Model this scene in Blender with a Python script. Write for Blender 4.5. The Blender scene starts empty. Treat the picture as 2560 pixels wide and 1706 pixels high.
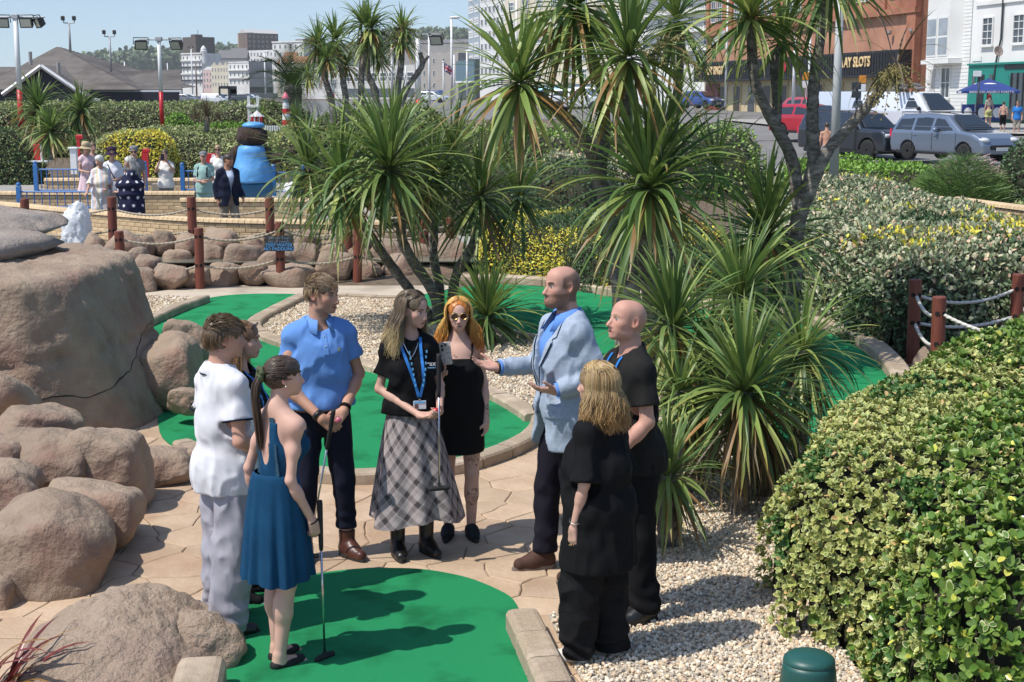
import bpy, bmesh, math, random
import numpy as np
from math import radians, sin, cos, pi, sqrt, atan2, hypot
from mathutils import Vector, Matrix, Euler
from mathutils.bvhtree import BVHTree
random.seed(11)
RNG = np.random.default_rng(11)
SC = bpy.context.scene
COL = SC.collection
EYE, FPX, PITCH = 2.93, 3555.0, radians(9.7)      # camera height (m), focal length in photo pixels, tilt down
cam = bpy.data.cameras.new('camera'); cam.lens = 36.0 * FPX / 2560.0; cam.sensor_width = 36.0
cam.clip_start = 0.1; cam.clip_end = 6000
camo = bpy.data.objects.new('camera', cam); COL.objects.link(camo)
camo.location = (0, 0, EYE); camo.rotation_euler = (pi / 2 - PITCH, 0, 0)
SC.camera = camo
SUN_EL, SUN_DIR = radians(58), Vector((-0.90, -0.47, 0.0)).normalized()
w = bpy.data.worlds.new('World'); SC.world = w; w.use_nodes = True
nt = w.node_tree
sky = nt.nodes.new('ShaderNodeTexSky'); sky.sky_type = 'NISHITA'; sky.sun_disc = False
sky.sun_elevation = SUN_EL; sky.sun_rotation = atan2(SUN_DIR.x, SUN_DIR.y)
sky.air_density = 1.0; sky.dust_density = 0.8; sky.ozone_density = 3.0; sky.altitude = 0
bg = nt.nodes['Background']; bg.inputs['Strength'].default_value = 0.15
tc = nt.nodes.new('ShaderNodeTexCoord'); va = nt.nodes.new('ShaderNodeVectorMath'); va.operation = 'ADD'; va.inputs[1].default_value = (0, 0, 0.055)
vn = nt.nodes.new('ShaderNodeVectorMath'); vn.operation = 'NORMALIZE'
nt.links.new(tc.outputs['Generated'], va.inputs[0]); nt.links.new(va.outputs[0], vn.inputs[0]); nt.links.new(vn.outputs[0], sky.inputs[0])
nt.links.new(sky.outputs[0], bg.inputs[0])
sl = bpy.data.lights.new('sun', 'SUN'); sl.energy = 4.2; sl.angle = radians(0.53); sl.color = (1.0, 0.955, 0.88)
so = bpy.data.objects.new('sun', sl); COL.objects.link(so)
sd = Vector((SUN_DIR.x * cos(SUN_EL), SUN_DIR.y * cos(SUN_EL), sin(SUN_EL)))
so.rotation_euler = sd.to_track_quat('Z', 'Y').to_euler(); so.location = sd * 60
SC.view_settings.view_transform = 'Standard'; SC.view_settings.look = 'None'
SC.view_settings.gamma = 1.0; SC.view_settings.use_curve_mapping = False
SC.view_settings.exposure = 0.2
SC.render.engine = 'CYCLES'
SC.cycles.max_bounces = 6; SC.cycles.diffuse_bounces = 3; SC.cycles.glossy_bounces = 2
SC.cycles.transmission_bounces = 4; SC.cycles.transparent_max_bounces = 6
SC.cycles.caustics_reflective = False; SC.cycles.caustics_refractive = False
SC.cycles.use_denoising = True
CP, SP = cos(PITCH), sin(PITCH)
def ray(u, v):
 a, b = (u - 1280.0) / FPX, -(v - 853.0) / FPX
 return Vector((a, CP + b * SP, -SP + b * CP))
def at(u, v, z=0.0):                    # the point of height z seen at photo pixel (u, v)
 d = ray(u, v); t = (z - EYE) / d.z
 return Vector((d.x * t, d.y * t, z))
def dep(u, v, y):                       # the point at distance y seen at photo pixel (u, v)
 d = ray(u, v); t = y / d.y
 return Vector((d.x * t, y, EYE + d.z * t))
def zat(v, y): return dep(1280, v, y).z
_LAT = RNG.random((32, 32, 32)).astype(np.float32) * 2 - 1
def vnoise(P, s=1.0, seed=0.0):
 Q = np.asarray(P, np.float32) * s + seed * 7.131
 I = np.floor(Q).astype(np.int64); f = Q - I; u = f * f * (3 - 2 * f)
 I &= 31; J = (I + 1) & 31
 x0, y0, z0, x1, y1, z1 = I[..., 0], I[..., 1], I[..., 2], J[..., 0], J[..., 1], J[..., 2]
 ux, uy, uz = u[..., 0], u[..., 1], u[..., 2]
 a = _LAT[x0, y0, z0] * (1 - ux) + _LAT[x1, y0, z0] * ux
 b = _LAT[x0, y1, z0] * (1 - ux) + _LAT[x1, y1, z0] * ux
 c = _LAT[x0, y0, z1] * (1 - ux) + _LAT[x1, y0, z1] * ux
 d = _LAT[x0, y1, z1] * (1 - ux) + _LAT[x1, y1, z1] * ux
 return (a * (1 - uy) + b * uy) * (1 - uz) + (c * (1 - uy) + d * uy) * uz
def fbm(P, s=1.0, seed=0.0, n=4, g=0.5):
 r, a = 0, 1.0
 for i in range(n):
  r = r + a * vnoise(P, s * 2 ** i, seed + i * 3.7); a *= g
 return r
MATS = {}
def mat(name, col, rough=0.75, col2=None, ns=4.0, bump=0.0, bs=30.0, metal=0.0, attr=False, trans=0.0, rnd=0.0,
  spec=0.5, detail=4.0, col3=None, ns3=1.0, bdist=0.02, stretch=None, coat=0.0, emit=None):
 if name in MATS: return MATS[name]
 m = bpy.data.materials.new(name); m.use_nodes = True; t = m.node_tree; N = t.nodes; L = t.links
 p = N['Principled BSDF']; out = N['Material Output']
 p.inputs['Roughness'].default_value = rough; p.inputs['Metallic'].default_value = metal
 p.inputs['Specular IOR Level'].default_value = spec
 if coat: p.inputs['Coat Weight'].default_value = coat; p.inputs['Coat Roughness'].default_value = 0.05
 tc = N.new('ShaderNodeTexCoord'); vec = tc.outputs['Object']
 if stretch:
  mp = N.new('ShaderNodeMapping'); mp.inputs['Scale'].default_value = stretch
  L.new(vec, mp.inputs[0]); vec = mp.outputs[0]
 rgb = lambda c: (c[0], c[1], c[2], 1)
 if attr:
  a = N.new('ShaderNodeAttribute'); a.attribute_name = 'Col'; cur = a.outputs['Color']
 else:
  c = N.new('ShaderNodeRGB'); c.outputs[0].default_value = rgb(col); cur = c.outputs[0]
 def noise(s, d):
  n = N.new('ShaderNodeTexNoise'); n.inputs['Scale'].default_value = s; n.inputs['Detail'].default_value = d
  n.inputs['Roughness'].default_value = 0.6; L.new(vec, n.inputs['Vector']); return n.outputs['Fac']
 def ramp(f, lo, hi):
  r = N.new('ShaderNodeMapRange'); r.inputs['From Min'].default_value = lo; r.inputs['From Max'].default_value = hi
  L.new(f, r.inputs['Value']); return r.outputs[0]
 def mix(f, a, b, mode='MIX'):
  x = N.new('ShaderNodeMix'); x.data_type = 'RGBA'; x.blend_type = mode
  if isinstance(f, float): x.inputs[0].default_value = f
  else: L.new(f, x.inputs[0])
  L.new(a, x.inputs[6])
  if isinstance(b, tuple): x.inputs[7].default_value = rgb(b)
  else: L.new(b, x.inputs[7])
  return x.outputs[2]
 if col2 is not None: cur = mix(ramp(noise(ns, detail), 0.35, 0.65), cur, col2, 'MULTIPLY' if attr else 'MIX')
 if col3 is not None: cur = mix(ramp(noise(ns3, 3.0), 0.5, 0.68), cur, col3)
 if rnd:
  oi = N.new('ShaderNodeObjectInfo'); mr = N.new('ShaderNodeMapRange')
  mr.inputs['To Min'].default_value = 1 - rnd; mr.inputs['To Max'].default_value = 1 + rnd
  L.new(oi.outputs['Random'], mr.inputs['Value'])
  hs = N.new('ShaderNodeHueSaturation'); L.new(mr.outputs[0], hs.inputs['Value']); L.new(cur, hs.inputs['Color']); cur = hs.outputs[0]
 L.new(cur, p.inputs['Base Color'])
 if emit: p.inputs['Emission Color'].default_value = rgb(emit); p.inputs['Emission Strength'].default_value = 1.0
 if bump:
  b = N.new('ShaderNodeBump'); b.inputs['Strength'].default_value = bump; b.inputs['Distance'].default_value = bdist
  L.new(noise(bs, 6.0), b.inputs['Height']); L.new(b.outputs[0], p.inputs['Normal'])
 if trans:
  tr = N.new('ShaderNodeBsdfTranslucent'); ms = N.new('ShaderNodeMixShader'); ms.inputs[0].default_value = trans
  L.new(cur, tr.inputs['Color']); L.new(p.outputs[0], ms.inputs[1]); L.new(tr.outputs[0], ms.inputs[2])
  L.new(ms.outputs[0], out.inputs['Surface'])
 MATS[name] = m; return m
def wm(o):
 m = o.matrix_basis.copy(); p = o.parent
 while p: m = p.matrix_basis @ m; p = p.parent
 return m
def tag(o, label=None, cat=None, group=None, kind=None):
 if label: o['label'] = label
 if cat: o['category'] = cat
 if group: o['group'] = group
 if kind: o['kind'] = kind
 return o
def thing(name, label, cat, loc=(0, 0, 0), rz=0.0, group=None):
 o = bpy.data.objects.new(name, None); COL.objects.link(o); o.empty_display_size = 0.2
 o.location = loc; o.rotation_euler = (0, 0, rz)
 return tag(o, label, cat, group)
def add(name, me, parent=None, loc=None, world=False, label=None, kind=None):
 o = bpy.data.objects.new(name, me); COL.objects.link(o)
 if parent: o.parent = parent
 if world and parent: o.matrix_basis = wm(parent).inverted()
 if loc is not None: o.location = loc
 if label: o['label'] = label
 if kind: o['kind'] = kind
 return o
def copy_tree(o, parent=None):
 c = o.copy(); COL.objects.link(c); c.parent = parent
 for ch in list(o.children): copy_tree(ch, c)
 return c
def npmesh(name, V, F, mats, smooth=True, fm=None, col=None):
 """V (n,3); F (m,3|4) array, or a list of lists; fm per-face material index; col per-vertex colour (linear)."""
 me = bpy.data.meshes.new(name)
 V = np.asarray(V, np.float32)
 if isinstance(F, np.ndarray):
  k = F.shape[1]; m = len(F)
  me.vertices.add(len(V)); me.vertices.foreach_set('co', V.ravel())
  me.loops.add(m * k); me.loops.foreach_set('vertex_index', F.astype(np.int32).ravel())
  me.polygons.add(m)
  me.polygons.foreach_set('loop_start', np.arange(0, m * k, k, dtype=np.int32))
  me.update(calc_edges=True)
 else:
  me.from_pydata([tuple(map(float, v)) for v in V], [], [list(map(int, f)) for f in F])
 if fm is not None: me.polygons.foreach_set('material_index', np.asarray(fm, np.int32))
 me.polygons.foreach_set('use_smooth', np.full(len(me.polygons), bool(smooth)))
 for m in (mats if isinstance(mats, (list, tuple)) else [mats]): me.materials.append(m)
 if col is not None:
  a = me.color_attributes.new('Col', 'FLOAT_COLOR', 'POINT')
  c = np.ones((len(V), 4), np.float32); c[:, :3] = col; a.data.foreach_set('color', c.ravel())
 me.update(); return me
class MB:
 """collects shapes into one mesh"""
 def __init__(s): s.v = []; s.f = []; s.m = []
 def add(s, V, F, mi=0, T=None):
  o = len(s.v)
  for p in V: s.v.append(tuple(T @ Vector(p)) if T is not None else tuple(p))
  for f in F: s.f.append([i + o for i in f]); s.m.append(mi)
  return s
 def box(s, c, d, rz=0.0, mi=0, T=None):
  x, y, z = d[0] / 2, d[1] / 2, d[2] / 2; cr, sr = cos(rz), sin(rz); V = []
  for dz in (-z, z):
   for dx, dy in ((-x, -y), (x, -y), (x, y), (-x, y)):
    V.append((c[0] + dx * cr - dy * sr, c[1] + dx * sr + dy * cr, c[2] + dz))
  return s.add(V, [(3, 2, 1, 0), (4, 5, 6, 7), (0, 1, 5, 4), (1, 2, 6, 5), (2, 3, 7, 6), (3, 0, 4, 7)], mi, T)
 def bbox(s, c, d, b=0.01, rz=0.0, mi=0, T=None):
  x, y, z = d[0] / 2, d[1] / 2, d[2] / 2; cr, sr = cos(rz), sin(rz); V = []
  def ring(ix, h):
   for dx, dy in ((-ix, -y + (x - ix)), (ix, -y + (x - ix)), (ix, y - (x - ix)), (-ix, y - (x - ix))):
    V.append((c[0] + dx * cr - dy * sr, c[1] + dx * sr + dy * cr, c[2] + h))
  ring(x - b, -z); ring(x, -z + b); ring(x, z - b); ring(x - b, z)
  F = [(3, 2, 1, 0), (12, 13, 14, 15)]
  for k in range(3):
   for i in range(4): a = k * 4 + i; b2 = k * 4 + (i + 1) % 4; F.append((a, b2, b2 + 4, a + 4))
  return s.add(V, F, mi, T)
 def tube(s, P, R, n=8, mi=0, caps=True, T=None, tw=0.0, lob=0):
  P = [Vector(p) for p in P]
  if not hasattr(R, '__len__'): R = [R] * len(P)
  V = []; up = None
  for i, p in enumerate(P):
   t = (P[min(i + 1, len(P) - 1)] - P[max(i - 1, 0)])
   t = t.normalized() if t.length > 1e-9 else Vector((0, 0, 1))
   if up is None: up = Vector((1, 0, 0)) if abs(t.z) > 0.9 else Vector((0, 0, 1))
   a = t.cross(up); a = a.normalized() if a.length > 1e-6 else t.orthogonal().normalized()
   b = a.cross(t); up = b
   for k in range(n):
    an = 2 * pi * k / n; r = R[i]
    if lob: r = r * (1 + 0.24 * cos(lob * (an - tw * i)))
    V.append(p + a * (cos(an) * r) + b * (sin(an) * r))
  F = []
  for i in range(len(P) - 1):
   for k in range(n): F.append((i * n + k, i * n + (k + 1) % n, (i + 1) * n + (k + 1) % n, (i + 1) * n + k))
  if caps: F.append(tuple(range(n))[::-1]); F.append(tuple((len(P) - 1) * n + k for k in range(n)))
  return s.add(V, F, mi, T)
 def cyl(s, a, b, r, r2=None, n=12, mi=0, T=None): return s.tube([a, b], [r, r if r2 is None else r2], n, mi, T=T)
 def lathe(s, prof, c=(0, 0, 0), n=20, mi=0, T=None, capb=True, capt=True):
  V = []
  for r, z in prof:
   for k in range(n): V.append((c[0] + r * cos(2 * pi * k / n), c[1] + r * sin(2 * pi * k / n), c[2] + z))
  F = []
  for i in range(len(prof) - 1):
   for k in range(n): F.append((i * n + k, i * n + (k + 1) % n, (i + 1) * n + (k + 1) % n, (i + 1) * n + k))
  if capb: F.append(tuple(range(n))[::-1])
  if capt: F.append(tuple((len(prof) - 1) * n + k for k in range(n)))
  return s.add(V, F, mi, T)
 def prism(s, poly, z0, z1, mi=0, T=None):
  n = len(poly); V = [(p[0], p[1], z0) for p in poly] + [(p[0], p[1], z1) for p in poly]
  F = [tuple(range(n))[::-1], tuple(range(n, 2 * n))] + [(i, (i + 1) % n, n + (i + 1) % n, n + i) for i in range(n)]
  return s.add(V, F, mi, T)
 def quad(s, a, b, c, d, mi=0, T=None): return s.add([a, b, c, d], [(0, 1, 2, 3)], mi, T)
 def ball(s, c, r, n=10, m=6, mi=0, T=None):
  if not hasattr(r, '__len__'): r = (r, r, r)
  V = [(c[0], c[1], c[2] - r[2])]; F = []
  for i in range(1, m):
   a = -pi / 2 + pi * i / m
   for k in range(n): V.append((c[0] + r[0] * cos(a) * cos(2 * pi * k / n), c[1] + r[1] * cos(a) * sin(2 * pi * k / n), c[2] + r[2] * sin(a)))
  V.append((c[0], c[1], c[2] + r[2])); e = len(V) - 1
  for k in range(n): F.append((0, 1 + (k + 1) % n, 1 + k)); F.append((e, e - n + k, e - n + (k + 1) % n))
  for i in range(m - 2):
   for k in range(n): a = 1 + i * n; F.append((a + k, a + (k + 1) % n, a + n + (k + 1) % n, a + n + k))
  return s.add(V, F, mi, T)
 def mesh(s, name, mats, smooth=False):
  return npmesh(name, np.array(s.v, np.float32).reshape(-1, 3), s.f, mats, smooth, s.m)
 def build(s, name, mats, parent=None, world=False, smooth=False, loc=None, label=None, kind=None):
  return add(name, s.mesh(name, mats, smooth), parent, loc, world, label, kind)
def text_mesh(body, size, ext=0.004, align='CENTER', name='lettering', xs=1.0, bold=0.0):
 c = bpy.data.curves.new(name, 'FONT'); c.body = body; c.size = size; c.extrude = ext; c.align_x = align; c.align_y = 'CENTER'
 c.resolution_u = 2; c.offset = bold
 return c
def lettering(body, size, mt, parent, M, ext=0.004, align='CENTER', xs=1.0, bold=0.0):
 c = text_mesh(body, size, ext, align, bold=bold); c.materials.append(mt)
 tmp = bpy.data.objects.new('lettering', c); me = bpy.data.meshes.new_from_object(tmp); bpy.data.objects.remove(tmp); me.name = 'lettering'
 o = bpy.data.objects.new('lettering', me); COL.objects.link(o)
 if parent: o.parent = parent
 o.matrix_basis = M @ Matrix.Diagonal((xs, 1, 1, 1)); return o
def catenary(a, b, sag, n=12):
 a, b = Vector(a), Vector(b)
 return [a.lerp(b, i / n) - Vector((0, 0, sag * 4 * (i / n) * (1 - i / n))) for i in range(n + 1)]
def smooth_path(P, n=6, closed=False):
 """Catmull-Rom through P"""
 P = [Vector(p) for p in P]; R = []; m = len(P)
 for i in range(m if closed else m - 1):
  g = (lambda k: P[k % m]) if closed else (lambda k: P[max(0, min(m - 1, k))])
  p0, p1, p2, p3 = g(i - 1), g(i), g(i + 1), g(i + 2)
  for j in range(n):
   t = j / n
   R.append(0.5 * ((2 * p1) + (p2 - p0) * t + (2 * p0 - 5 * p1 + 4 * p2 - p3) * t * t + (3 * p1 - p0 - 3 * p2 + p3) * t ** 3))
 if not closed: R.append(P[-1])
 return R
def resample(P, step):
 P = [Vector(p) for p in P]; D = [0]
 for a, b in zip(P, P[1:]): D.append(D[-1] + (b - a).length)
 n = max(1, round(D[-1] / step)); R = []; j = 0
 for i in range(n + 1):
  t = D[-1] * i / n
  while j < len(P) - 2 and D[j + 1] < t: j += 1
  q = (t - D[j]) / max(1e-9, D[j + 1] - D[j]); R.append(P[j].lerp(P[j + 1], min(1, q)))
 return R
def inpoly(X, Y, poly):
 X = np.asarray(X); Y = np.asarray(Y); ins = np.zeros(X.shape, bool); n = len(poly)
 for i in range(n):
  x0, y0 = poly[i][0], poly[i][1]; x1, y1 = poly[(i + 1) % n][0], poly[(i + 1) % n][1]
  if y0 == y1: continue
  c = ((y0 > Y) != (y1 > Y)) & (X < (x1 - x0) * (Y - y0) / (y1 - y0) + x0); ins ^= c
 return ins
def edgedist(X, Y, poly, closed=True):
 D = np.full(np.asarray(X).shape, 1e9); n = len(poly)
 for i in range(n if closed else n - 1):
  a = poly[i]; b = poly[(i + 1) % n]; ax, ay = a[0], a[1]; dx, dy = b[0] - ax, b[1] - ay
  t = np.clip(((X - ax) * dx + (Y - ay) * dy) / max(1e-12, dx * dx + dy * dy), 0, 1)
  D = np.minimum(D, np.hypot(X - ax - t * dx, Y - ay - t * dy))
 return D
class Field:
 def __init__(s, lo, hi, h):
  s.lo = np.array(lo, np.float32); s.h = h
  n = np.ceil((np.array(hi) - np.array(lo)) / h).astype(int) + 1
  s.n = n; s.F = np.full(n, 1.0, np.float32)
  s.ax = [s.lo[i] + np.arange(n[i], dtype=np.float32) * h for i in range(3)]
 def blk(s, lo, hi):
  a = [max(0, int((lo[i] - s.lo[i]) / s.h)) for i in range(3)]; b = [min(int(s.n[i]), int((hi[i] - s.lo[i]) / s.h) + 2) for i in range(3)]
  if any(b[i] <= a[i] for i in range(3)): return None, None
  sl = tuple(slice(a[i], b[i]) for i in range(3))
  return sl, (s.ax[0][sl[0]][:, None, None], s.ax[1][sl[1]][None, :, None], s.ax[2][sl[2]][None, None, :])
 def put(s, sl, d, k, op):
  A = s.F[sl]
  if op == 'u':
   if k > 0: h = np.maximum(k - np.abs(A - d), 0) / k; s.F[sl] = np.minimum(A, d) - h * h * k * 0.25
   else: s.F[sl] = np.minimum(A, d)
  elif op == 's':
   d = -d
   if k > 0: h = np.maximum(k - np.abs(A - d), 0) / k; s.F[sl] = np.maximum(A, d) + h * h * k * 0.25
   else: s.F[sl] = np.maximum(A, d)
  return s
 def cap(s, a, b, r1, r2=None, k=0.02, op='u', sx=None):
  r2 = r1 if r2 is None else r2; a = np.array(a, np.float32); b = np.array(b, np.float32); m = max(r1, r2) + k + 3 * s.h
  sl, g = s.blk(np.minimum(a, b) - m, np.maximum(a, b) + m)
  if sl is None: return s
  ab = b - a; q = float(ab @ ab) + 1e-12
  dx, dy, dz = g[0] - a[0], g[1] - a[1], g[2] - a[2]
  t = np.clip((dx * ab[0] + dy * ab[1] + dz * ab[2]) / q, 0, 1)
  d = np.sqrt((dx - t * ab[0]) ** 2 + (dy - t * ab[1]) ** 2 + (dz - t * ab[2]) ** 2) - (r1 + t * (r2 - r1))
  return s.put(sl, d, k, op)
 def ell(s, c, r, R=None, k=0.02, op='u', p=2):
  c = np.array(c, np.float32); r = np.array(r, np.float32); m = (max(r) if R is not None else r) + k + 3 * s.h
  sl, g = s.blk(c - m, c + m)
  if sl is None: return s
  x, y, z = g[0] - c[0], g[1] - c[1], g[2] - c[2]
  if R is not None:
   M = np.array(R)[:3, :3]
   x, y, z = (M[0, 0] * x + M[1, 0] * y + M[2, 0] * z, M[0, 1] * x + M[1, 1] * y + M[2, 1] * z, M[0, 2] * x + M[1, 2] * y + M[2, 2] * z)
  X, Y, Z = np.abs(x / r[0]), np.abs(y / r[1]), np.abs(z / r[2])
  if p == 2:
   k0 = np.sqrt(X * X + Y * Y + Z * Z); k1 = np.sqrt((X / r[0]) ** 2 + (Y / r[1]) ** 2 + (Z / r[2]) ** 2) + 1e-9
   d = k0 * (k0 - 1) / k1
  else:
   k0 = (X ** p + Y ** p + Z ** p) ** (1.0 / p); d = (k0 - 1) * float(min(r))
  return s.put(sl, d, k, op)
 def clip(s, pt, nrm, k=0.0):        # keep the side the normal points away from
  g = (s.ax[0][:, None, None], s.ax[1][None, :, None], s.ax[2][None, None, :]); n = Vector(nrm).normalized()
  d = (g[0] - pt[0]) * n.x + (g[1] - pt[1]) * n.y + (g[2] - pt[2]) * n.z
  if k > 0: h = np.maximum(k - np.abs(s.F - d), 0) / k; s.F = np.maximum(s.F, d) + h * h * k * 0.25
  else: s.F = np.maximum(s.F, d)
  return s
 def grid(s):
  return np.stack(np.broadcast_arrays(s.ax[0][:, None, None], s.ax[1][None, :, None], s.ax[2][None, None, :]), -1)
 def net(s, relax=1):
  F = np.pad(s.F, 1, constant_values=1.0); ins = F < 0; n = F.shape
  c = ins[:-1, :-1, :-1].astype(np.int8)
  for o in ((1, 0, 0), (0, 1, 0), (0, 0, 1), (1, 1, 0), (1, 0, 1), (0, 1, 1), (1, 1, 1)):
   c = c + ins[o[0]:n[0] - 1 + o[0], o[1]:n[1] - 1 + o[1], o[2]:n[2] - 1 + o[2]]
  I = np.argwhere((c > 0) & (c < 8))
  if len(I) == 0: return np.zeros((0, 3)), np.zeros((0, 4), int)
  idx = np.full(c.shape, -1, np.int32); idx[I[:, 0], I[:, 1], I[:, 2]] = np.arange(len(I))
  S = np.zeros((len(I), 3), np.float32); W = np.zeros(len(I), np.float32)
  cor = [(i, j, k) for i in (0, 1) for j in (0, 1) for k in (0, 1)]
  fv = {q: F[I[:, 0] + q[0], I[:, 1] + q[1], I[:, 2] + q[2]] for q in cor}
  for q in cor:
   for a in range(3):
    if q[a] == 0:
     r = list(q); r[a] = 1; f0, f1 = fv[q], fv[tuple(r)]; m = (f0 < 0) != (f1 < 0)
     t = np.where(m, f0 / np.where(m, f0 - f1, 1), 0); P = np.zeros((len(I), 3), np.float32) + np.array(q, np.float32); P[:, a] = t
     S += P * m[:, None]; W += m
  V = (I + S / W[:, None] - 1) * s.h + s.lo
  Q = []
  for a in range(3):
   b, d = (a + 1) % 3, (a + 2) % 3
   sl0 = [slice(1, -1)] * 3; sl1 = [slice(1, -1)] * 3; sl0[a] = slice(0, -1); sl1[a] = slice(1, None)
   x = ins[tuple(sl0)] != ins[tuple(sl1)]; E = np.argwhere(x)
   if len(E) == 0: continue
   off = np.ones(3, int); off[a] = 0; E = E + off
   flip = ins[E[:, 0], E[:, 1], E[:, 2]]
   def cell(db, dd):
    e = E.copy(); e[:, b] -= db; e[:, d] -= dd; return idx[e[:, 0], e[:, 1], e[:, 2]]
   q = np.stack([cell(1, 1), cell(0, 1), cell(0, 0), cell(1, 0)], 1)
   q = np.where(flip[:, None], q, q[:, ::-1]); Q.append(q)
  Q = np.concatenate(Q)
  for _ in range(relax):
   A = np.zeros_like(V); C = np.zeros(len(V), np.float32)
   for i in range(4):
    j = (i + 1) % 4
    for k in range(3): A[:, k] += np.bincount(Q[:, i], V[Q[:, j], k], len(V)) + np.bincount(Q[:, j], V[Q[:, i], k], len(V))
    C += np.bincount(Q[:, i], minlength=len(V)) + np.bincount(Q[:, j], minlength=len(V))
   V = V * 0.5 + 0.5 * A / np.maximum(C, 1)[:, None]
  return V.astype(np.float32), Q
def vnormals(V, F):
 N = np.zeros_like(V); e1 = V[F[:, 2]] - V[F[:, 0]]; e2 = V[F[:, -1]] - V[F[:, 1]]; n = np.cross(e1, e2)
 for i in range(F.shape[1]):
  for k in range(3): N[:, k] += np.bincount(F[:, i], n[:, k], len(V))
 return N / (np.linalg.norm(N, axis=1, keepdims=True) + 1e-12)
ORD = 'first second third fourth fifth sixth seventh eighth ninth tenth eleventh twelfth thirteenth fourteenth fifteenth sixteenth seventeenth eighteenth nineteenth twentieth'.split()
m_soil = mat('bark_mulch', (0.10, 0.07, 0.045), 0.95, (0.17, 0.13, 0.09), 6, bump=0.6, bs=40)
m_tarmac = mat('tarmac', (0.16, 0.155, 0.15), 0.9, (0.20, 0.195, 0.185), 0.6, bump=0.15, bs=120)
m_paving = mat('street_paving', (0.30, 0.285, 0.26), 0.9, (0.36, 0.34, 0.31), 1.2, bump=0.1, bs=60)
m_concrete = mat('smooth_concrete', (0.46, 0.385, 0.29), 0.85, (0.54, 0.46, 0.36), 2.5, bump=0.15, bs=60, col3=(0.36, 0.30, 0.23), ns3=1.1)
m_joint = mat('path_joint', (0.20, 0.15, 0.10), 0.95, (0.28, 0.21, 0.14), 8)
m_stone = mat('path_stone', (0.44, 0.315, 0.205), 0.8, (0.54, 0.40, 0.275), 2.2, bump=0.5, bs=22, rnd=0.10, col3=(0.40, 0.265, 0.165), ns3=1.3)
m_green = mat('golf_carpet', (0.014, 0.225, 0.080), 0.95, (0.026, 0.295, 0.115), 260, bump=0.8, bs=330, spec=0.15, bdist=0.008, col3=(0.011, 0.155, 0.056), ns3=2.4)
m_kerb = mat('kerb_concrete', (0.44, 0.345, 0.245), 0.92, (0.30, 0.235, 0.165), 90, bump=0.7, bs=130, rnd=0.08, col3=(0.53, 0.43, 0.32), ns3=3.0, bdist=0.008)
m_rock = mat('cast_rock', (0.27, 0.195, 0.14), 0.88, (0.37, 0.285, 0.205), 3.0, bump=0.9, bs=22, rnd=0.17, col3=(0.25, 0.15, 0.11), ns3=1.6, bdist=0.03)
m_rock_rough = mat('rough_rock', (0.34, 0.25, 0.18), 0.92, (0.42, 0.325, 0.24), 6.0, bump=1.0, bs=26, col3=(0.33, 0.235, 0.18), ns3=1.6, bdist=0.05)
m_rock_top = mat('weathered_rock', (0.29, 0.235, 0.195), 0.9, (0.38, 0.315, 0.265), 3.0, bump=0.8, bs=26, col3=(0.29, 0.25, 0.22), ns3=2.0, bdist=0.03)
m_gravel_bed = mat('gravel_bed', (0.40, 0.35, 0.28), 0.95, (0.52, 0.47, 0.40), 60, bump=0.8, bs=70)
m_pebble = mat('pebble', (1, 1, 1), 0.85, attr=True)
m_brick = mat('cream_brick', (0.50, 0.355, 0.195), 0.85, (0.58, 0.43, 0.26), 12, bump=0.3, bs=60, rnd=0.16)
m_coping = mat('coping_brick', (0.58, 0.42, 0.24), 0.7, (0.64, 0.48, 0.29), 10, rnd=0.10)
m_mortar = mat('mortar', (0.32, 0.24, 0.15), 0.95, (0.24, 0.175, 0.11), 9)
m_post = mat('red_brown_timber', (0.155, 0.038, 0.022), 0.62, (0.20, 0.055, 0.032), 9, bump=0.35, bs=26, stretch=(6, 6, 0.5))
m_rope = mat('old_rope', (0.42, 0.36, 0.27), 0.9, (0.33, 0.28, 0.205), 30)
m_rope_new = mat('white_rope', (0.60, 0.58, 0.53), 0.85, (0.52, 0.50, 0.45), 30)
m_hole = mat('dark_hole', (0.01, 0.008, 0.006), 0.9)
def sst(a, b, x):
 t = np.clip((np.asarray(x, float) - a) / (b - a), 0, 1); return t * t * (3 - 2 * t)
def gz(x, y):
 y = np.asarray(y, float); x = np.asarray(x, float)
 L = -0.06 + 0.32 * sst(22.6, 24.2, y) - 0.10 * sst(25.2, 26.2, y) + 0.10 * sst(29, 31, y) + 0.55 * sst(44, 58, y) + 0.4 * sst(62, 90, y) + 0.5 * sst(90, 200, y) + 0.8 * sst(250, 500, y)
 R = -0.06 + 0.68 * sst(24, 44, y) + 0.74 * sst(50, 74, y) + 0.5 * sst(95, 150, y) + 0.8 * sst(150, 400, y)
 k = sst(-0.5, 5.5, x - 0.02 * y); return L * (1 - k) + R * k
def sheet(name, xs, ys, m, dz=0.0, kind='structure', mask=None):
 X, Y = np.meshgrid(xs, ys); Z = gz(X, Y) + dz; nx, ny = len(xs), len(ys)
 I = np.arange(nx * ny).reshape(ny, nx)
 F = np.stack([I[:-1, :-1], I[:-1, 1:], I[1:, 1:], I[1:, :-1]], -1).reshape(-1, 4)
 V = np.stack([X, Y, Z], -1).reshape(-1, 3)
 if mask is not None: F = F[mask(V[F].mean(1))]
 return add(name, npmesh(name, V, F, m, True), kind=kind)
xs = np.concatenate([[-2500, -900, -400, -200, -120, -80], np.arange(-60, 61, 1.5), [80, 120, 200, 400, 900, 2500]])
ys = np.concatenate([np.arange(-12, 30, 2.0), np.arange(30, 34, 0.25), np.arange(34, 92, 2.0), [100, 115, 130, 150, 170, 200, 260, 330, 400, 600, 1000, 1800, 3500]])
sheet('ground', xs, ys, m_soil)
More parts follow.
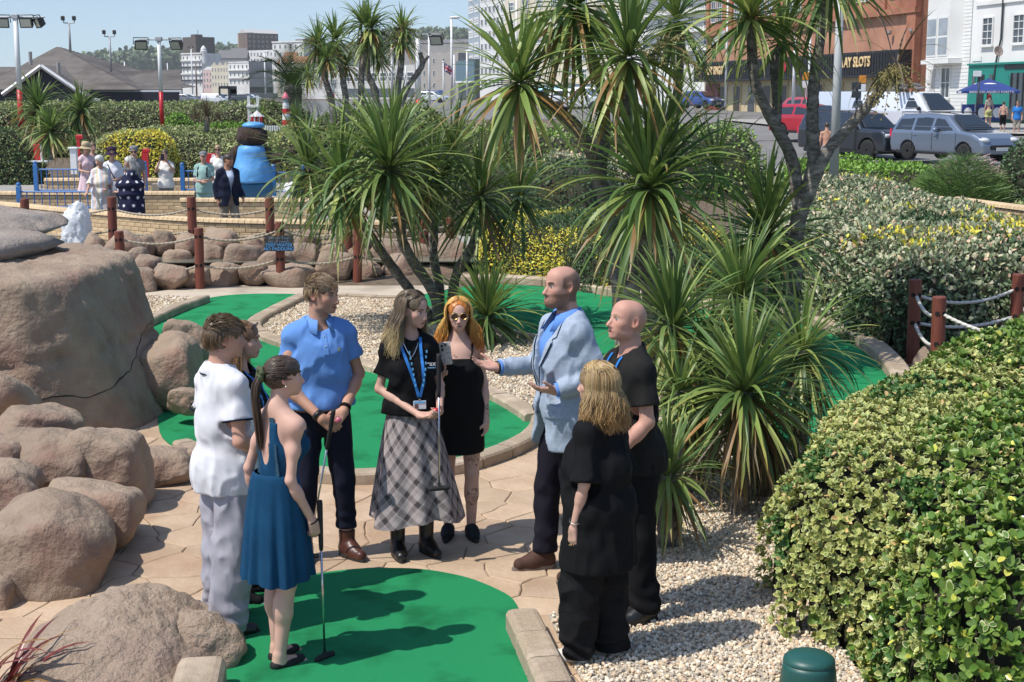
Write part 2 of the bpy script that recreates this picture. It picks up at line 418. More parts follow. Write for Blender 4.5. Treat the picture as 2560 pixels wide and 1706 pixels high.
sheet('road', np.concatenate([np.arange(4, 60, 2.0), [80, 120, 200, 400]]), np.concatenate([np.arange(45.5, 92, 1.5), [100, 115, 130, 150, 170, 200, 260, 330, 400]]), m_tarmac, 0.03)
sheet('road', np.concatenate([[-200, -120, -80], np.arange(-60, 5, 2.0)]), np.concatenate([np.arange(110, 171, 10.0), [200, 260, 330, 400]]), m_tarmac, 0.03)
sheet('pavement', np.arange(2, 44, 1.5), np.arange(43.0, 47.2, 0.7), m_paving, 0.10)
sheet('pavement', np.arange(14, 60, 1.5), np.arange(66.0, 98.2, 1.0), m_paving, 0.14)
sheet('walkway', np.arange(-24, 3.1, 1.0), np.arange(25.6, 46.0, 0.8), m_paving, 0.02)
def P2(L, z=0.0): return [at(u, v, z) for u, v in L]
def flat(name, poly, z, m, kind='structure', th=0.012, parent=None):
 b = MB(); b.prism([(p[0], p[1]) for p in poly], z - th, z)
 me = b.mesh(name, m)
 bm = bmesh.new(); bm.from_mesh(me); bmesh.ops.triangulate(bm, faces=[f for f in bm.faces if len(f.verts) > 4]); bm.to_mesh(me); bm.free()
 return add(name, me, parent, kind=kind)
GA = P2([(506, 1552), (560, 1522), (640, 1487), (720, 1458), (800, 1439), (892, 1428), (960, 1426), (1044, 1428), (1110, 1437), (1175, 1452), (1240, 1478), (1282, 1504), (1300, 1545), (1318, 1621), (1350, 1706), (1410, 1830), (530, 1830), (546, 1706), (548, 1640)])
GB = P2([(360, 812), (440, 778), (510, 751), (560, 742), (610, 738), (700, 737), (766, 743), (710, 775), (650, 808), (640, 822), (648, 838), (700, 862), (800, 890), (903, 918), (1000, 945), (1130, 968), (1240, 1000), (1310, 1040), (1345, 1078), (1335, 1100), (1290, 1130), (1220, 1155), (1130, 1178), (1035, 1192), (925, 1202), (805, 1197), (700, 1184), (600, 1166), (500, 1142), (420, 1110), (395, 1060), (400, 960), (380, 880)])
GC = P2([(1030, 750), (1060, 738), (1107, 730), (1180, 717), (1255, 713), (1340, 718), (1418, 726), (1535, 745), (1700, 768), (1850, 788), (1992, 812), (2060, 832), (2121, 858), (2179, 899), (2215, 935), (2240, 975), (2250, 1030), (2200, 1090), (2120, 1170), (2040, 1190), (1970, 1120), (1850, 1040), (1700, 970), (1500, 905), (1345, 850), (1230, 825), (1100, 790), (1045, 770)])
ISL = P2([(763, 748), (830, 746), (960, 750), (1036, 752), (1045, 772), (1100, 792), (1230, 828), (1345, 853), (1500, 908), (1700, 973), (1850, 1043), (1970, 1123), (2000, 1180), (1800, 1180), (1640, 1140), (1500, 1085), (1345, 1072), (1310, 1035), (1240, 995), (1130, 963), (1000, 940), (903, 913), (800, 885), (700, 857), (652, 834), (655, 812)])
FRG = P2([(1371, 1541), (1430, 1534), (1520, 1490), (1565, 1400), (1580, 1250), (1560, 1150), (1500, 1085), (1640, 1140), (1800, 1180), (2000, 1180), (2080, 1260), (2040, 1400), (2060, 1560), (2160, 1706), (2200, 1840), (1520, 1840), (1455, 1706), (1400, 1604)])
LFG = P2([(330, 738), (430, 744), (500, 748), (440, 776), (360, 812), (330, 800)])
GAs = smooth_path(GA, 4, True); GBs = smooth_path(GB, 3, True); GCs = smooth_path(GC, 4, True)
tag(flat('golf_green', GAs, 0.016, m_green), kind='structure')
tag(flat('golf_green', GBs, 0.016, m_green), kind='structure')
tag(flat('golf_green', GCs, 0.014, m_green), kind='structure')
flat('gravel_bed', ISL, 0.004, m_gravel_bed); flat('gravel_bed', FRG, 0.008, m_gravel_bed); flat('gravel_bed', LFG, 0.004, m_gravel_bed)
flat('concrete_path', P2([(250, 752), (330, 736), (445, 722), (600, 706), (760, 698), (900, 692), (1030, 686), (1150, 686), (1200, 700), (1110, 725), (1036, 748), (960, 754), (763, 752), (700, 745), (610, 745), (520, 756), (420, 790), (250, 800)]), -0.002, m_concrete)
path = flat('path', P2([(-700, 1000), (300, 1000), (460, 1085), (900, 1150), (1330, 1050), (1480, 1060), (1640, 1100), (1700, 1500), (1760, 1706), (2000, 2300), (-900, 2300)]), -0.012, m_joint)
def voronoi(x0, x1, y0, y1, s):
 pts = []
 for i in range(int((x1 - x0) / s) + 1):
  for j in range(int((y1 - y0) / (s * 0.9)) + 1):
   pts.append((x0 + (i + 0.5 * (j % 2) + random.uniform(-.36, .36)) * s, y0 + (j + random.uniform(-.36, .36)) * s * 0.9))
 A = np.array(pts); cells = []
 for k, p in enumerate(pts):
  d = np.hypot(A[:, 0] - p[0], A[:, 1] - p[1]); o = np.argsort(d)[1:20]
  poly = [(p[0] + a * s * 2, p[1] + b * s * 2) for a, b in ((-1, -1), (1, -1), (1, 1), (-1, 1))]
  for q in o:
   mx, my = (A[q] + A[k]) / 2; nx, ny = A[q] - A[k]; out = []
   for i in range(len(poly)):
    a, b = poly[i], poly[(i + 1) % len(poly)]
    da = (a[0] - mx) * nx + (a[1] - my) * ny; db = (b[0] - mx) * nx + (b[1] - my) * ny
    if da <= 0: out.append(a)
    if da * db < 0: t = da / (da - db); out.append((a[0] + (b[0] - a[0]) * t, a[1] + (b[1] - a[1]) * t))
   poly = out
   if len(poly) < 3: break
  if len(poly) >= 3: cells.append((p, poly))
 return cells
def wob(p, a=0.035):
 q = np.array([[p[0], p[1], 0.0]], np.float32)
 return (p[0] + a * float(vnoise(q, 3.1, 1)[0]) + 0.4 * a * float(vnoise(q, 11, 3)[0]), p[1] + a * float(vnoise(q, 3.1, 2)[0]) + 0.4 * a * float(vnoise(q, 11, 4)[0]))
n_st = 0
for p, poly in voronoi(-4.6, 1.9, 5.6, 12.6, 0.37):
 c = Vector((sum(q[0] for q in poly) / len(poly), sum(q[1] for q in poly) / len(poly), 0))
 zc = c.y * CP + EYE * SP; u = 1280 + c.x / zc * FPX
 if u < -150 or u > 1800: continue
 if any(inpoly(c.x, c.y, g) and edgedist(c.x, c.y, g) > 0.38 for g in (GAs, GBs, FRG, ISL)): continue
 R = []
 for a, b in zip(poly, poly[1:] + poly[:1]):
  n = max(1, int(hypot(b[0] - a[0], b[1] - a[1]) / 0.10))
  for i in range(n): R.append(Vector((*wob((a[0] + (b[0] - a[0]) * i / n, a[1] + (b[1] - a[1]) * i / n)), 0)))
 n = len(R); dz = random.uniform(-0.002, 0.002); V = []
 for off, z in ((0.004, -0.012), (0.005, -0.004), (0.013, dz)):
  for q in R:
   d = c - q; V.append(q + d.normalized() * min(off, d.length * 0.4) + Vector((0, 0, z)))
 F = [(i + k * n, (i + 1) % n + k * n, (i + 1) % n + (k + 1) * n, i + (k + 1) * n) for k in (0, 1) for i in range(n)] + [tuple(range(2 * n, 3 * n))]
 add('paving_stone', npmesh('paving_stone', np.array(V), F, m_stone, False), path); n_st += 1
def kerb(label, pts, w=0.17, h=0.11, blk=0.40, z0=0.0, closed=False, label2=None):
 P = resample(smooth_path(pts, 8), 0.02)
 L = [0]
 for a, b in zip(P, P[1:]): L.append(L[-1] + (b - a).length)
 base = thing('kerb', label, 'kerb', (P[0].x, P[0].y, z0)); prof = [(-.5, 0), (-.5, .78), (-.42, .95), (-.3, 1), (.3, 1), (.42, .95), (.5, .78), (.5, 0)]
 i0 = 0; s = 0.0
 while i0 < len(P) - 3:
  ln = blk * random.uniform(0.9, 1.1); i1 = i0
  while i1 < len(P) - 1 and L[i1] < L[i0] + ln: i1 += 1
  if len(P) - 1 - i1 < 6: i1 = len(P) - 1
  ids = sorted(set(int(round(i0 + (i1 - i0) * t)) for t in (0, .04, .25, .5, .75, .96, 1))); V = []; jz = random.uniform(-.004, .004)
  for q, i in enumerate(ids):
   t = (P[min(i + 1, len(P) - 1)] - P[max(i - 1, 0)]).normalized(); nrm = Vector((-t.y, t.x, 0))
   end = q in (0, len(ids) - 1); c = P[i] + t * (0.004 if q == 0 else -0.004 if q == len(ids) - 1 else 0)
   for a, b in prof:
    k = 0.90 if end else 1.0
    V.append(c + nrm * a * w * k + Vector((0, 0, z0 + (b * h + jz) * (0.96 if end else 1) )))
  n = len(prof); F = []
  for r in range(len(ids) - 1):
   for k in range(n): F.append((r * n + k, (r + 1) * n + k, (r + 1) * n + (k + 1) % n, r * n + (k + 1) % n))
  F.append(tuple(range(n))); F.append(tuple(range((len(ids) - 1) * n, len(ids) * n))[::-1])
  add('kerb_block', npmesh('kerb_block', np.array(V), F, m_kerb, False), base, world=True)
  i0 = i1
 return base
kerb('short wide kerb between the front green and the white gravel', [at(u, v, .12) * Vector((1, 1, 0)) if False else at(u, v, .12).xy.to_3d() for u, v in [(1304, 1522), (1347, 1612), (1391, 1706), (1450, 1840)]], w=0.185, h=0.125, blk=0.34)
kerb('long curved kerb in front of the middle green, behind the standing group', P2([(1352, 1062), (1345, 1085), (1310, 1118), (1250, 1146), (1170, 1172), (1080, 1190), (980, 1202), (880, 1207), (780, 1200), (680, 1186), (580, 1166), (500, 1144), (452, 1126)]), h=0.10)
kerb('kerb round the left side of the white gravel island', P2([(766, 744), (705, 775), (652, 803), (634, 824), (652, 844), (705, 866), (800, 893), (903, 921), (1000, 946), (1130, 968), (1240, 1000), (1310, 1038), (1336, 1058)]), h=0.09, w=0.20)
kerb('kerb of the far green below the yellow hedge', P2([(1150, 705), (1200, 707), (1255, 707), (1340, 712), (1418, 720), (1535, 740), (1700, 763), (1850, 782), (1992, 804), (2070, 822), (2140, 850), (2195, 888), (2235, 930), (2262, 975), (2275, 1030)]), h=0.13, w=0.24, blk=0.5)
kerb('low kerb between the palm island gravel and the far green', P2([(1032, 748), (1040, 768), (1100, 793), (1230, 829), (1345, 855), (1500, 910), (1700, 975), (1850, 1045)]), h=0.07, w=0.16)
kerb('straight kerb beside the small gravel corner on the left', P2([(512, 757), (450, 780), (400, 802), (352, 824)]), h=0.12, w=0.18)
kerb('kerb stub beside the rough rock at the bottom of the photo', [at(u, v, .16).xy.to_3d() for u, v in [(505, 1640), (490, 1706), (470, 1800)]], w=0.24, h=0.16)
kerb('row of small edging stones behind the gravel island', P2([(780, 744), (860, 745), (960, 749), (1030, 748)]), h=0.06, w=0.14, blk=0.5)
ICO_V = np.array(MB().ball((0, 0, 0), 1, 5, 3).v, np.float32); ICO_F = np.array([f for f in MB().ball((0, 0, 0), 1, 5, 3).f if len(f) == 3] + [t for f in MB().ball((0, 0, 0), 1, 5, 3).f if len(f) == 4 for t in ((f[0], f[1], f[2]), (f[0], f[2], f[3]))], int)
OCT_V = np.array([(1, 0, 0), (0, 1, 0), (-1, 0, 0), (0, -1, 0), (0, 0, 1), (0, 0, -.6)], np.float32); OCT_F = np.array([(0, 1, 4), (1, 2, 4), (2, 3, 4), (3, 0, 4), (1, 0, 5), (2, 1, 5), (3, 2, 5), (0, 3, 5)], int)
def scatter_pts(poly, n):
 xs = [p[0] for p in poly]; ys = [p[1] for p in poly]; A = (max(xs) - min(xs)) * (max(ys) - min(ys)); out = []
 X = RNG.uniform(min(xs), max(xs), n * 6); Y = RNG.uniform(min(ys), max(ys), n * 6); k = inpoly(X, Y, poly)
 return X[k][:n], Y[k][:n]
def gravel(poly, dens, size, z, low=False):
 a = 0
 for i in range(len(poly)): p, q = poly[i], poly[(i + 1) % len(poly)]; a += p[0] * q[1] - q[0] * p[1]
 n = int(abs(a) / 2 * dens); X, Y = scatter_pts(poly, n); n = len(X)
 BV, BF = (OCT_V, OCT_F) if low else (ICO_V, ICO_F)
 S = size * RNG.uniform(0.55, 1.25, (n, 1)) * RNG.uniform(0.65, 1.25, (n, 3)); S[:, 2] *= 0.75
 jit = 1 + RNG.uniform(-.22, .22, (n, len(BV), 1))
 V = BV[None] * jit * S[:, None]
 ax = RNG.normal(size=(n, 3)); ax /= np.linalg.norm(ax, axis=1, keepdims=True); an = RNG.uniform(0, 2 * pi, n)
 c, s_ = np.cos(an)[:, None, None], np.sin(an)[:, None, None]; K = ax[:, None, :]
 V = V * c + np.cross(np.broadcast_to(K, V.shape), V) * s_ + K * (V * K).sum(-1, keepdims=True) * (1 - c)
 V = V + np.stack([X, Y, z + S[:, 2] * 0.35 + RNG.uniform(0, size * 0.8, n)], -1)[:, None]
 pal = np.array([(.72, .66, .57), (.80, .76, .69), (.62, .54, .44), (.66, .52, .42), (.50, .46, .42), (.74, .62, .48), (.84, .81, .76)])
 pal = pal * np.array((1.0, .93, .80)); col = pal[RNG.integers(0, len(pal), n)] * RNG.uniform(.8, 1.05, (n, 1))
 return npmesh('gravel', V.reshape(-1, 3), (BF[None] + (np.arange(n) * len(BV))[:, None, None]).reshape(-1, 3), m_pebble, False, col=np.repeat(col, len(BV), 0))
add('gravel', gravel(FRG, 3000, 0.0125, 0.010), kind='stuff')
add('gravel', gravel(ISL, 1500, 0.018, 0.006, True), kind='stuff')
add('gravel', gravel(LFG, 900, 0.022, 0.006, True), kind='stuff')
_ico = bmesh.new(); bmesh.ops.create_icosphere(_ico, subdivisions=5, radius=1); ICO5V = np.array([v.co[:] for v in _ico.verts], np.float32); ICO5F = np.array([[v.index for v in f.verts] for f in _ico.faces]); _ico.free()
_ico = bmesh.new(); bmesh.ops.create_icosphere(_ico, subdivisions=4, radius=1); ICO4V = np.array([v.co[:] for v in _ico.verts], np.float32); ICO4F = np.array([[v.index for v in f.verts] for f in _ico.faces]); _ico.free()
_ico = bmesh.new(); bmesh.ops.create_icosphere(_ico, subdivisions=6, radius=1); ICO6V = np.array([v.co[:] for v in _ico.verts], np.float32); ICO6F = np.array([[v.index for v in f.verts] for f in _ico.faces]); _ico.free()
def rock_mesh(r, seed, p=7, sub=4, planes=None, n1=0.05, n2=0.012, m=None, npl=13):
 rg = np.random.default_rng(seed); D = {4: ICO4V, 5: ICO5V, 6: ICO6V}[sub]; F = {4: ICO4F, 5: ICO5F, 6: ICO6F}[sub]
 if planes is None:
  N = rg.normal(size=(npl, 3)); N /= np.linalg.norm(N, axis=1, keepdims=True)
  N = np.concatenate([N, np.array([(0, 0, -1), (1, 0, .2), (-1, 0, .2), (0, 1, .1), (0, -1, .1), (.2, .1, 1)])]); hh = rg.uniform(0.74, 1.0, len(N))
  N /= np.linalg.norm(N, axis=1, keepdims=True); scale = np.array(r)
 else:
  N = np.array([q[0] for q in planes], float); N /= np.linalg.norm(N, axis=1, keepdims=True); hh = np.array([q[1] for q in planes]); scale = np.array((1, 1, 1))
 A = np.maximum(D @ N.T, 0) / hh; R = 1.0 / ((A ** p).sum(1) ** (1.0 / p)); V = D * R[:, None] * scale
 size = float(np.mean(r)); nn = vnormals(V.astype(np.float32), F)
 ds = fbm(V / size, 1.3, seed * 0.37, 3) * n1 * size + fbm(V, 9.0, seed * 0.51, 3) * n2
 V = V + nn * ds[:, None]
 return npmesh('rock', V, F, m or m_rock, True)
def rock(u0, v0, u1, v1, d, label, seed, group=None, sub=4, deep=0.85, m=None, p=7, n1=0.06, rz=None, drop=0.0, n2=0.010):
 c = dep((u0 + u1) / 2, (v0 + v1) / 2, d); zc = c.y * CP + (EYE - c.z) * SP
 rx = (u1 - u0) / 2 * zc / FPX * 1.05; rzz = (v1 - v0) / 2 * zc / FPX * 1.12
 o = add('rock', rock_mesh((rx, max(rx, rzz) * deep, rzz), seed, p, sub, m=m, n1=n1, n2=n2)); o.location = c - Vector((0, 0, drop)); o.rotation_euler = (0, 0, rz or 0)
 return tag(o, label, 'rock', group)
FRONT_ROCKS = [
 (-60, 1236, 288, 1525, 8.45, 'largest low rock at the left edge of the crazy paving', 3),
 (95, 1198, 338, 1400, 9.2, 'pinkish rock leaning behind the largest low rock on the left', 5),
 (150, 1096, 362, 1275, 10.0, 'long rock with a dark crack, beside the paving on the left', 7),
 (0, 1072, 232, 1225, 9.95, 'hump-backed rock in the middle of the left rock pile', 9),
 (-70, 1150, 108, 1320, 9.2, 'dark rough rock at the left edge of the rock pile', 13),
 (-30, 1018, 218, 1130, 10.75, 'wide flat rock tucked under the foot of the giant boulder', 15),
 (215, 1096, 325, 1180, 10.7, 'small smooth rock at the foot of the giant boulder', 17),
 (305, 1125, 472, 1222, 10.7, 'low flat rock beside the white polo shirt', 19),
 (420, 1112, 520, 1196, 10.95, 'rock ending the kerb behind the white polo shirt', 21),
 (-90, 1090, 70, 1190, 9.9, 'small rounded rock at the left photo edge in the pile', 23),
 (-80, 1420, 38, 1545, 8.0, 'rock cut by the photo edge below the largest low rock', 25),
 (398, 806, 520, 900, 15.3, 'smooth tan rock lying on the middle green', 27),
 (350, 828, 505, 1035, 13.4, 'long sloping rock between the giant boulder and the middle green', 29),
 (428, 968, 500, 1040, 12.6, 'small knobbly rock beside the white polo sleeve', 31)]
for a in FRONT_ROCKS: rock(a[0] - 8, a[1], a[2] + 14, *a[3:7], sub=5, group='rocks of the left pile', n1=0.09, p=11, deep=1.0)
B = Vector((-4.95, 13.35, 0.55))
bm_pl = [((1, -.1, .40), 1.377), ((-.1, -1, .10), 1.42), ((.72, -.68, .16), 1.66), ((0, 0, 1), 0.86), ((.55, -.2, .9), 1.42), ((0, 1, .1), 1.9), ((-1, 0, .1), 1.9), ((0, 0, -1), 0.75), ((1, .7, .2), 1.5)]
me = rock_mesh((1.5, 1.5, 1.0), 41, 34, 6, bm_pl, n1=0.020, n2=0.020, m=m_rock)
V = np.zeros(len(me.vertices) * 3, np.float32); me.vertices.foreach_get('co', V); V = V.reshape(-1, 3)
cz = -0.02 + 0.13 * np.sin(V[:, 0] * 1.3 + 0.6) + 0.05 * vnoise(V * np.array((1, 1, 0)), 3.0, 9) + 0.12 * np.clip(V[:, 0] - 0.6, 0, 2)
k = np.exp(-((V[:, 2] - cz) / 0.018) ** 2); c2 = np.hypot(V[:, 0], V[:, 1])[:, None]
V[:, :2] -= V[:, :2] / np.maximum(c2, .1) * (k * 0.05)[:, None]; me.vertices.foreach_set('co', V.ravel()); me.update()
o = add('boulder', me); o.location = B; bo = o; tag(bo, 'giant square boulder with a crack, filling the left side', 'boulder')
bv = BVHTree.FromPolygons([v.co.copy() for v in me.vertices], [tuple(p.vertices) for p in me.polygons]); cp = []
for i in range(90):
 a = -2.3 + 2.55 * i / 89; dr = Vector((cos(a), sin(a), 0)); zc = -.10 + .10 * sin(a * 3.1 + .4) + .26 * max(0, a + .75) + .03 * float(vnoise(np.array([[a * 4, 1.0, 2.0]]), 3, 2)[0]); h_ = bv.ray_cast(dr * 4 + Vector((0, 0, zc)), -dr)
 if h_[0]: cp.append(h_[0] - dr * .001)
b = MB(); b.tube(cp, [.004 + .007 * abs(float(vnoise(np.array([[i * .31, 0., 0.]]), 1, 5)[0])) for i in range(len(cp))], 5); b.build('crack', m_hole, bo, smooth=True)
pl = [((0, 0, 1), .10), ((0, 0, -1), .10), ((1, -.3, 0), 1.55), ((.2, -1, 0), 1.15), ((.8, -.7, 0), 1.55), ((-1, 0, 0), 1.5), ((0, 1, 0), 1.3), ((.8, .8, 0), 1.6)]
o = add('boulder', rock_mesh((.5, .5, .5), 43, 14, 5, pl, n1=0.03, n2=0.012, m=m_rock_top)); o.location = (-6.15, 13.75, 1.50); tag(o, 'flat grey slab lying on top of the giant boulder', 'boulder')
o = add('boulder', rock_mesh((1.25, .8, .22), 45, 8, 5, n1=0.05, n2=0.012, m=m_rock_top)); o.location = dep(-90, 562, 15.6); tag(o, 'rounded grey rock on the slab, topmost of the left rocks', 'boulder')
o = add('boulder', rock_mesh((0.5, .4, .35), 47, 8, 5, n1=0.05, m=m_rock)); o.location = dep(-60, 1000, 11.5); tag(o, 'dark rock at the photo edge under the giant boulder', 'boulder')
pl = [((.1, -.25, 1), .31), ((-.62, -.1, 1), .33), ((.62, -.1, 1), .35), ((0, -1, .3), .62), ((1, 0, .15), .56), ((-1, 0, .15), .62), ((0, 1, .5), .42), ((0, 0, -1), .3)]
c = at(315, 1640, 0.0); o = add('rock', rock_mesh((.5, .5, .35), 51, 9, 6, pl, n1=0.05, n2=0.022, m=m_rock_rough)); o.location = (c.x, c.y - 0.05, 0.0)
tag(o, 'big rough pitted rock at the bottom, nearest of all the rocks', 'rock')
o = add('rock', rock_mesh((.22, .2, .2), 53, 8, 5, n1=0.06, n2=0.018, m=m_rock_rough)); c = at(512, 1650, 0); o.location = (c.x, c.y, .08); tag(o, 'small pitted rock by the feet in grey joggers', 'rock')
rows = [('front', [(312, 664, 398, 736, 22.6), (380, 660, 474, 732, 22.8), (452, 664, 540, 726, 23), (518, 654, 606, 720, 23.2), (594, 650, 670, 720, 23.2), (655, 660, 806, 716, 23.3), (785, 632, 885, 704, 23.6), (875, 648, 965, 704, 23.8), (955, 636, 1045, 704, 24), (1030, 655, 1155, 704, 24.2)]),
  ('middle', [(312, 616, 372, 690, 24.7), (332, 636, 405, 695, 24.3), (405, 622, 485, 680, 25), (495, 612, 565, 672, 25), (555, 612, 650, 680, 24.8), (636, 624, 745, 685, 24.6), (716, 608, 805, 676, 24.8), (796, 604, 875, 665, 25), (855, 618, 935, 675, 25), (925, 594, 1015, 675, 25.4), (1000, 606, 1085, 665, 25.5), (1080, 596, 1185, 685, 25.3)]),
  ('rear', [(205, 585, 268, 650, 28), (262, 575, 362, 645, 28), (342, 588, 394, 645, 28.2), (378, 578, 444, 642, 28.4), (436, 584, 514, 640, 28.5), (502, 578, 604, 645, 28.5), (596, 588, 674, 645, 28.6), (666, 576, 734, 640, 28.6), (722, 571, 806, 635, 28.8), (796, 580, 884, 640, 29), (876, 575, 966, 630, 29.2), (956, 570, 1064, 630, 29.4), (1050, 580, 1155, 645, 29.4)])]
sd = 100
for nm, L in rows:
 for i, q in enumerate(L):
  q = q[:4] + (q[4] * {'front': .97, 'middle': .945, 'rear': .845}[nm],)
  sd += 1; rock(*q, 'pond boulder, %s from the left in the %s row below the rope fences' % (ORD[i], nm), sd, 'boulders round the pond', p=random.choice((9, 13, 18)), n1=0.08, n2=0.010, deep=1.1)
rock(1330, 575, 1430, 650, 27.5, 'boulder half hidden behind the yellow hedge', 160, p=9); rock(1395, 570, 1500, 640, 26.5, 'boulder beside the lone post stub behind the yellow hedge', 161, p=9)
rock(2275, 868, 2480, 1000, 15.2, 'pale boulder behind the clipped hedge, below the white ropes', 162, p=8)
m_water = mat('pond_water', (0.16, 0.17, 0.13), 0.08, (0.22, 0.21, 0.16), 3, bump=0.35, bs=5)
flat('water', [(-7.6, 22.9), (1.6, 23.2), (1.6, 24.6), (-8.0, 24.8)], 0.30, m_water)
m_foam = mat('fountain_foam', (0.88, 0.89, 0.90), 0.4, (0.78, 0.81, 0.84), 18, bump=0.8, bs=22, trans=0.35)
t = thing('fountain', 'white foaming fountain jet behind the giant boulder', 'fountain', tuple(dep(196, 640, 24.6)))
jz = t.location.z; V = []; b = MB()
prof = [(0.30, 0.0), (0.29, .10), (.28, .25), (.26, .40), (.235, .55), (.20, .68), (.15, .78), (.08, .84)]
f = Field((-.4, -.4, -.05), (.4, .4, 1.05), 0.02)
for (r0, z0), (r1, z1) in zip(prof, prof[1:]): f.cap((0, 0, z0), (0, 0, z1), r0, r1, 0.03)
f.F += 0.05 * fbm(f.grid() * np.array((1, 1, .5)), 9, 3, 3) + 0.015 * vnoise(f.grid(), 30, 4)
V, F = f.net(0); add('water_jet', npmesh('water_jet', V, F, m_foam), t)
b = MB()
for i in range(90):
 a, r, z = random.uniform(0, 2 * pi), random.uniform(.17, .33), random.uniform(0, .9); r *= 1 - .45 * z
 b.ball((r * cos(a), r * sin(a), z), random.uniform(.008, .022), 5, 3)
b.build('spray', m_foam, t, kind='stuff')
def post(parent, c, h=0.95, r=0.075, lean=0.0, holes=()):
 b = MB(); n = 18; V = []
 b.lathe([(r * .98, -0.15), (r, 0.0), (r, h - .012), (r * .93, h)], (0, 0, 0), n, 0)
 for z, a in holes:
  ca, sa = cos(a), sin(a); b.cyl((ca * (r - .006), sa * (r - .006), z), (ca * (r + .004), sa * (r + .004), z), 0.026, n=10, mi=1)
 o = b.build('post', [m_post, m_hole], parent); o.matrix_basis = wm(parent).inverted() @ Matrix.Translation(c) @ Matrix.Rotation(lean, 4, 'Y'); return o
def rope(parent, a, b_, sag, r=0.017, m=None):
 P = catenary(a, b_, sag, int(max(20, (Vector(b_) - Vector(a)).length / .014))); b = MB(); b.tube(P, r, 12, 0, True, None, 0.42, 3)
 return b.build('rope', m or m_rope, parent, world=True, smooth=True)
def fence(label, posts, m, h=0.9, r=0.075, zs=(.38, .76), sag=.09, links=None, base_z=0.0):
 t = thing('rope_fence', label, 'rope fence', tuple(posts[0]))
 for i, p in enumerate(posts): post(t, p, h, r, random.uniform(-.03, .03), [(z, -pi / 2 + s_ * 0.5) for z in zs for s_ in (-1, 1)])
 for i, j in (links or [(k, k + 1) for k in range(len(posts) - 1)]):
  for z in zs: rope(t, posts[i] + Vector((0, 0, z)), posts[j] + Vector((0, 0, z)), sag * random.uniform(.8, 1.2), m=m)
 return t
def foot(u, v_top, d, h): p = dep(u, v_top, d); return Vector((p.x, p.y, p.z - h))
FN = [foot(301, 583, 21.9, .82), foot(495, 575, 22.0, .82), foot(698, 563, 22.2, .80), foot(892, 590, 22.6, .60), foot(1128, 549, 24.2, .82)]
fn = fence('red-brown post and rope fence nearest along the pond, with the sign', FN, m_rope, .85, .072, (.27, .72), .10)
FR = [foot(60, 508, 25.6, .72), foot(278, 507, 24.6, .70), foot(479, 507, 24.2, .70), foot(674, 509, 24.2, .70), foot(868, 516, 24.2, .70), foot(1060, 520, 24.4, .70)]
fence('red-brown post and rope fence along the far pond bank', FR, m_rope, .80, .078, (.22, .60), .10)
fence('lone red-brown post stub behind the yellow hedge', [foot(1449, 555, 26.5, .85)], m_rope, .85, .085)
FQ = [foot(2291, 699, 16.0, .95), foot(2352, 742, 14.6, .95), foot(2546, 685, 16.4, .95), foot(2720, 800, 13.0, .95)]
fence('red-brown post and white rope fence at the right, before the big hedge', FQ, m_rope_new, .95, .072, (.46, .78), .11, [(0, 1), (0, 2), (1, 3)])
m_board = mat('dark_board', (0.018, 0.016, 0.014), 0.7, (0.05, 0.045, 0.04), 14, bump=0.5, bs=30, stretch=(1, 1, 6))
m_signblue = mat('blue_lettering', (0.10, 0.30, 0.62), 0.6); m_signgrey = mat('faded_lettering', (0.16, 0.22, 0.36), 0.6)
sp = FN[2]; c0 = dep(698, 609, 22.1)
t = thing('sign', 'dark wooden warning sign about deep water on a rope fence post', 'sign', tuple(c0))
b = MB(); pts = [(-.235, -.12), (-.22, -.10), (-.235, -.06), (-.215, 0), (-.235, .05), (-.22, .09), (-.235, .125), (.235, .125), (.22, .09), (.235, .04), (.22, -.02), (.235, -.07), (.225, -.12)]
b.add([(x, -0.02, z) for x, z in pts] + [(x, 0.01, z) for x, z in pts], [tuple(range(13)), tuple(range(25, 12, -1))] + [(i, 13 + i, 13 + (i + 1) % 13, (i + 1) % 13) for i in range(13)])
b.build('board', m_board, t)
RX = Matrix.Rotation(pi / 2, 4, 'X')
for z, s_, bd, mm, bo in ((.085, 'We are fresh', .062, m_signgrey, 0), (.033, 'out of towels', .062, m_signgrey, 0), (-.025, 'DEEP WATER', .070, m_signblue, .001), (-.085, 'NO PADDLING', .070, m_signblue, .001)):
 lettering(s_, bd, mm, t, Matrix.Translation((0, -.024, z)) @ RX, 0.002, bold=bo)
def brick_mesh(L, Hh, D): b = MB(); b.bbox((0, 0, 0), (L, D, Hh), 0.006); return b.mesh('brick', m_brick)
def cop_mesh(L, W):
 b = MB(); n = 7; V = []; F = []
 for x in (-L / 2, L / 2):
  for i in range(n): a = pi * i / (n - 1); V.append((x, -W / 2 * cos(a), -0.02 + 0.075 * sin(a) ** .6))
 for i in range(n - 1): F.append((i, n + i, n + i + 1, i + 1))
 F.append(tuple(range(n))); F.append(tuple(range(2 * n - 1, n - 1, -1))); F.append((0, n - 1, 2 * n - 1, n)); b.add(V, F)
 return b.mesh('coping_brick', m_coping)
BRK = brick_mesh(0.222, 0.068, 0.10); HALF = brick_mesh(0.107, 0.068, 0.10); CPG = cop_mesh(0.108, 0.26)
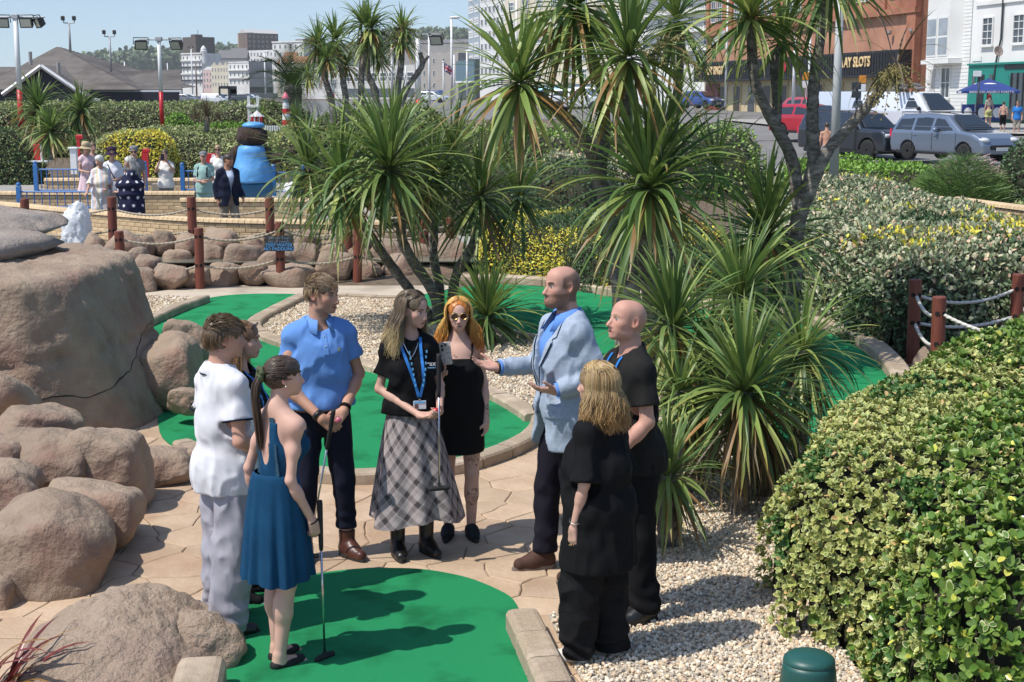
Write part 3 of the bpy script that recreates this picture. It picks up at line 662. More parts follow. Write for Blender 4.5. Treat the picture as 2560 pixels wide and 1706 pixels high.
def brick_wall(label, P, ztop, rows, core=0.18, cat='wall'):
 P = resample(smooth_path(P, 10), 0.02); t = thing('brick_wall', label, cat, (P[0].x, P[0].y, ztop - rows * .076))
 L = np.concatenate([[0], np.cumsum([(b - a).length for a, b in zip(P, P[1:])])])
 def loc(s):
  i = int(np.clip(np.searchsorted(L, s) - 1, 0, len(P) - 2)); q = (s - L[i]) / max(1e-9, L[i + 1] - L[i]); d = P[i + 1] - P[i]
  return P[i].lerp(P[i + 1], min(1, max(0, q))), atan2(d.y, d.x)
 Q = resample(P, 0.25); b = MB(); V = []
 for i, p in enumerate(Q):
  d = (Q[min(i + 1, len(Q) - 1)] - Q[max(i - 1, 0)]).normalized(); nn = Vector((-d.y, d.x, 0))
  for s_, z in ((-.5, 0), (-.5, 1), (.5, 1), (.5, 0)): V.append((p.x + nn.x * s_ * core, p.y + nn.y * s_ * core, ztop - 0.35 - rows * .076 + z * (rows * .076 + .31)))
 F = []
 for i in range(len(Q) - 1):
  for k in range(4): F.append((i * 4 + k, (i + 1) * 4 + k, (i + 1) * 4 + (k + 1) % 4, i * 4 + (k + 1) % 4))
 F.append((0, 1, 2, 3)); k = 4 * (len(Q) - 1); F.append((k + 3, k + 2, k + 1, k)); b.add(V, F); b.build('mortar', m_mortar, t, world=True)
 inv = wm(t).inverted(); n = 0; W = core / 2 - 0.042
 extra = MB()
 for r in range(rows):
  s_ = 0.115 if r % 2 == 0 else 0.0
  while s_ < L[-1] - 0.05:
   p, a = loc(s_ + 0.0); nn = Vector((sin(a), -cos(a), 0))
   M = Matrix.Translation((p.x + nn.x * W, p.y + nn.y * W, ztop - 0.07 - r * .076 - .04)) @ Matrix.Rotation(a, 4, 'Z')
   if n < 300: o = add('brick', BRK, t); o.matrix_basis = inv @ M; n += 1
   else: extra.bbox((0, 0, 0), (.222, .10, .068), .006, T=M)
   s_ += 0.230
 if extra.v: extra.build('bricks', m_brick, t, world=True, kind='stuff')
 s_ = 0.055
 while s_ < L[-1]:
  p, a = loc(s_); o = add('coping_brick', CPG, t); o.matrix_basis = inv @ Matrix.Translation((p.x, p.y, ztop - 0.035)) @ Matrix.Rotation(a, 4, 'Z'); s_ += 0.115
 return t
brick_wall('low curved cream brick wall just behind the pond rocks', [at(u, v, .80) for u, v in [(-40, 503), (60, 511), (160, 521), (268, 530), (380, 539), (482, 545), (600, 549), (716, 551), (850, 553), (960, 553)]], .80, 6)
brick_wall('cream brick wall behind the two women in long dresses', [dep(-20, 480, 30.6), dep(240, 480, 30.6), dep(490, 480, 30.6)], zat(480, 30.6), 10)
brick_wall('cream brick wall behind the man in the navy suit', [dep(452, 497, 28.4), dep(600, 497, 28.4), dep(790, 497, 28.4)], zat(497, 28.4), 10)
brick_wall('short cream brick wall on the upper terrace behind the visitors', [dep(113, 447, 35), dep(300, 447, 35), dep(500, 447, 35)], zat(447, 35), 9)
brick_wall('cream brick wall at the right edge below the pink tamarisk', [dep(2395, 496, 25.0), dep(2470, 506, 24.0), dep(2580, 522, 22.8)], zat(505, 24.0), 8)
m_leafc = mat('cordyline_leaf', (1, 1, 1), 0.45, attr=True, trans=0.28, rnd=0.22, spec=0.5)
m_bark = mat('grey_bark', (0.30, 0.27, 0.23), 0.95, (0.11, 0.095, 0.08), 14, bump=1.0, bs=32, stretch=(1, 1, 2.2), bdist=0.05, col3=(0.42, 0.39, 0.35), ns3=6)
m_leafh = mat('hedge_leaf', (1, 1, 1), 0.55, attr=True, trans=0.18, spec=0.5)
m_leafg = mat('glossy_leaf', (1, 1, 1), 0.30, attr=True, trans=0.15, spec=0.5, rnd=0.15)
m_core = mat('hedge_shade_core', (0.020, 0.024, 0.010), 0.95, (0.035, 0.03, 0.016), 9)  # dark tone stands for the shade inside the hedges
m_twig = mat('twig', (0.13, 0.09, 0.055), 0.9)
m_seed = mat('seed_head', (0.30, 0.25, 0.09), 0.8, (0.20, 0.17, 0.06), 30)
m_red_leaf = mat('phormium_leaf', (1, 1, 1), 0.35, attr=True, trans=0.2)
G1, G2, G3, G4 = (.125, .185, .045), (.185, .245, .062), (.29, .33, .10), (.070, .125, .034)
YL, BR, DD = (.34, .27, .06), (.24, .135, .05), (.33, .255, .15)
def strap_mesh(e0, bend, wd, cols, twist=0.0, ns=9, fold=0.28, powr=1.5):
 """one sword leaf of length 1 in the XZ plane, starting at elevation e0 and drooping by `bend`"""
 V = []; C = []; x = z = 0.0
 for i in range(ns + 1):
  s = i / ns; th = e0 - bend * s ** powr
  if i: x += cos(th) / ns; z += sin(th) / ns
  wi = wd * min(1.0, .55 + 1.6 * s) * max(0.02, (1 - s ** 2.6)); tw = twist * s
  nx, nz = -sin(th), cos(th)
  side = Vector((nx * sin(tw), cos(tw), nz * sin(tw))); up = Vector((nx * cos(tw), -sin(tw), nz * cos(tw)))
  for q in (-1, 0, 1):
   p = Vector((x, 0, z)) + side * (q * wi / 2) + up * (abs(q) * fold * wi / 2)
   V.append(p)
   c0, c1, c2 = cols; t = s
   c = [c0[k] + (c1[k] - c0[k]) * min(1, t * 4) for k in range(3)] if t < .25 else ([c1[k] + (c2[k] - c1[k]) * max(0, (t - .72) / .28) for k in range(3)])
   C.append([v * (0.86 if q == 0 else 1) for v in c])
 F = []
 for i in range(ns):
  for k in (0, 1): F.append((i * 3 + k, i * 3 + k + 1, i * 3 + 4 + k, i * 3 + 3 + k))
 return np.array([tuple(v) for v in V], np.float32), np.array(F), np.array(C, np.float32)
NEL = 12
STRAPS = {}
def strap_bank(key, wd, base, seeds=4):
 """leaf variants by elevation class; `base` = colour sets"""
 rg = random.Random(hash(key) % 1000 if not isinstance(key, str) else sum(map(ord, key)))
 for e in range(NEL):
  el = radians(88 - e * 150 / (NEL - 1))
  for k in range(seeds):
   up = e / (NEL - 1)
   if up < .25: cs = rg.choice(base[0])
   elif up < .72: cs = rg.choice(base[1])
   else: cs = rg.choice(base[2])
   bd = (0.12 + 0.9 * max(0, cos(el)) * rg.uniform(.5, 1.4)) if el > -0.3 else rg.uniform(.2, .6)
   if rg.random() < .12: bd += 0.8
   V, F, C = strap_mesh(el, bd, wd * rg.uniform(.8, 1.15), cs, rg.uniform(-.5, .5)); C = np.clip(C * (1.0 if key == 'dead' else 1.42), 0, .8)
   STRAPS[key, e, k] = (npmesh('leaf', V, F, m_leafc, True, col=C), V, F, C)
LIVE = [((.20, .22, .06), G2, G3), ((.12, .17, .04), G1, G1), ((.16, .2, .05), G1, G2), ((.10, .14, .035), G4, G1)]
MIDL = [((.14, .17, .05), G1, G2), ((.09, .12, .03), G4, G1), ((.10, .14, .035), G1, BR), ((.12, .16, .04), G2, YL), ((.1, .15, .04), G4, G4)]
OLDL = [((.10, .12, .035), G4, BR), ((.16, .16, .05), G3, DD), ((.15, .12, .05), BR, DD), ((.10, .14, .035), G1, BR), ((.12, .15, .04), G4, G2)]
strap_bank('near', 0.046, (LIVE, MIDL, OLDL)); strap_bank('broad', 0.060, (LIVE, MIDL, OLDL))
YG = [((.36, .34, .07), G3, G3), ((.28, .28, .06), G3, G2), ((.22, .24, .05), G2, G3)]
strap_bank('yellow', 0.052, (YG, YG + MIDL[:2], OLDL))
strap_bank('far', 0.075, (LIVE, MIDL, OLDL))
DEADC = [((.16, .11, .06), (.14, .10, .055), (.20, .15, .09)), ((.10, .08, .05), (.22, .17, .10), (.26, .2, .13))]
strap_bank('dead', 0.040, (DEADC, DEADC, DEADC))
def crown(leaves, c, R, n, bank='near', e0=0.0, e1=1.0, tilt=None, rg=random, clump=1.0):
 """add n leaf placements of a rosette at world point c; R = leaf length (m)"""
 T = Matrix.Identity(4); n = int(n * (1.35 if bank not in ('dead', 'far') else 1.1))
 if tilt: T = Matrix.Rotation(tilt[0], 4, 'X') @ Matrix.Rotation(tilt[1], 4, 'Y')
 for i in range(n):
  t = e0 + (e1 - e0) * ((i + rg.random()) / n) ** clump
  e = min(NEL - 1, max(0, int(t * NEL + rg.uniform(-.5, .5)))); k = rg.randrange(4)
  az = i * 2.39996 + rg.uniform(-.35, .35); s = R * rg.uniform(.78, 1.12) * (0.85 if t < .12 else 1.0)
  o = Vector(c) + T.to_3x3() @ Vector((cos(az) * .03, sin(az) * .03, (0.5 - t) * 0.16 * R))
  M = Matrix.Translation(o) @ T @ Matrix.Rotation(az, 4, 'Z') @ Matrix.Rotation(rg.uniform(-.12, .12), 4, 'Y') @ Matrix.Rotation(rg.uniform(-.25, .25), 4, 'X') @ Matrix.Diagonal((s, s, s, 1))
  leaves.append((bank, e, k, M))
def put_leaves(t, leaves, near=300, one=False):
 inv = wm(t).inverted()
 leaves.sort(key=lambda q: (q[3].translation - Vector((0, 0, EYE))).length - random.uniform(0, 1.2) * 0)
 if one: near = 0
 elif len(leaves) > near:            # keep the leaves that show largest as objects: a fair sample of every crown, nearest first
  pass
 for b, e, k, M in leaves[:near]:
  o = add('leaf', STRAPS[b, e, k][0], t); o.matrix_basis = inv @ M
 rest = leaves[near:]
 if rest:
  VV, FF, CC = [], [], []; n = 0
  for b, e, k, M in rest:
   _, V, F, C = STRAPS[b, e, k]; A = np.array(inv @ M, np.float32)
   VV.append(V @ A[:3, :3].T + A[:3, 3]); FF.append(F + n); CC.append(C * random.uniform(.8, 1.2)); n += len(V)
  add('leaves', npmesh('leaves', np.concatenate(VV), np.concatenate(FF), m_leafc, True, col=np.concatenate(CC)), t, kind='stuff')
def trunk_mesh(paths, name='trunk'):
 b = MB()
 for P, r0, r1 in paths:
  Q = smooth_path(P, 7); n = len(Q)
  b.tube(Q, [(r0 + (r1 - r0) * i / (n - 1)) * (1 + random.uniform(-.10, .10)) for i in range(n)], 10)
 return b.mesh(name, m_bark, True)
def seedhead(parent, c, R, n=26, droop=0.6):
 b = MB()
 for i in range(n):
  a = random.uniform(0, 2 * pi); u = random.uniform(-.5, .9); L = R * random.uniform(.6, 1)
  d = Vector((cos(a) * cos(u), sin(a) * cos(u), sin(u))); P = [Vector(c) + d * L * s - Vector((0, 0, droop * L * s * s)) for s in (0, .35, .7, 1)]
  b.tube(P, [.006, .004, .003, .002], 4)
  for s in range(14):
   q = P[1].lerp(P[3], random.random()) + Vector([random.uniform(-.03, .03) for _ in range(3)]); b.ball(q, .011, 5, 3)
 return b.build('seed_head', m_seed, parent, world=True, kind='stuff')
def px(u, v, d): return dep(u, v, d)
def tree_thing(base, label, name='cordyline_palm', group=None): return thing(name, label, 'palm', tuple(base), group=group)
bA = at(1100, 812, 0)
t = tree_thing(bA, 'many-trunked green cordyline palm on the white gravel island')
add('trunk', trunk_mesh([([bA, px(1085, 735, 18.2), px(1030, 650, 18.0), px(1003, 590, 17.9), px(1008, 520, 17.8), px(985, 440, 17.7)], .085, .05),
 ([bA + Vector((-.05, 0, 0)), px(1040, 745, 18.3), px(975, 660, 18.1), px(920, 580, 17.8), px(890, 520, 17.6), px(868, 470, 17.5)], .07, .045),
 ([bA, px(1098, 720, 18.4), px(1084, 640, 18.5), px(1086, 560, 18.7), px(1090, 470, 18.8), px(1125, 400, 18.9)], .075, .045),
 ([bA + Vector((.08, 0, 0)), px(1128, 770, 18.3), px(1140, 690, 18.2), px(1178, 620, 18.1), px(1195, 560, 18.0), px(1199, 500, 18.0)], .075, .05),
 ([px(1008, 520, 17.8), px(995, 430, 18.2), px(985, 360, 18.5)], .05, .04), ([px(1195, 560, 18.0), px(1260, 540, 18.4), px(1295, 505, 18.6)], .045, .035)]), t, world=True)
Ls = []
for (u, v, d, R, n, bk) in ((972, 423, 17.3, 1.25, 130, 'near'), (1199, 492, 17.7, 1.05, 105, 'near'), (850, 462, 17.5, 1.1, 105, 'near'), (985, 352, 18.6, .92, 80, 'near'), (1130, 392, 18.8, .92, 80, 'near'), (1298, 496, 18.6, .95, 80, 'near'), (770, 420, 18.4, .95, 80, 'near'), (1080, 440, 18.2, .9, 80, 'near'), (905, 405, 18.8, .85, 70, 'near')):
 crown(Ls, px(u, v, d), R, n, bk, 0.02, 0.97)
put_leaves(t, Ls)
bB = at(1590, 960, 0); bB = Vector((bB.x, 14.6, 0))
t = tree_thing(bB, 'tallest cordyline palm with two straight trunks, behind the two bald men')
add('trunk', trunk_mesh([([bB + Vector((-.08, 0, 0)), px(1582, 790, 14.5), px(1572, 680, 14.5), px(1565, 560, 14.5), px(1590, 500, 14.5), px(1615, 480, 14.5)], .10, .075),
 ([bB + Vector((.12, .05, 0)), px(1625, 760, 14.7), px(1612, 640, 14.7), px(1608, 560, 14.7), px(1600, 400, 14.8), px(1560, 230, 14.7), px(1571, 150, 14.6)], .095, .05),
 ([bB + Vector((.2, .1, 0)), px(1672, 720, 15.0), px(1665, 600, 15.1), px(1660, 430, 15.4), px(1690, 280, 15.8), px(1700, 80, 16)], .085, .05),
 ([bB + Vector((-.1, .2, 0)), px(1540, 650, 15.6), px(1500, 450, 15.6), px(1450, 330, 15.4), px(1370, 260, 15.2), px(1305, 215, 15)], .085, .055),
 ([px(1500, 450, 15.6), px(1510, 250, 15.8), px(1440, 30, 15.6)], .07, .05)]), t, world=True)
Ls = []
for (u, v, d, R, n, bk, lo, hi) in ((1622, 474, 14.2, 1.22, 130, 'broad', 0.0, .95), (1571, 143, 14.3, 1.0, 95, 'broad', 0.0, .95), (1299, 207, 15.0, 1.0, 100, 'broad', 0.03, 1), (1437, 18, 15.4, 1.15, 100, 'broad', .25, 1), (1690, 50, 16.0, .95, 60, 'near', .0, 1), (1660, 390, 15.4, 1.05, 50, 'near', 0, .6), (1790, 420, 16.0, .8, 45, 'near', 0, .9)):
 crown(Ls, px(u, v, d), R, n, bk, lo, hi)
put_leaves(t, Ls); seedhead(t, px(1670, 110, 14.2), .45, 20)
bC = dep(1985, 640, 15.4); bC = Vector((bC.x, 15.4, 0))
t = tree_thing(bC, 'forked grey-trunked cordyline palm with a seed head, before the parked cars')
add('trunk', trunk_mesh([([bC, px(1992, 580, 15.3), px(2020, 480, 15.2), px(2035, 410, 15.2), px(2031, 330, 15.2), px(2035, 206, 15.2), px(2053, 86, 15.2), px(2072, -60, 15.2)], .095, .048),
 ([px(2015, 500, 15.2), px(2063, 389, 15.1), px(2104, 337, 15.1), px(2173, 261, 15.0), px(2218, 200, 15.0), px(2240, 165, 15.0)], .070, .040),
 ([px(2000, 540, 15.3), px(1980, 400, 15.2), px(1935, 310, 15.1), px(1890, 215, 15.0), px(1878, 120, 15), px(1874, 60, 15)], .075, .040),
 ([px(1940, 320, 15.1), px(1943, 250, 15.3), px(1935, 160, 15.4), px(1955, 110, 15.5)], .055, .04)]), t, world=True)
Ls = []
crown(Ls, px(1874, 45, 14.9), 1.05, 90, 'yellow', 0.05, .8); crown(Ls, px(1958, 100, 15.5), .85, 50, 'yellow', 0.1, .9); crown(Ls, px(2074, -70, 15.2), 1.0, 60, 'yellow', 0.35, .95)
crown(Ls, px(2240, 165, 15.0), .75, 14, 'dead', 0.1, .7)
put_leaves(t, Ls); seedhead(t, px(2238, 175, 14.9), .42, 34, .9)
t = tree_thing(dep(1915, 760, 15.6) * Vector((1, 1, 0)), 'shaded cordyline palm rising beside the big pale hedge')
add('trunk', trunk_mesh([([t.location.copy(), px(1912, 700, 15.6), px(1915, 600, 15.6)], .09, .07)]), t, world=True)
Ls = []; crown(Ls, px(1915, 594, 15.5), 1.08, 130, 'broad', 0, .97); crown(Ls, px(1905, 660, 15.5), .85, 40, 'dead', .75, 1); put_leaves(t, Ls)
def low_palm(u, v, d, R, n, label, bank='broad', skirt=30, lo=0.0, hi=1.0, tilt=None):
 c = px(u, v, d); t = tree_thing((c.x, c.y, 0), label)
 add('trunk', trunk_mesh([([Vector((c.x, c.y + .05, -.05)), Vector((c.x, c.y, c.z * .5)), c], .07, .06)]), t, world=True)
 Ls = []; crown(Ls, c, R, n, bank, lo, hi, tilt)
 if skirt: crown(Ls, c - Vector((0, 0, .10)), R * .85, skirt, 'dead', .82, 1.0)
 put_leaves(t, Ls); return t
low_palm(1861, 982, 9.7, .74, 150, 'big low cordyline rosette beside the clipped variegated hedge', skirt=30)
low_palm(1682, 818, 10.6, .70, 130, 'cordyline rosette right behind the bald man in black', skirt=40)
low_palm(2005, 880, 10.6, .66, 110, 'dark cordyline rosette spreading over the right green', 'near', 40, .12, 1.0)
low_palm(1673, 1190, 9.0, .50, 90, 'smallest green cordyline rosette low on the white gravel', skirt=12)
low_palm(1850, 745, 11.4, .78, 110, 'dark upright cordyline rosette above the big low one', skirt=40)
low_palm(1770, 890, 10.9, .62, 90, 'cordyline rosette squeezed between the bald man and the big low one', 'near', 50, .05, 1.0)
low_palm(1920, 1060, 10.2, .60, 80, 'drooping cordyline behind the big low rosette on the right', 'near', 60, .3, 1.0)
low_palm(1700, 980, 10.0, .58, 80, 'dense cordyline rosette beside the black T-shirt', 'near', 40, .1, 1.0)
low_palm(1740, 1010, 10.3, .6, 70, 'half hidden cordyline rosette with many dry leaves', 'near', 70, .4, 1.0)
low_palm(1217, 795, 16.9, .92, 130, 'spiky cordyline with a dry skirt behind the red-haired woman', 'near', 60, 0, .8)
def far_palms(label, base, crowns, trunks, bank='far', one=True, group=None):
 t = tree_thing(base, label, group=group); add('trunk', trunk_mesh(trunks), t, world=True); Ls = []
 for (u, v, d, R, n, lo, hi) in crowns: crown(Ls, px(u, v, d), R, n, bank, lo, hi)
 put_leaves(t, Ls, one=one); return t
d = 32
far_palms('tall cordyline clump with seed heads against the sky, left of the middle', dep(830, 300, d),
 [(796, 112, d, .72, 80, 0, .95), (838, 100, d + .6, .72, 80, 0, .95), (817, 148, d - .3, .65, 70, 0.05, 1), (770, 190, d, .5, 40, .2, 1), (866, 165, d + .5, .6, 60, .1, 1)],
 [([dep(835, 310, d), px(828, 250, d), px(808, 180, d), px(796, 115, d)], .09, .06), ([dep(870, 310, d), px(862, 230, d), px(842, 110, d + .5)], .08, .06)]); seedhead(bpy.data.objects[-1] if False else COL.objects[-2].parent, px(778, 105, d), .35, 24)
far_palms('tallest far cordyline with two heads against the sky', dep(925, 300, d),
 [(924, 72, d, .78, 110, 0, .95), (905, 60, d + .4, .7, 60, 0, .7), (930, 95, d, .8, 40, .6, 1), (948, 150, d + .6, .55, 40, .1, 1)],
 [([dep(945, 310, d), px(938, 231, d), px(918, 175, d), px(924, 80, d)], .09, .06), ([dep(905, 310, d), px(903, 220, d), px(905, 160, d), px(908, 80, d)], .08, .06)])
far_palms('far cordyline with drooping yellow leaves beside the bare broken branch', dep(995, 310, d),
 [(1006, 78, d, .66, 80, 0, .9), (1004, 100, d, .7, 40, .6, 1)],
 [([dep(995, 310, d), px(993, 234, d), px(1003, 160, d), px(1006, 85, d)], .09, .06), ([dep(1000, 310, d), px(1012, 234, d), px(1046, 180, d), px(1056, 160, d), px(1050, 132, d)], .08, .05), ([px(1056, 160, d), px(1072, 140, d)], .05, .03)])
seedhead(COL.objects[-2].parent, px(1010, 70, d), .5, 34, .3)
for (u, v, dd, R, n, lab) in ((93, 272, 42, 1.05, 150, 'spiky dark cordyline at the left, before the gabled roof'), (203, 280, 41.5, 1.0, 150, 'round spiky cordyline right of the two others at the left'), (127, 330, 41, 1.0, 140, 'lower dark cordyline between the two round ones at the left'),
  (186, 365, 40.5, .42, 60, 'small yellowish cordyline beside the woman in the sun hat'), (740, 290, 47, .6, 70, 'small cordyline beside the miniature lighthouse'), (654, 290, 50, .6, 60, 'yellow-green spiky plant behind the white toy tower')):
 far_palms(lab, dep(u, v + 60, dd), [(u, v, dd, R, n, 0, 1)], [([dep(u, v + 70, dd), dep(u, v, dd)], .1, .08)])
far_palms('brown-leaved spiky plant in the middle of the far hedge', dep(517, 320, 49), [(517, 292, 49, .75, 90, 0, .6), (490, 296, 49, .55, 50, 0, .6), (548, 300, 49, .5, 50, 0, .6)], [([dep(517, 330, 49), dep(517, 292, 49)], .1, .08)], 'dead')
def date_palm(c, R, nf, label):
 t = thing('date_palm', label, 'palm', tuple(c)); b = MB(); b.lathe([(.30, -2.5), (.32, -.4), (.36, 0), (.2, .25)], n=12); b.build('trunk', m_bark, t)
 meshes = []
 for var in range(4):
  bend = (.5, .9, 1.3, 1.0)[var]; V, F, C = [], [], []
  x = z = 0; n = 26
  for i in range(n + 1):
   s = i / n; th = -bend * s ** 1.4 * 1.3
   if i: x += cos(th) / n; z += sin(th) / n
   for sd in (-1, 1):
    L = .30 * (1 - abs(s - .45) * 1.5 + .25) * random.uniform(.85, 1.1); q = len(V)
    V += [(x, 0, z), (x + .012, sd * .004, z), (x + L * .62, sd * L * .75, z + L * .18 - s * .1), (x + .03, 0, z)]
    F += [(q, q + 1, q + 2, q + 3)]; g = random.uniform(.8, 1.2); C += [(.045 * g, .085 * g, .022 * g)] * 4
  meshes.append(npmesh('frond', np.array(V), np.array(F), m_leafc, False, col=np.array(C)))
 for i in range(nf):
  o = add('frond', random.choice(meshes), t); e = radians(75 - 105 * (i / nf)); s = R * random.uniform(.85, 1.1)
  o.matrix_basis = Matrix.Rotation(i * 2.4, 4, 'Z') @ Matrix.Rotation(-e, 4, 'Y') @ Matrix.Diagonal((s, s, s, 1))
 return t
date_palm(dep(733, 222, 56), 2.0, 54, 'dark feathery date palm behind the miniature lighthouse')
def hedge_hull(foot, z0, h, r, res, bump=0.12, power=2.4, zf=None):
 xs = [p[0] for p in foot]; ys = [p[1] for p in foot]
 X, Y = np.meshgrid(np.arange(min(xs) - res, max(xs) + 2 * res, res), np.arange(min(ys) - res, max(ys) + 2 * res, res))
 e = edgedist(X, Y, foot) * np.where(inpoly(X, Y, foot), 1, -1)
 P = np.stack([X, Y, X * 0], -1).astype(np.float32)
 e = e + 0.35 * r * vnoise(P, .9 / r, 5) + res * .3
 q = np.clip(e / r, 0, 1); H = (1 - (1 - q) ** power) ** (1 / power)
 hh = h if not callable(h) else h(X, Y); zz = z0 if not callable(z0) else z0(X, Y)
 Z = zz + H * hh * (1 + bump * fbm(P, .8, 7, 3)) ; m = e > -res * 1.2
 Z = np.where(e > 0, Z, zz - .05)
 n = X.shape; I = np.arange(X.size).reshape(n); F = np.stack([I[:-1, :-1], I[:-1, 1:], I[1:, 1:], I[1:, :-1]], -1).reshape(-1, 4)
 F = F[m.ravel()[F].all(1)]; V = np.stack([X, Y, Z], -1).reshape(-1, 3).astype(np.float32)
 u = np.unique(F); mp = np.full(len(V), -1); mp[u] = np.arange(len(u)); return V[u], mp[F]
def sample_hull(V, F, n, visible=True):
 T = np.concatenate([F[:, [0, 1, 2]], F[:, [0, 2, 3]]]); a, b, c = V[T[:, 0]], V[T[:, 1]], V[T[:, 2]]
 N = np.cross(b - a, c - a); A = np.linalg.norm(N, axis=1); N = N / (A[:, None] + 1e-9)
 if visible: ctr = (a + b + c) / 3 - np.array((0, 0, EYE)); face = (N * ctr).sum(1) / np.linalg.norm(ctr, axis=1); A = A * np.where(face < 0.25, 1, 0.05)
 k = RNG.choice(len(T), n, p=A / A.sum()); r1, r2 = np.sqrt(RNG.random(n)), RNG.random(n)
 return a[k] * (1 - r1)[:, None] + b[k] * (r1 * (1 - r2))[:, None] + c[k] * (r1 * r2)[:, None], N[k]
def unit(v): return v / (np.linalg.norm(v, axis=-1, keepdims=True) + 1e-9)
LEAFGAIN = 1.75
def leaf_cloud(P, A, Nn, L, W, c_mid, c_edge, full=True, cup=0.18, rim=.7):
 """leaves from base points P along axes A with face normals Nn; lengths L, widths W; colours"""
 n = len(P); S = unit(np.cross(A, Nn)); U = unit(np.cross(S, A)); L = L[:, None]; W = W[:, None]
 if full:
  st = ((.22, .40), (.54, .5), (.84, .32)); rimp = [P] + [P + A * L * a_ + S * W * w_ + U * W * cup * w_ * 2 for a_, w_ in st] + [P + A * L] + [P + A * L * a_ - S * W * w_ + U * W * cup * w_ * 2 for a_, w_ in st[::-1]]
  ctr = P + A * L * .52; pts = rimp + [ctr + (q - ctr) * rim for q in rimp] + [ctr]; tri = []
  for i in range(8): j = (i + 1) % 8; tri += [(i, 8 + i, 8 + j), (i, 8 + j, j), (8 + i, 16, 8 + j)]
  cols = [c_edge] * 8 + [c_mid] * 9; f = np.array(tri)
 else:
  pts = [P, P + A * L * .32 + S * W * .46 + U * W * cup, P + A * L * .74 + S * W * .38 + U * W * cup, P + A * L, P + A * L * .74 - S * W * .38 + U * W * cup, P + A * L * .32 - S * W * .46 + U * W * cup]
  f = np.array([(0, 1, 5), (1, 2, 5), (2, 4, 5), (2, 3, 4)]); cols = [c_mid, c_edge, c_edge, c_edge, c_edge, c_edge]
 m = len(pts); V = np.stack(pts, 1).reshape(-1, 3); C = np.stack(cols, 1).reshape(-1, 3)
 return V, (f[None] + (np.arange(n) * m)[:, None, None]).reshape(-1, 3), np.clip(C * LEAFGAIN, 0, .85)
def hedge(name, label, cat, foot, z0, h, r, res, n, size, pal, patch=None, full=False, sticks=0.35, core_in=0.05, group=None, visible=True, bump=.12, m=None, jit=1.0):
 """pal: [(mid colour, edge colour, weight)]; patch: (pal2, noise scale, threshold)"""
 V, F = hedge_hull(foot, z0, h, r, res, bump)
 N = vnormals(V, F); c = foot[0]; t = thing(name, label, cat, (float(V[:, 0].mean()), float(V[:, 1].mean()), float(V[:, 2].min())), group=group)
 add('shade_core', npmesh('shade_core', V - N * core_in, F, m_core, True), t, world=True)  # added solid hull under the leaves, dark to block light, not real branchwork
 P, Nn = sample_hull(V, F, n, visible); P = P + Nn * (RNG.uniform(-core_in * 1.2, size * .8 * jit, n))[:, None]
 A = unit(Nn * RNG.uniform(.0, 1.0, (n, 1)) + RNG.normal(size=(n, 3)) * .8 + np.array((0, 0, .25))); Q = unit(Nn + RNG.normal(size=(n, 3)) * .55 + np.array((0, 0, .3)))
 def pick(p, cnt):
  w = np.array([q[2] for q in p], float); k = RNG.choice(len(p), cnt, p=w / w.sum()); return np.array([q[0] for q in p])[k], np.array([q[1] for q in p])[k]
 cm, ce = pick(pal, n)
 for pt in (patch or []):
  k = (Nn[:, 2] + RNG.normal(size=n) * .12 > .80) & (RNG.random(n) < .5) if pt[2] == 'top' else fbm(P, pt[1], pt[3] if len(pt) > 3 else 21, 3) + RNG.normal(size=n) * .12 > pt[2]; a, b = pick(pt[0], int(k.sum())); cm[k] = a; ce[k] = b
 g = RNG.uniform(.72, 1.25, (n, 1)); Lg = size * RNG.uniform(.7, 1.3, n)
 V2, F2, C2 = leaf_cloud(P, A, Q, Lg, Lg * RNG.uniform(.42, .62, n), cm * g, ce * g, full)
 add('leaves', npmesh('leaves', V2, F2, m or m_leafh, False, col=C2), t, world=True, kind='stuff'); return t
PG = [((.040, .085, .025), (.045, .09, .028), 5), ((.06, .115, .03), (.065, .12, .035), 4), ((.03, .065, .02), (.03, .065, .02), 3)]
PSIL = [((.075, .11, .045), (.10, .135, .058), 5), ((.15, .18, .10), (.20, .22, .13), 4), ((.04, .07, .03), (.05, .08, .035), 4), ((.30, .29, .21), (.36, .33, .24), 1.6), ((.33, .22, .14), (.33, .22, .14), .5)]
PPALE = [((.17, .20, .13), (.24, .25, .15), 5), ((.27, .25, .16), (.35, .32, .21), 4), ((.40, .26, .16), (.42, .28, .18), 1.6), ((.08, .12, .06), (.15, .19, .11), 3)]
PYEL = [((.46, .34, .03), (.54, .42, .05), 6), ((.34, .28, .04), (.45, .36, .05), 3), ((.07, .12, .025), (.10, .15, .03), 2)]
PVAR = [((.10, .15, .045), (.30, .31, .14), 5), ((.06, .11, .03), (.22, .25, .10), 4), ((.22, .22, .08), (.38, .36, .17), 3), ((.04, .08, .02), (.05, .09, .025), 2)]
POLI = [((.10, .135, .04), (.15, .18, .06), 5), ((.06, .10, .025), (.09, .13, .04), 4), ((.16, .17, .07), (.24, .24, .12), 3), ((.20, .15, .06), (.22, .17, .07), .6)]
PBRI = [((.10, .19, .02), (.13, .23, .03), 5), ((.06, .13, .015), (.09, .17, .02), 4)]
PDRK = [((.022, .05, .016), (.026, .055, .018), 5), ((.04, .075, .025), (.045, .08, .03), 3), ((.06, .10, .04), (.07, .11, .045), 1)]
def fp(L): return [(p.x, p.y) for p in L]
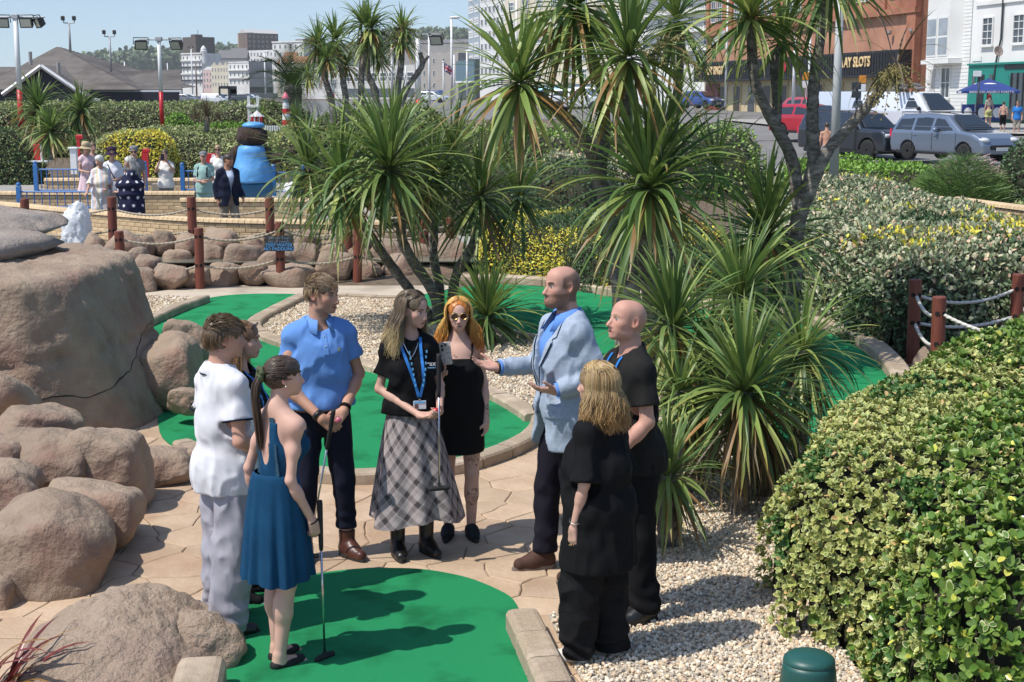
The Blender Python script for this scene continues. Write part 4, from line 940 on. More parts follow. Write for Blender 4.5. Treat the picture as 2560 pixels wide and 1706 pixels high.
hedge('hedge', 'big rounded silvery hedge with yellow patches, behind the right-hand rope fence', 'hedge',
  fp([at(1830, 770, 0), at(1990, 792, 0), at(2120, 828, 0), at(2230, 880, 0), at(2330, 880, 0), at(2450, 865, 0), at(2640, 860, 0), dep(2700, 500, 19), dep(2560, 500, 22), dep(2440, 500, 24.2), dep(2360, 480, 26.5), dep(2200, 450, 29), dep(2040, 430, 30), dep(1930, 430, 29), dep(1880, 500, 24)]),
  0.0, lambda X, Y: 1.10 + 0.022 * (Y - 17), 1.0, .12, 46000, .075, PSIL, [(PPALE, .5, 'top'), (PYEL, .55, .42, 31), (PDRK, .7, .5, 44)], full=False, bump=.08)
V, F = hedge_hull(fp([dep(1930, 500, 20), dep(2040, 430, 30), dep(1930, 430, 29)]), 0, 1, 1, .5)   # (unused sample keeps the random stream steady)
hedge('hedge', 'bright yellow variegated hedge behind the far green', 'hedge', fp([at(1190, 700, 0), at(1260, 700, 0), at(1420, 716, 0), at(1560, 742, 0), at(1780, 772, 0), dep(1830, 600, 21.5), dep(1700, 600, 24.5), dep(1500, 600, 26), dep(1350, 600, 26), dep(1250, 600, 25.5), dep(1210, 620, 24.5)]), 0.0, .98, .7, .1, 26000, .046, PYEL, [(PDRK, 1.1, .22, 12)])
hedge('hedge', 'dark green clipped hedge behind the leaning palm trunks', 'hedge', fp([dep(960, 560, 30), dep(1250, 560, 28.5), dep(1480, 560, 28), dep(1560, 560, 30), dep(1540, 500, 33), dep(1000, 500, 33)]), 0.0, 1.45, .8, .18, 9000, .07, PDRK, None)
hedge('hedge', 'grey-leaved bush top behind the drooping palm leaves', 'hedge', fp([dep(1330, 460, 33.2), dep(1560, 460, 33.2), dep(1600, 440, 36), dep(1330, 440, 36)]), 0.1, 1.42, .8, .2, 3500, .08, PPALE, None)
hedge('hedge', 'low bright green hedge beside the street pavement', 'hedge', fp([dep(1950, 440, 33), dep(2160, 450, 33), dep(2340, 460, 32), dep(2360, 430, 36), dep(2150, 430, 38), dep(1950, 420, 38)]), 0.25, 1.05, .7, .18, 8000, .085, PBRI, None)
hedge('hedge', 'green hedge between the palms and the street', 'hedge', fp([dep(1000, 330, 38), dep(1300, 330, 37), dep(1900, 400, 36), dep(1900, 380, 40), dep(1300, 320, 42), dep(1000, 320, 42)]), 0.3, lambda X, Y: 1.75 + 0 * X, .9, .25, 7000, .10, POLI + PBRI, None)
hedge('hedge', 'long far clipped hedge before the gabled roof', 'hedge', fp([dep(-120, 300, 54), dep(300, 300, 54), dep(760, 300, 54), dep(790, 300, 58), dep(300, 300, 60), dep(-120, 300, 60)]), .9, 1.66, 1.2, .3, 20000, .10, POLI, None)
hedge('hedge', 'middle clipped hedge behind the visitors', 'hedge', fp([dep(215, 380, 48), dep(500, 380, 47.5), dep(720, 380, 47), dep(760, 350, 50.5), dep(500, 350, 51.5), dep(240, 350, 51.5)]), .15, 1.55, 1.1, .25, 17000, .085, POLI + PVAR[:2], None)
hedge('bush', 'round yellow-flecked bush behind the woman in the dark hat', 'bush', fp([dep(235, 380, 45.6), dep(300, 380, 45.2), dep(390, 380, 45.2), dep(440, 380, 45.8), dep(430, 350, 48), dep(250, 350, 48)]), .10, 1.75, 1.0, .15, 6500, .08, PVAR, [(PYEL, .9, -.02, 17)])
hedge('bush', 'dark green bush at the left edge behind the blue railing', 'bush', fp([dep(-60, 400, 44), dep(60, 400, 44), dep(110, 400, 44.5), dep(120, 360, 47), dep(-60, 360, 48)]), .0, 1.9, 1.0, .2, 7000, .09, PDRK + POLI[:1], None)
hedge('bush', 'bright green feathery bush left of the brown spiky plant', 'bush', fp([dep(415, 330, 51.4), dep(475, 330, 51.4), dep(480, 320, 52.6), dep(410, 320, 52.6)]), 1.2, 1.05, .6, .15, 2500, .09, PBRI, None)
hedge('bush', 'low bright green bush under the brown spiky plant', 'bush', fp([dep(480, 330, 51), dep(560, 330, 51), dep(640, 330, 51), dep(640, 320, 52), dep(480, 320, 52)]), 1.2, .70, .5, .15, 2500, .09, PBRI, None)
hedge('hedge', 'yellowish hedge right of the blue statue', 'hedge', fp([dep(665, 370, 45), dep(760, 370, 45), dep(820, 370, 45), dep(820, 340, 48), dep(665, 340, 48)]), .2, 1.7, .9, .2, 5000, .085, [((.22, .22, .05), (.30, .29, .09), 3)] + POLI[:2], None)
hedge('bush', 'mixed green bushes under the tall far cordylines', 'bush', fp([dep(760, 310, 36), dep(900, 310, 35), dep(1110, 320, 35), dep(1150, 300, 38), dep(760, 300, 40)]), .3, 2.2, 1.0, .22, 9000, .10, POLI + PDRK[:1], None)
hedge('bush', 'dark leafy bush at the right edge beside the tamarisk', 'bush', fp([dep(2490, 480, 28), dep(2600, 490, 28), dep(2700, 480, 30), dep(2560, 440, 31), dep(2480, 440, 30)]), .3, 1.75, .9, .15, 5000, .07, PDRK, None)
hedge('bush', 'low variegated bush above the brick wall at the right edge', 'bush', fp([dep(2500, 510, 25.5), dep(2620, 510, 25.2), dep(2640, 500, 27.5), dep(2500, 500, 27.8)]), .3, .65, .5, .12, 2500, .07, PVAR, None)
def feather_bush(label, c, R, H_, n, d):
 t = thing('tamarisk', label, 'bush', tuple(c)); b = MB(); V = []; F = []; C = []
 for i in range(14):
  a = random.uniform(0, 6.28); b.tube([(0, 0, 0), (R * .25 * cos(a), R * .25 * sin(a), H_ * .45), (R * .6 * cos(a), R * .6 * sin(a), H_ * .8)], [.03, .02, .006], 5)
 b.build('stem', m_twig, t)
 for i in range(n):
  a = random.uniform(0, 2 * pi); rr = R * sqrt(random.random()); z = H_ * random.uniform(.06, 1.0) ** .7 * (1 - .50 * (rr / R) ** 2)
  p = Vector((rr * cos(a), rr * sin(a), z)); dr = Vector((cos(a) * .5 + random.gauss(0, .3), sin(a) * .5 + random.gauss(0, .3), random.uniform(.3, 1.2))).normalized()
  pink = z > H_ * .15 and random.random() < .35 and float(vnoise(np.array([[p.x, p.y, p.z]]), 1.6, 8)[0]) > .05
  L = random.uniform(.12, .30); s = dr.orthogonal().normalized() * (.012 if pink else .006); g = random.uniform(.7, 1.3); q = len(V)
  col = (.46 * g, .27 * g, .31 * g) if pink else random.choice([(.14 * g, .25 * g, .06 * g), (.20 * g, .30 * g, .08 * g), (.10 * g, .19 * g, .05 * g)])
  e = p + dr * L - Vector((0, 0, L * .25)); V += [p - s, p + s, e + s * .3, e - s * .3]; F.append((q, q + 1, q + 2, q + 3)); C += [col] * 4
 add('foliage', npmesh('foliage', np.array([tuple(v) for v in V]), np.array(F), m_leafh, False, col=np.array(C)), t, kind='stuff')
 return t
c = dep(2410, 480, 28.5); feather_bush('feathery green tamarisk with pink flowers, before the silver car', (c.x, c.y, .35), .95, 1.45, 16000, 28.5)
c = dep(2345, 470, 28.8); feather_bush('green feathery tamarisk left half, before the silver car', (c.x, c.y, .35), .55, 1.15, 6000, 28.5)
FH = fp([at(1935, 1440, 0), at(1948, 1545, 0), at(2010, 1606, 0), at(2110, 1640, 0), at(2180, 1712, 0), at(2420, 1850, 0), at(2800, 1900, 0), at(2900, 1500, 0), at(2900, 1180, 0), at(2700, 1130, 0), at(2500, 1150, 0), at(2300, 1200, 0), at(2150, 1265, 0), at(2040, 1325, 0)])
V, F = hedge_hull(FH, 0.0, lambda X, Y: .90 + .10 * np.clip(X - 1.6, 0, 3) + .03 * (Y - 7), .62, .05, .07, 2.2)
N = vnormals(V, F)
t = thing('hedge', 'clipped variegated hedge filling the lower right corner, nearest to the camera', 'hedge', (2.6, 7.6, 0))
add('shade_core', npmesh('shade_core', V - N * .07, F, m_core, True), t, world=True)  # added dark solid behind the front leaves, blocks light and stands for inner shade
nS = 16000; P, Nn = sample_hull(V, F, nS); big = (P[:, 0] / (P[:, 1] + .01) * 3555 + 1280 + 200 * vnoise(P, 1.6, 3) + 90 * RNG.normal(size=nS)) > 2420 + 150 * np.clip(P[:, 2] - .6, -.6, .5)
zc_ = P[:, 1] * CP + (EYE - P[:, 2]) * SP; inv_ = (1280 + P[:, 0] / zc_ * FPX < 2640) & (853 - (P[:, 1] * SP - (EYE - P[:, 2]) * CP) / zc_ * FPX < 1790) & (~big | (RNG.random(nS) < .5)); P, Nn, big = P[inv_], Nn[inv_], big[inv_]; nS = len(P); print('shoots', nS)
SA = unit(Nn * 1.0 + RNG.normal(size=(nS, 3)) * .35 + np.array((0, 0, .45)))
VV, FF, CC, LO = [], [], [], []; q = 0
green = (fbm(P, 2.6, 33, 3) + RNG.normal(size=nS) * .15) > .42
for sel, k, size, in ((~big, 6, .040), (big, 6, .052)):
 Ps, As, gs = P[sel], SA[sel], green[sel]; m_ = len(Ps)
 T1 = unit(np.cross(As, RNG.normal(size=(m_, 3)))); T2 = np.cross(As, T1); out = RNG.uniform(-.05, .05, (m_, 1))
 for j in range(k):
  a = 2 * pi * j / k + RNG.uniform(-.4, .4, (m_, 1)); lay = j % 2; ra = np.cos(a) * T1 + np.sin(a) * T2
  sp = RNG.uniform(.35, 1.1, (m_, 1)) + .3 * lay; A = unit(As * np.cos(sp) + ra * np.sin(sp)); Q = unit(As * np.sin(sp) - ra * np.cos(sp)) * -1; Q = np.where((Q * As).sum(1, keepdims=True) < 0, -Q, Q)
  L = size * RNG.uniform(.7, 1.25, m_); g = RNG.uniform(.75, 1.25, (m_, 1))
  if size < .05:
   mid = np.where(RNG.random((m_, 1)) < .5, np.array((.11, .15, .038)), np.array((.20, .22, .06))); edge = np.where(RNG.random((m_, 1)) < .6, np.array((.50, .46, .20)), np.array((.38, .36, .12)))
   gm = gs[:, None] & (RNG.random((m_, 1)) < .93); mid = np.where(gm, np.array((.045, .105, .025)), mid); edge = np.where(gm, np.array((.06, .125, .03)), edge)
   old = RNG.random((m_, 1)) < .03; mid = np.where(old, np.array((.36, .24, .10)), mid); edge = np.where(old, np.array((.45, .33, .16)), edge)
  else:
   mid = np.where(RNG.random((m_, 1)) < .5, np.array((.055, .105, .016)), np.array((.095, .15, .024))); edge = mid * 1.1
   yl = RNG.random((m_, 1)) < .05; mid = np.where(yl, np.array((.32, .32, .05)), mid); edge = np.where(yl, np.array((.45, .40, .10)), edge)
   va = RNG.random((m_, 1)) < .10; edge = np.where(va, np.array((.42, .42, .22)), edge)
  Vl, Fl, Cl = leaf_cloud(Ps + As * out, A, Q, L, L * RNG.uniform(.46, .62, m_) * (1.15 if size > .05 else 1), mid * g, edge * g, True, .16, .68)
  nv = 17
  if size > .05 and j == 0:
   dist = np.linalg.norm(Ps - np.array((0, 0, EYE)), axis=1); face = (Q * unit(np.array((0, 0, EYE)) - Ps)).sum(1)
   uu = 1280 + Ps[:, 0] / (Ps[:, 1] * CP + (EYE - Ps[:, 2]) * SP) * FPX
   order = np.argsort(np.where((face > .3) & (uu < 2580), dist, 99) - L * 20)[:300]; keep = np.ones(m_, bool); keep[order] = False
   for i in order: LO.append((Ps[i] + As[i] * (out[i] + .012), A[i], Q[i], L[i], bool(va[i, 0]), bool(yl[i, 0])))
   kk = np.repeat(keep, nv); mp = np.cumsum(kk) - 1; Fl = mp[Fl[kk[Fl[:, 0]]]]; Vl, Cl = Vl[kk], Cl[kk]
  VV.append(Vl); FF.append(Fl + q); CC.append(Cl); q += len(Vl)
add('leaves', npmesh('leaves', np.concatenate(VV), np.concatenate(FF), m_leafh, True, col=np.concatenate(CC)), t, world=True, kind='stuff')
one = np.array([[0., 0, 0]]); ex = np.array([[1., 0, 0]]); ez = np.array([[0, 0, 1.]])
def leafvar(mid, edge, w_): Vl, Fl, Cl = leaf_cloud(one, ex, ez, np.array([1.0]), np.array([w_]), np.array([mid]), np.array([edge]), True, .16, .68); return npmesh('leaf', Vl, Fl, m_leafg, True, col=Cl)
LV = [leafvar((.055, .11, .017), (.065, .12, .02), .62), leafvar((.085, .14, .022), (.095, .15, .026), .66), leafvar((.07, .13, .03), (.42, .42, .22), .58), leafvar((.34, .33, .05), (.45, .40, .10), .6)]
inv = wm(t).inverted()
for p, a, n_, L, va, yl in LO:
 o = add('leaf', LV[2 if va else 3 if yl else random.randrange(2)], t); a = Vector(a); n_ = Vector(n_); s = n_.cross(a).normalized(); n2 = a.cross(s)
 M = Matrix((( a.x, s.x, n2.x, p[0]), (a.y, s.y, n2.y, p[1]), (a.z, s.z, n2.z, p[2]), (0, 0, 0, 1))); o.matrix_basis = inv @ M @ Matrix.Diagonal((L, L, L, 1))
t = thing('red_flax', 'dark red strap-leaved flax in the lower left corner', 'plant', tuple(at(-25, 1765, 0)))
RC = [((.05, .015, .012), (.13, .022, .02), (.16, .04, .03)), ((.05, .02, .015), (.20, .035, .03), (.24, .08, .05)), ((.10, .05, .02), (.30, .16, .04), (.34, .22, .07))]
for i in range(34):
 V, F, C = strap_mesh(radians(random.uniform(35, 80)), random.uniform(.8, 2.0), .062, random.choice(RC), random.uniform(-.6, .6), 10); o = add('leaf', npmesh('leaf', V, F, m_red_leaf, True, col=C), t)
 s = random.uniform(.42, .58); o.rotation_euler = (random.uniform(-.1, .1), 0, random.uniform(-1.5, 1.6) if i % 3 else random.uniform(0, 6.28)); o.scale = (s, s, s); o.location = (random.uniform(-.1, .1), random.uniform(-.1, .1), 0)
m_dome = mat('green_plastic', (0.012, 0.075, 0.065), 0.45, (0.016, 0.09, 0.078), 6)
t = thing('bollard', 'dark green domed plastic bollard under the front hedge', 'bollard', tuple(at(2024, 1790, 0)))
zt = 0.30; c = at(2024, 1618, .30); t.location = (c.x, c.y, 0); b = MB()
b.lathe([(.155, 0), (.128, .20), (.124, .225)], n=36); b.build('body', m_dome, t, smooth=True)
b = MB(); b.lathe([(.124, .2255), (.1255, .232), (.122, .244), (.105, .258), (.07, .270), (.03, .276), (.002, .278)], n=36); b.build('cap', m_dome, t, smooth=True)
m_skin = mat('skin', (1, 1, 1), 0.55, attr=True, spec=0.3, bump=0.35, bs=170, bdist=0.003)
m_hair = mat('hair', (1, 1, 1), 0.42, attr=True, spec=0.55)
def cloth(name, col, col2=None, rough=0.85, bs=260, bump=0.25, ns=5):
 return mat(name, col, rough, col2 or tuple(c * 0.88 for c in col), ns, bump=bump, bs=bs, spec=0.12, bdist=0.004)
m_attrcloth = mat('patterned_cloth', (1, 1, 1), 0.85, attr=True, spec=0.25, bump=0.25, bs=220, bdist=0.004)
m_black = cloth('black_cotton', (0.009, 0.009, 0.010)); m_navy = cloth('navy_cotton', (0.012, 0.016, 0.035))
m_leather = mat('black_leather', (0.012, 0.012, 0.012), 0.35, bump=0.15, bs=60); m_sole = mat('dark_sole', (0.02, 0.02, 0.02), 0.8)
m_whitesole = mat('white_sole', (0.70, 0.68, 0.64), 0.7); m_metal = mat('steel', (0.55, 0.55, 0.57), 0.22, metal=1.0); m_silver = mat('silver_chain', (0.65, 0.63, 0.60), 0.3, metal=1.0)
m_glass_dark = mat('dark_lens', (0.02, 0.013, 0.012), 0.08, coat=0.5); m_lan = mat('blue_lanyard', (0.015, 0.17, 0.52), 0.6); m_card = mat('white_card', (0.75, 0.76, 0.78), 0.3)
m_lanlight = mat('light_blue_print', (0.16, 0.48, 0.78), 0.6); m_print = mat('white_print', (0.75, 0.75, 0.75), 0.7); m_blueprint = mat('pale_blue_print', (0.20, 0.42, 0.62), 0.7)
m_grip = mat('rubber_grip', (0.012, 0.012, 0.013), 0.75, bump=0.3, bs=300); m_gold = mat('gold_metal', (0.60, 0.42, 0.18), 0.3, metal=1.0)
V3 = Vector
def sub(a, b): return V3(a) - V3(b)
class Person:
 def __init__(s, label, u, v, z, facing, H, sex='m', h=0.006, build=1.0, yaw=0, pitch=0, roll=0, arms=None, feet=None, lean=(0, 0), group=None, belly=0.0, loc=None):
  s.S = H / 1.8; S = s.S; s.sex = sex; s.h = h / S; s.f = sex == 'f'; s.build = build; s.belly = belly
  p = at(u, v, z) if loc is None else V3(loc); rz = atan2(facing[1], facing[0]) - pi / 2
  s.root = thing('person', label, 'person', tuple(p), rz, group)
  lx, ly = lean; sw = (.136 if s.f else .160) * (1 + (build - 1) * .5); s.sw = sw
  s.J = J = {}
  J['hipL'], J['hipR'] = V3((-.088, 0, .92)), V3((.088, 0, .92))
  J['shL'], J['shR'] = V3((-sw + lx, ly - .01, 1.437 if not s.f else 1.428)), V3((sw + lx, ly - .01, 1.437 if not s.f else 1.428))
  J['chest'] = V3((lx * .8, ly * .8, 1.30)); J['waist'] = V3((lx * .4, ly * .4, 1.08)); J['pel'] = V3((0, 0, .95))
  J['neck'] = V3((lx, ly - .015, 1.475)); s.piv = V3((lx * 1.1, ly * 1.1 + .0, 1.57))
  s.HM = Matrix.Translation(s.piv) @ Matrix.Rotation(yaw, 4, 'Z') @ Matrix.Rotation(-pitch, 4, 'X') @ Matrix.Rotation(roll, 4, 'Y') @ Matrix.Translation((0, .022, .118))
  arms = arms or {}
  dflt = {'L': (V3((-.245, -.03, 1.16)), V3((-.25, .05, .91)), V3((0, .12, -1)), V3((1, 0, 0)), .35), 'R': (V3((.245, -.03, 1.16)), V3((.25, .05, .91)), V3((0, .12, -1)), V3((-1, 0, 0)), .35)}
  s.arm = {}
  for k in 'LR':
   a = arms.get(k, dflt[k]); e_, w_ = V3(a[0]), V3(a[1]); e_.x *= .84 if s.f else .87; w_.x *= (.84 if s.f else .87) if abs(w_.x) > .2 else 1; s.arm[k] = (e_, w_, V3(a[2]).normalized(), V3(a[3]).normalized(), a[4])
  feet = feet or {}
  s.foot = {'L': feet.get('L', (-.10, .0, .12)), 'R': feet.get('R', (.10, .0, -.12))}
  for k in 'LR':
   x, y, yw = s.foot[k]; s.J['an' + k] = V3((x, y - .03, .085))
   hp = J['hip' + k]; mid = hp.lerp(J['an' + k], .5); fd = V3((-sin(yw), cos(yw), 0)); s.J['kn' + k] = V3((mid.x, mid.y, .495)) + fd * .025
  s.parts = []
 def hp(s, x, y, z): return s.HM @ V3((x, y, z))
 def box(s, ext=0.0):
  pts = [s.arm[k][i] for k in 'LR' for i in (0, 1)] + [s.arm[k][1] + s.arm[k][2] * .2 for k in 'LR'] + [V3((-.27, -.2, 0)), V3((.27, .25, 1.8)), s.hp(0, .14, .13), s.hp(0, -.13, .13), s.J['anL'] + V3((0, .25, 0)), s.J['anR'] + V3((0, .25, 0)), s.J['anL'] - V3((0, .12, 0)), s.J['anR'] - V3((0, .12, 0))]
  lo = [min(p[i] for p in pts) - .05 - ext for i in range(3)]; hi = [max(p[i] for p in pts) + .05 + ext for i in range(3)]; lo[2] = -.03; return lo, hi
 def emit(s, name, V, F, m, col=None, parent=None, smooth=True, label=None):
  V = np.asarray(V, np.float32) * s.S; o = add(name, npmesh(name, V, F, m, smooth, col=col), parent or s.root, label=label); return o
 def mb(s, name, b, m, parent=None, smooth=True):
  b.v = [tuple(V3(q) * s.S) for q in b.v]; return b.build(name, m, parent or s.root, smooth=smooth)
 def torso(s, F, g, k=.05, lo=None):
  J = s.J; B = s.build; f = s.f
  F.ell(J['chest'] + V3((0, .005, .0)), ((.134 if f else .152) * B + g, (.108 if f else .118) * B + g, .20 + g * .5), k=k)
  F.cap(J['shL'] * .82 + J['shR'] * .18 + V3((0, 0, -.012)), J['shR'] * .82 + J['shL'] * .18 + V3((0, 0, -.012)), .058 + g, .058 + g, k=.06)
  F.ell(J['waist'], ((.112 if f else .138) * B + g, (.092 if f else .104) * B + g, .17), k=k)
  F.ell(J['pel'] + V3((0, -.01, .0)), ((.152 if f else .148) * B + g, (.112 if f else .108) * B + g, .14 + g * .4), k=k)
  F.ell(J['pel'] + V3((0, -.055, -.03)), (.125 * B + g, .085 + g, .10), k=.05)
  if s.belly: F.ell(J['waist'] + V3((0, .055 + s.belly * .5, -.0)), (.12 * B + g, .07 + s.belly + g, .13), k=.06)
  if f:
   for q in (-1, 1): F.ell(J['chest'] + V3((q * .068, .085, -.005)), (.062 + g * .6, .055 + g * .6, .062 + g * .6), k=.035)
  else: F.ell(J['chest'] + V3((0, .075, .03)), (.125 * B + g, .05 + g, .075), k=.05)
  for q in 'LR':    # trapezius
   F.cap(J['neck'] + V3((0, -.02, .045)), J['sh' + q] + V3((0, 0, -.0)), .045 + g * .7, .052 + g, k=.05)
 def hand(s, F, side):
  e, w_, d, n, curl = s.arm[side]; q = 1 if side == 'R' else -1; t = d.cross(n) * q; t.normalize(); n = (n - d * n.dot(d)).normalized(); t = d.cross(n) * q
  sc = .92 if s.f else 1.0
  spread = 0.12
  cr = curl if hasattr(curl, '__len__') else (curl,) * 5
  for i, (to, L) in enumerate(((.030, .074), (.010, .082), (-.011, .076), (-.029, .060))):
   b = w_ + (d * (.088 - .004 * i * i * .6) + t * to) * sc
   F.cap(w_ + t * (to * .55) * sc, b, .0165 * sc, .0125 * sc, k=.012)
   ang = cr[i + 1] * .55; p = b; dr0 = (d + t * ((1.2 - i) * spread * (1 - min(1, cr[i + 1]) * .8))).normalized()
   for sg, fr in enumerate((.46, .30, .26)):
    dr = dr0 * cos(ang) + n * sin(ang); p2 = p + dr * L * fr * sc
    F.cap(p, p2, (.0098 - .0012 * sg) * sc, (.0092 - .0014 * sg) * sc, k=.004); p = p2; ang += cr[i + 1] * .95
  p = w_ + (d * .022 + t * .022) * sc; a = cr[0]
  d1 = (d * .62 + t * .72 + n * (.25 + .4 * a)).normalized(); p2 = p + d1 * .046 * sc; d2 = (d * .85 + t * (.45 - .5 * a) + n * (.25 + .5 * a)).normalized(); p3 = p2 + d2 * .034 * sc
  F.cap(p, p2, .0150 * sc, .0115 * sc, k=.012); F.cap(p2, p3, .0108 * sc, .0092 * sc, k=.004); F.cap(p3, p3 + d2 * .016 * sc, .0092 * sc, .0080 * sc, k=.003)
 def body(s, tone=(.50, .29, .20), lips=(.42, .17, .14), brow=(.10, .065, .04), stubble=0.0, scalp=0.0, eye=(.10, .07, .05), scalpcol=(.16, .12, .10), smile=0.0, inset=0.012, barefoot=True, tattoo=None, blush=.5, beardcol=None, bare_torso=False):
  lo, hi = s.box(); F = Field(lo, hi, s.h); J = s.J; f = s.f
  s.torso(F, 0.0 if bare_torso else -inset)
  for k in 'LR':
   sh, (el, wr, d, n, c) = J['sh' + k], s.arm[k]
   a0, a1, a2, a3 = ((.034, .029, .030, .0215) if f else (.044, .037, .039, .0270)); a0 *= s.build ** .5; a1 *= s.build ** .5
   F.ell(sh, (a0 * 1.12,) * 3, k=.05); F.cap(sh, el, a0, a1, k=.03); F.ell(sh.lerp(el, .45) + V3((0, .006, 0)), (a0 * 1.0,) * 3, k=.04)
   F.cap(el, el.lerp(wr, .35), a1, a2, k=.02); F.cap(el.lerp(wr, .25), wr, a2, a3, k=.02); F.cap(wr, wr + d * .02, a3, a3 * .9, k=.012)
   s.hand(F, k)
   hp_, kn, an = J['hip' + k], J['kn' + k], J['an' + k]; g = s.build ** .5
   F.cap(hp_ - V3((0, 0, .03)), kn, (.086 if f else .084) * g, .052, k=.03); F.cap(kn, kn.lerp(an, .4), .052, .050, k=.02); fd = V3((-sin(s.foot[k][2]), cos(s.foot[k][2]), 0))
   F.ell(kn.lerp(an, .32) - fd * .022, (.046, .048, .10), k=.03); F.cap(kn.lerp(an, .4), an, .048, .034, k=.02)
   F.ell(kn + fd * .022, (.034, .03, .04), k=.02)
   if barefoot:
    F.cap(an - fd * .01, V3((an.x, an.y, .045)) - fd * .015, .034, .036, k=.015); F.cap(V3((an.x, an.y, .04)) + fd * .02, V3((an.x, an.y, .022)) + fd * .145, .036, .022, k=.03)
    for i in (-1, 0, 1): F.cap(V3((an.x, an.y, .03)) + fd * .08, V3((an.x, an.y, .014)) + fd * .16 + V3((fd.y, -fd.x, 0)) * i * .022, .022, .014, k=.012)
  c = s.hp
  nr = .050 if f else .061
  F.cap(J['neck'] + V3((0, -.005, -.02)), c(0, -.028, -.055), nr, nr * .93, k=.035)
  R = s.HM.to_3x3()
  E = lambda p, r, k=.015, op='u': F.ell(c(*p), r, R, k, op)
  C = lambda a, b, r1, r2, k=.01, op='u': F.cap(c(*a), c(*b), r1, r2, k, op)
  w_ = .94 if f else 1.0
  E((0, -.012, .020), (.076 * w_, .097, .092)); E((0, .040, .045), (.062 * w_, .05, .055), .03)
  E((0, .030, -.048), (.058 * w_ * w_, .064, .064), .03); E((0, .045, -.015), (.060 * w_, .046, .082), .02)
  if f: E((0, .069, -.094), (.021, .020, .017), .02)
  else:
   E((0, .070, -.096), (.028, .022, .018), .02)
   for q in (-1, 1): E((q * .044, .012, -.072), (.016, .03, .02), .02)
  for q in (-1, 1):
   E((q * .040, .058, -.022), (.020, .022, .018), .02)
   C((q * .014, .0895, .020), (q * .046, .071, .017), .007 if f else .0095, .006, .012)
   E((q * .031, .098, .001), (.018, .0145, .012), .010, 's'); E((q * .031, .0755, .000), (.0135, .0135, .0125), .004)
   C((q * .020, .0855, .0085), (q * .042, .0795, .006), .0042, .0035, .005)
   E((q * .0765 * w_, -.014, -.004), (.009, .019, .030), .006); E((q * .080 * w_, -.008, .002), (.006, .010, .018), .004, 's'); E((q * .0755 * w_, -.006, -.026), (.008, .010, .010), .005)
   E((q * .012, .097, -.046), (.0085, .011, .008), .008)
  nl = .0 if f else .004
  C((0, .088, .010), (0, .108 + nl, -.036), .0075, .0105 if f else .0120, .010); E((0, .111 + nl, -.041), (.011, .010, .0095), .008)
  C((-.017, .0885, -.0660), (.017, .0885, -.0660), .0070, .0070, .008); C((-.015, .0875, -.0780), (.015, .0875, -.0780), .0080, .0080, .008)
  E((0, .098, -.0722), (.021 + .008 * smile, .008, .0020 + .003 * smile), .003, 's')
  if stubble > .5 or beardcol: E((0, .060, -.088), (.050, .045, .040), .02)
  V, Q = F.net(1)
  H = np.array(s.HM.inverted(), np.float32); L = V @ H[:3, :3].T + H[:3, 3]; x, y, z = np.abs(L[:, 0]), L[:, 1], L[:, 2]; ishead = (z > -.16) & (np.hypot(L[:, 0], L[:, 1]) < .14)
  col = np.array(tone, np.float32)[None] * (1 + .07 * fbm(V, 16, 3, 3) + .05 * vnoise(V, 4, 9))[:, None]
  col[:, 1:] *= (1 - .06 * np.clip(vnoise(V, 7, 2), 0, 1))[:, None]
  def paint(mask, c, a=1.0):
   mask = np.clip(np.asarray(mask, np.float32), 0, 1)[:, None] * ishead[:, None] * a; nonlocal col; col = col * (1 - mask) + np.array(c, np.float32)[None] * mask
  g2 = lambda cx, cy, cz, rx, ry, rz: np.exp(-(((x - cx) / rx) ** 2 + ((y - cy) / ry) ** 2 + ((z - cz) / rz) ** 2))
  red = np.array(tone) * np.array((1.08, .80, .74)); paint(g2(.042, .06, -.03, .022, .03, .02) * blush, red); paint(g2(0, .115, -.041, .014, .02, .014) * .6, red); paint(g2(.078, -.01, -.004, .014, .03, .035) * .8, red)
  if stubble:
   k = sst(-.030, -.046, z + .1 * (y - .05)) * sst(-.03, .005, y) * (1 - g2(0, .09, -.072, .018, .03, .007)); paint(k * (z > -.135) * (1 + .25 * vnoise(V, 160, 4)), beardcol or (.16, .115, .085), stubble)
   paint(sst(.066, .074, x) * sst(.03, .0, z) * sst(-.10, -.02, z) * (np.abs(y - .012) < .014), beardcol or (.16, .115, .085), stubble * .9)
  if scalp:
   top_ = .066 - .35 * np.clip(y, -.09, .05); k = sst(-.004, -.018, y) * sst(-.095, -.075, z) * sst(top_ + .012, top_ - .012, z); k = np.maximum(k, sst(.042, .028, y) * sst(-.014, .0, z) * sst(top_ + .012, top_ - .012, z) * (x > .045)); paint(k * (1 - g2(.078, -.01, -.004, .012, .02, .03)), scalpcol, scalp)
  paint(g2(0, .09, -.072, .020 + .006 * smile, .02, .0085) * 1.1, lips); paint((np.abs(z + .0722) < .0026) & (x < .020 + .005 * smile) & (y > .07), (.12, .04, .035), .8)
  if smile > .6: paint((np.abs(z + .072) < .0032) & (x < .017) & (y > .07), (.7, .66, .6), .8)
  paint((np.abs(z - .021 + .25 * np.clip(x - .034, 0, 1)) < .0048) & (x > .013) & (x < .050) & (y > .05), brow, .85)
  paint((np.hypot((x - .031) / .0145, z / .0065) < 1) & (y > .06), (.42, .38, .36), .7); paint((np.hypot((x - .031), z) < .0066) & (y > .06), eye); paint((np.abs(z - .0068) < .003) & (np.abs(x - .031) < .016) & (y > .06), (.05, .035, .03), .7)
  if tattoo is not None:
   for cpt, r, sd_ in tattoo:
    dd = np.linalg.norm(V - np.array(cpt, np.float32), axis=1); k = (dd < r) & (np.abs(fbm(V, 45, sd_, 2)) < .16); col[k] = col[k] * .25 + np.array((.02, .03, .035)) * .75
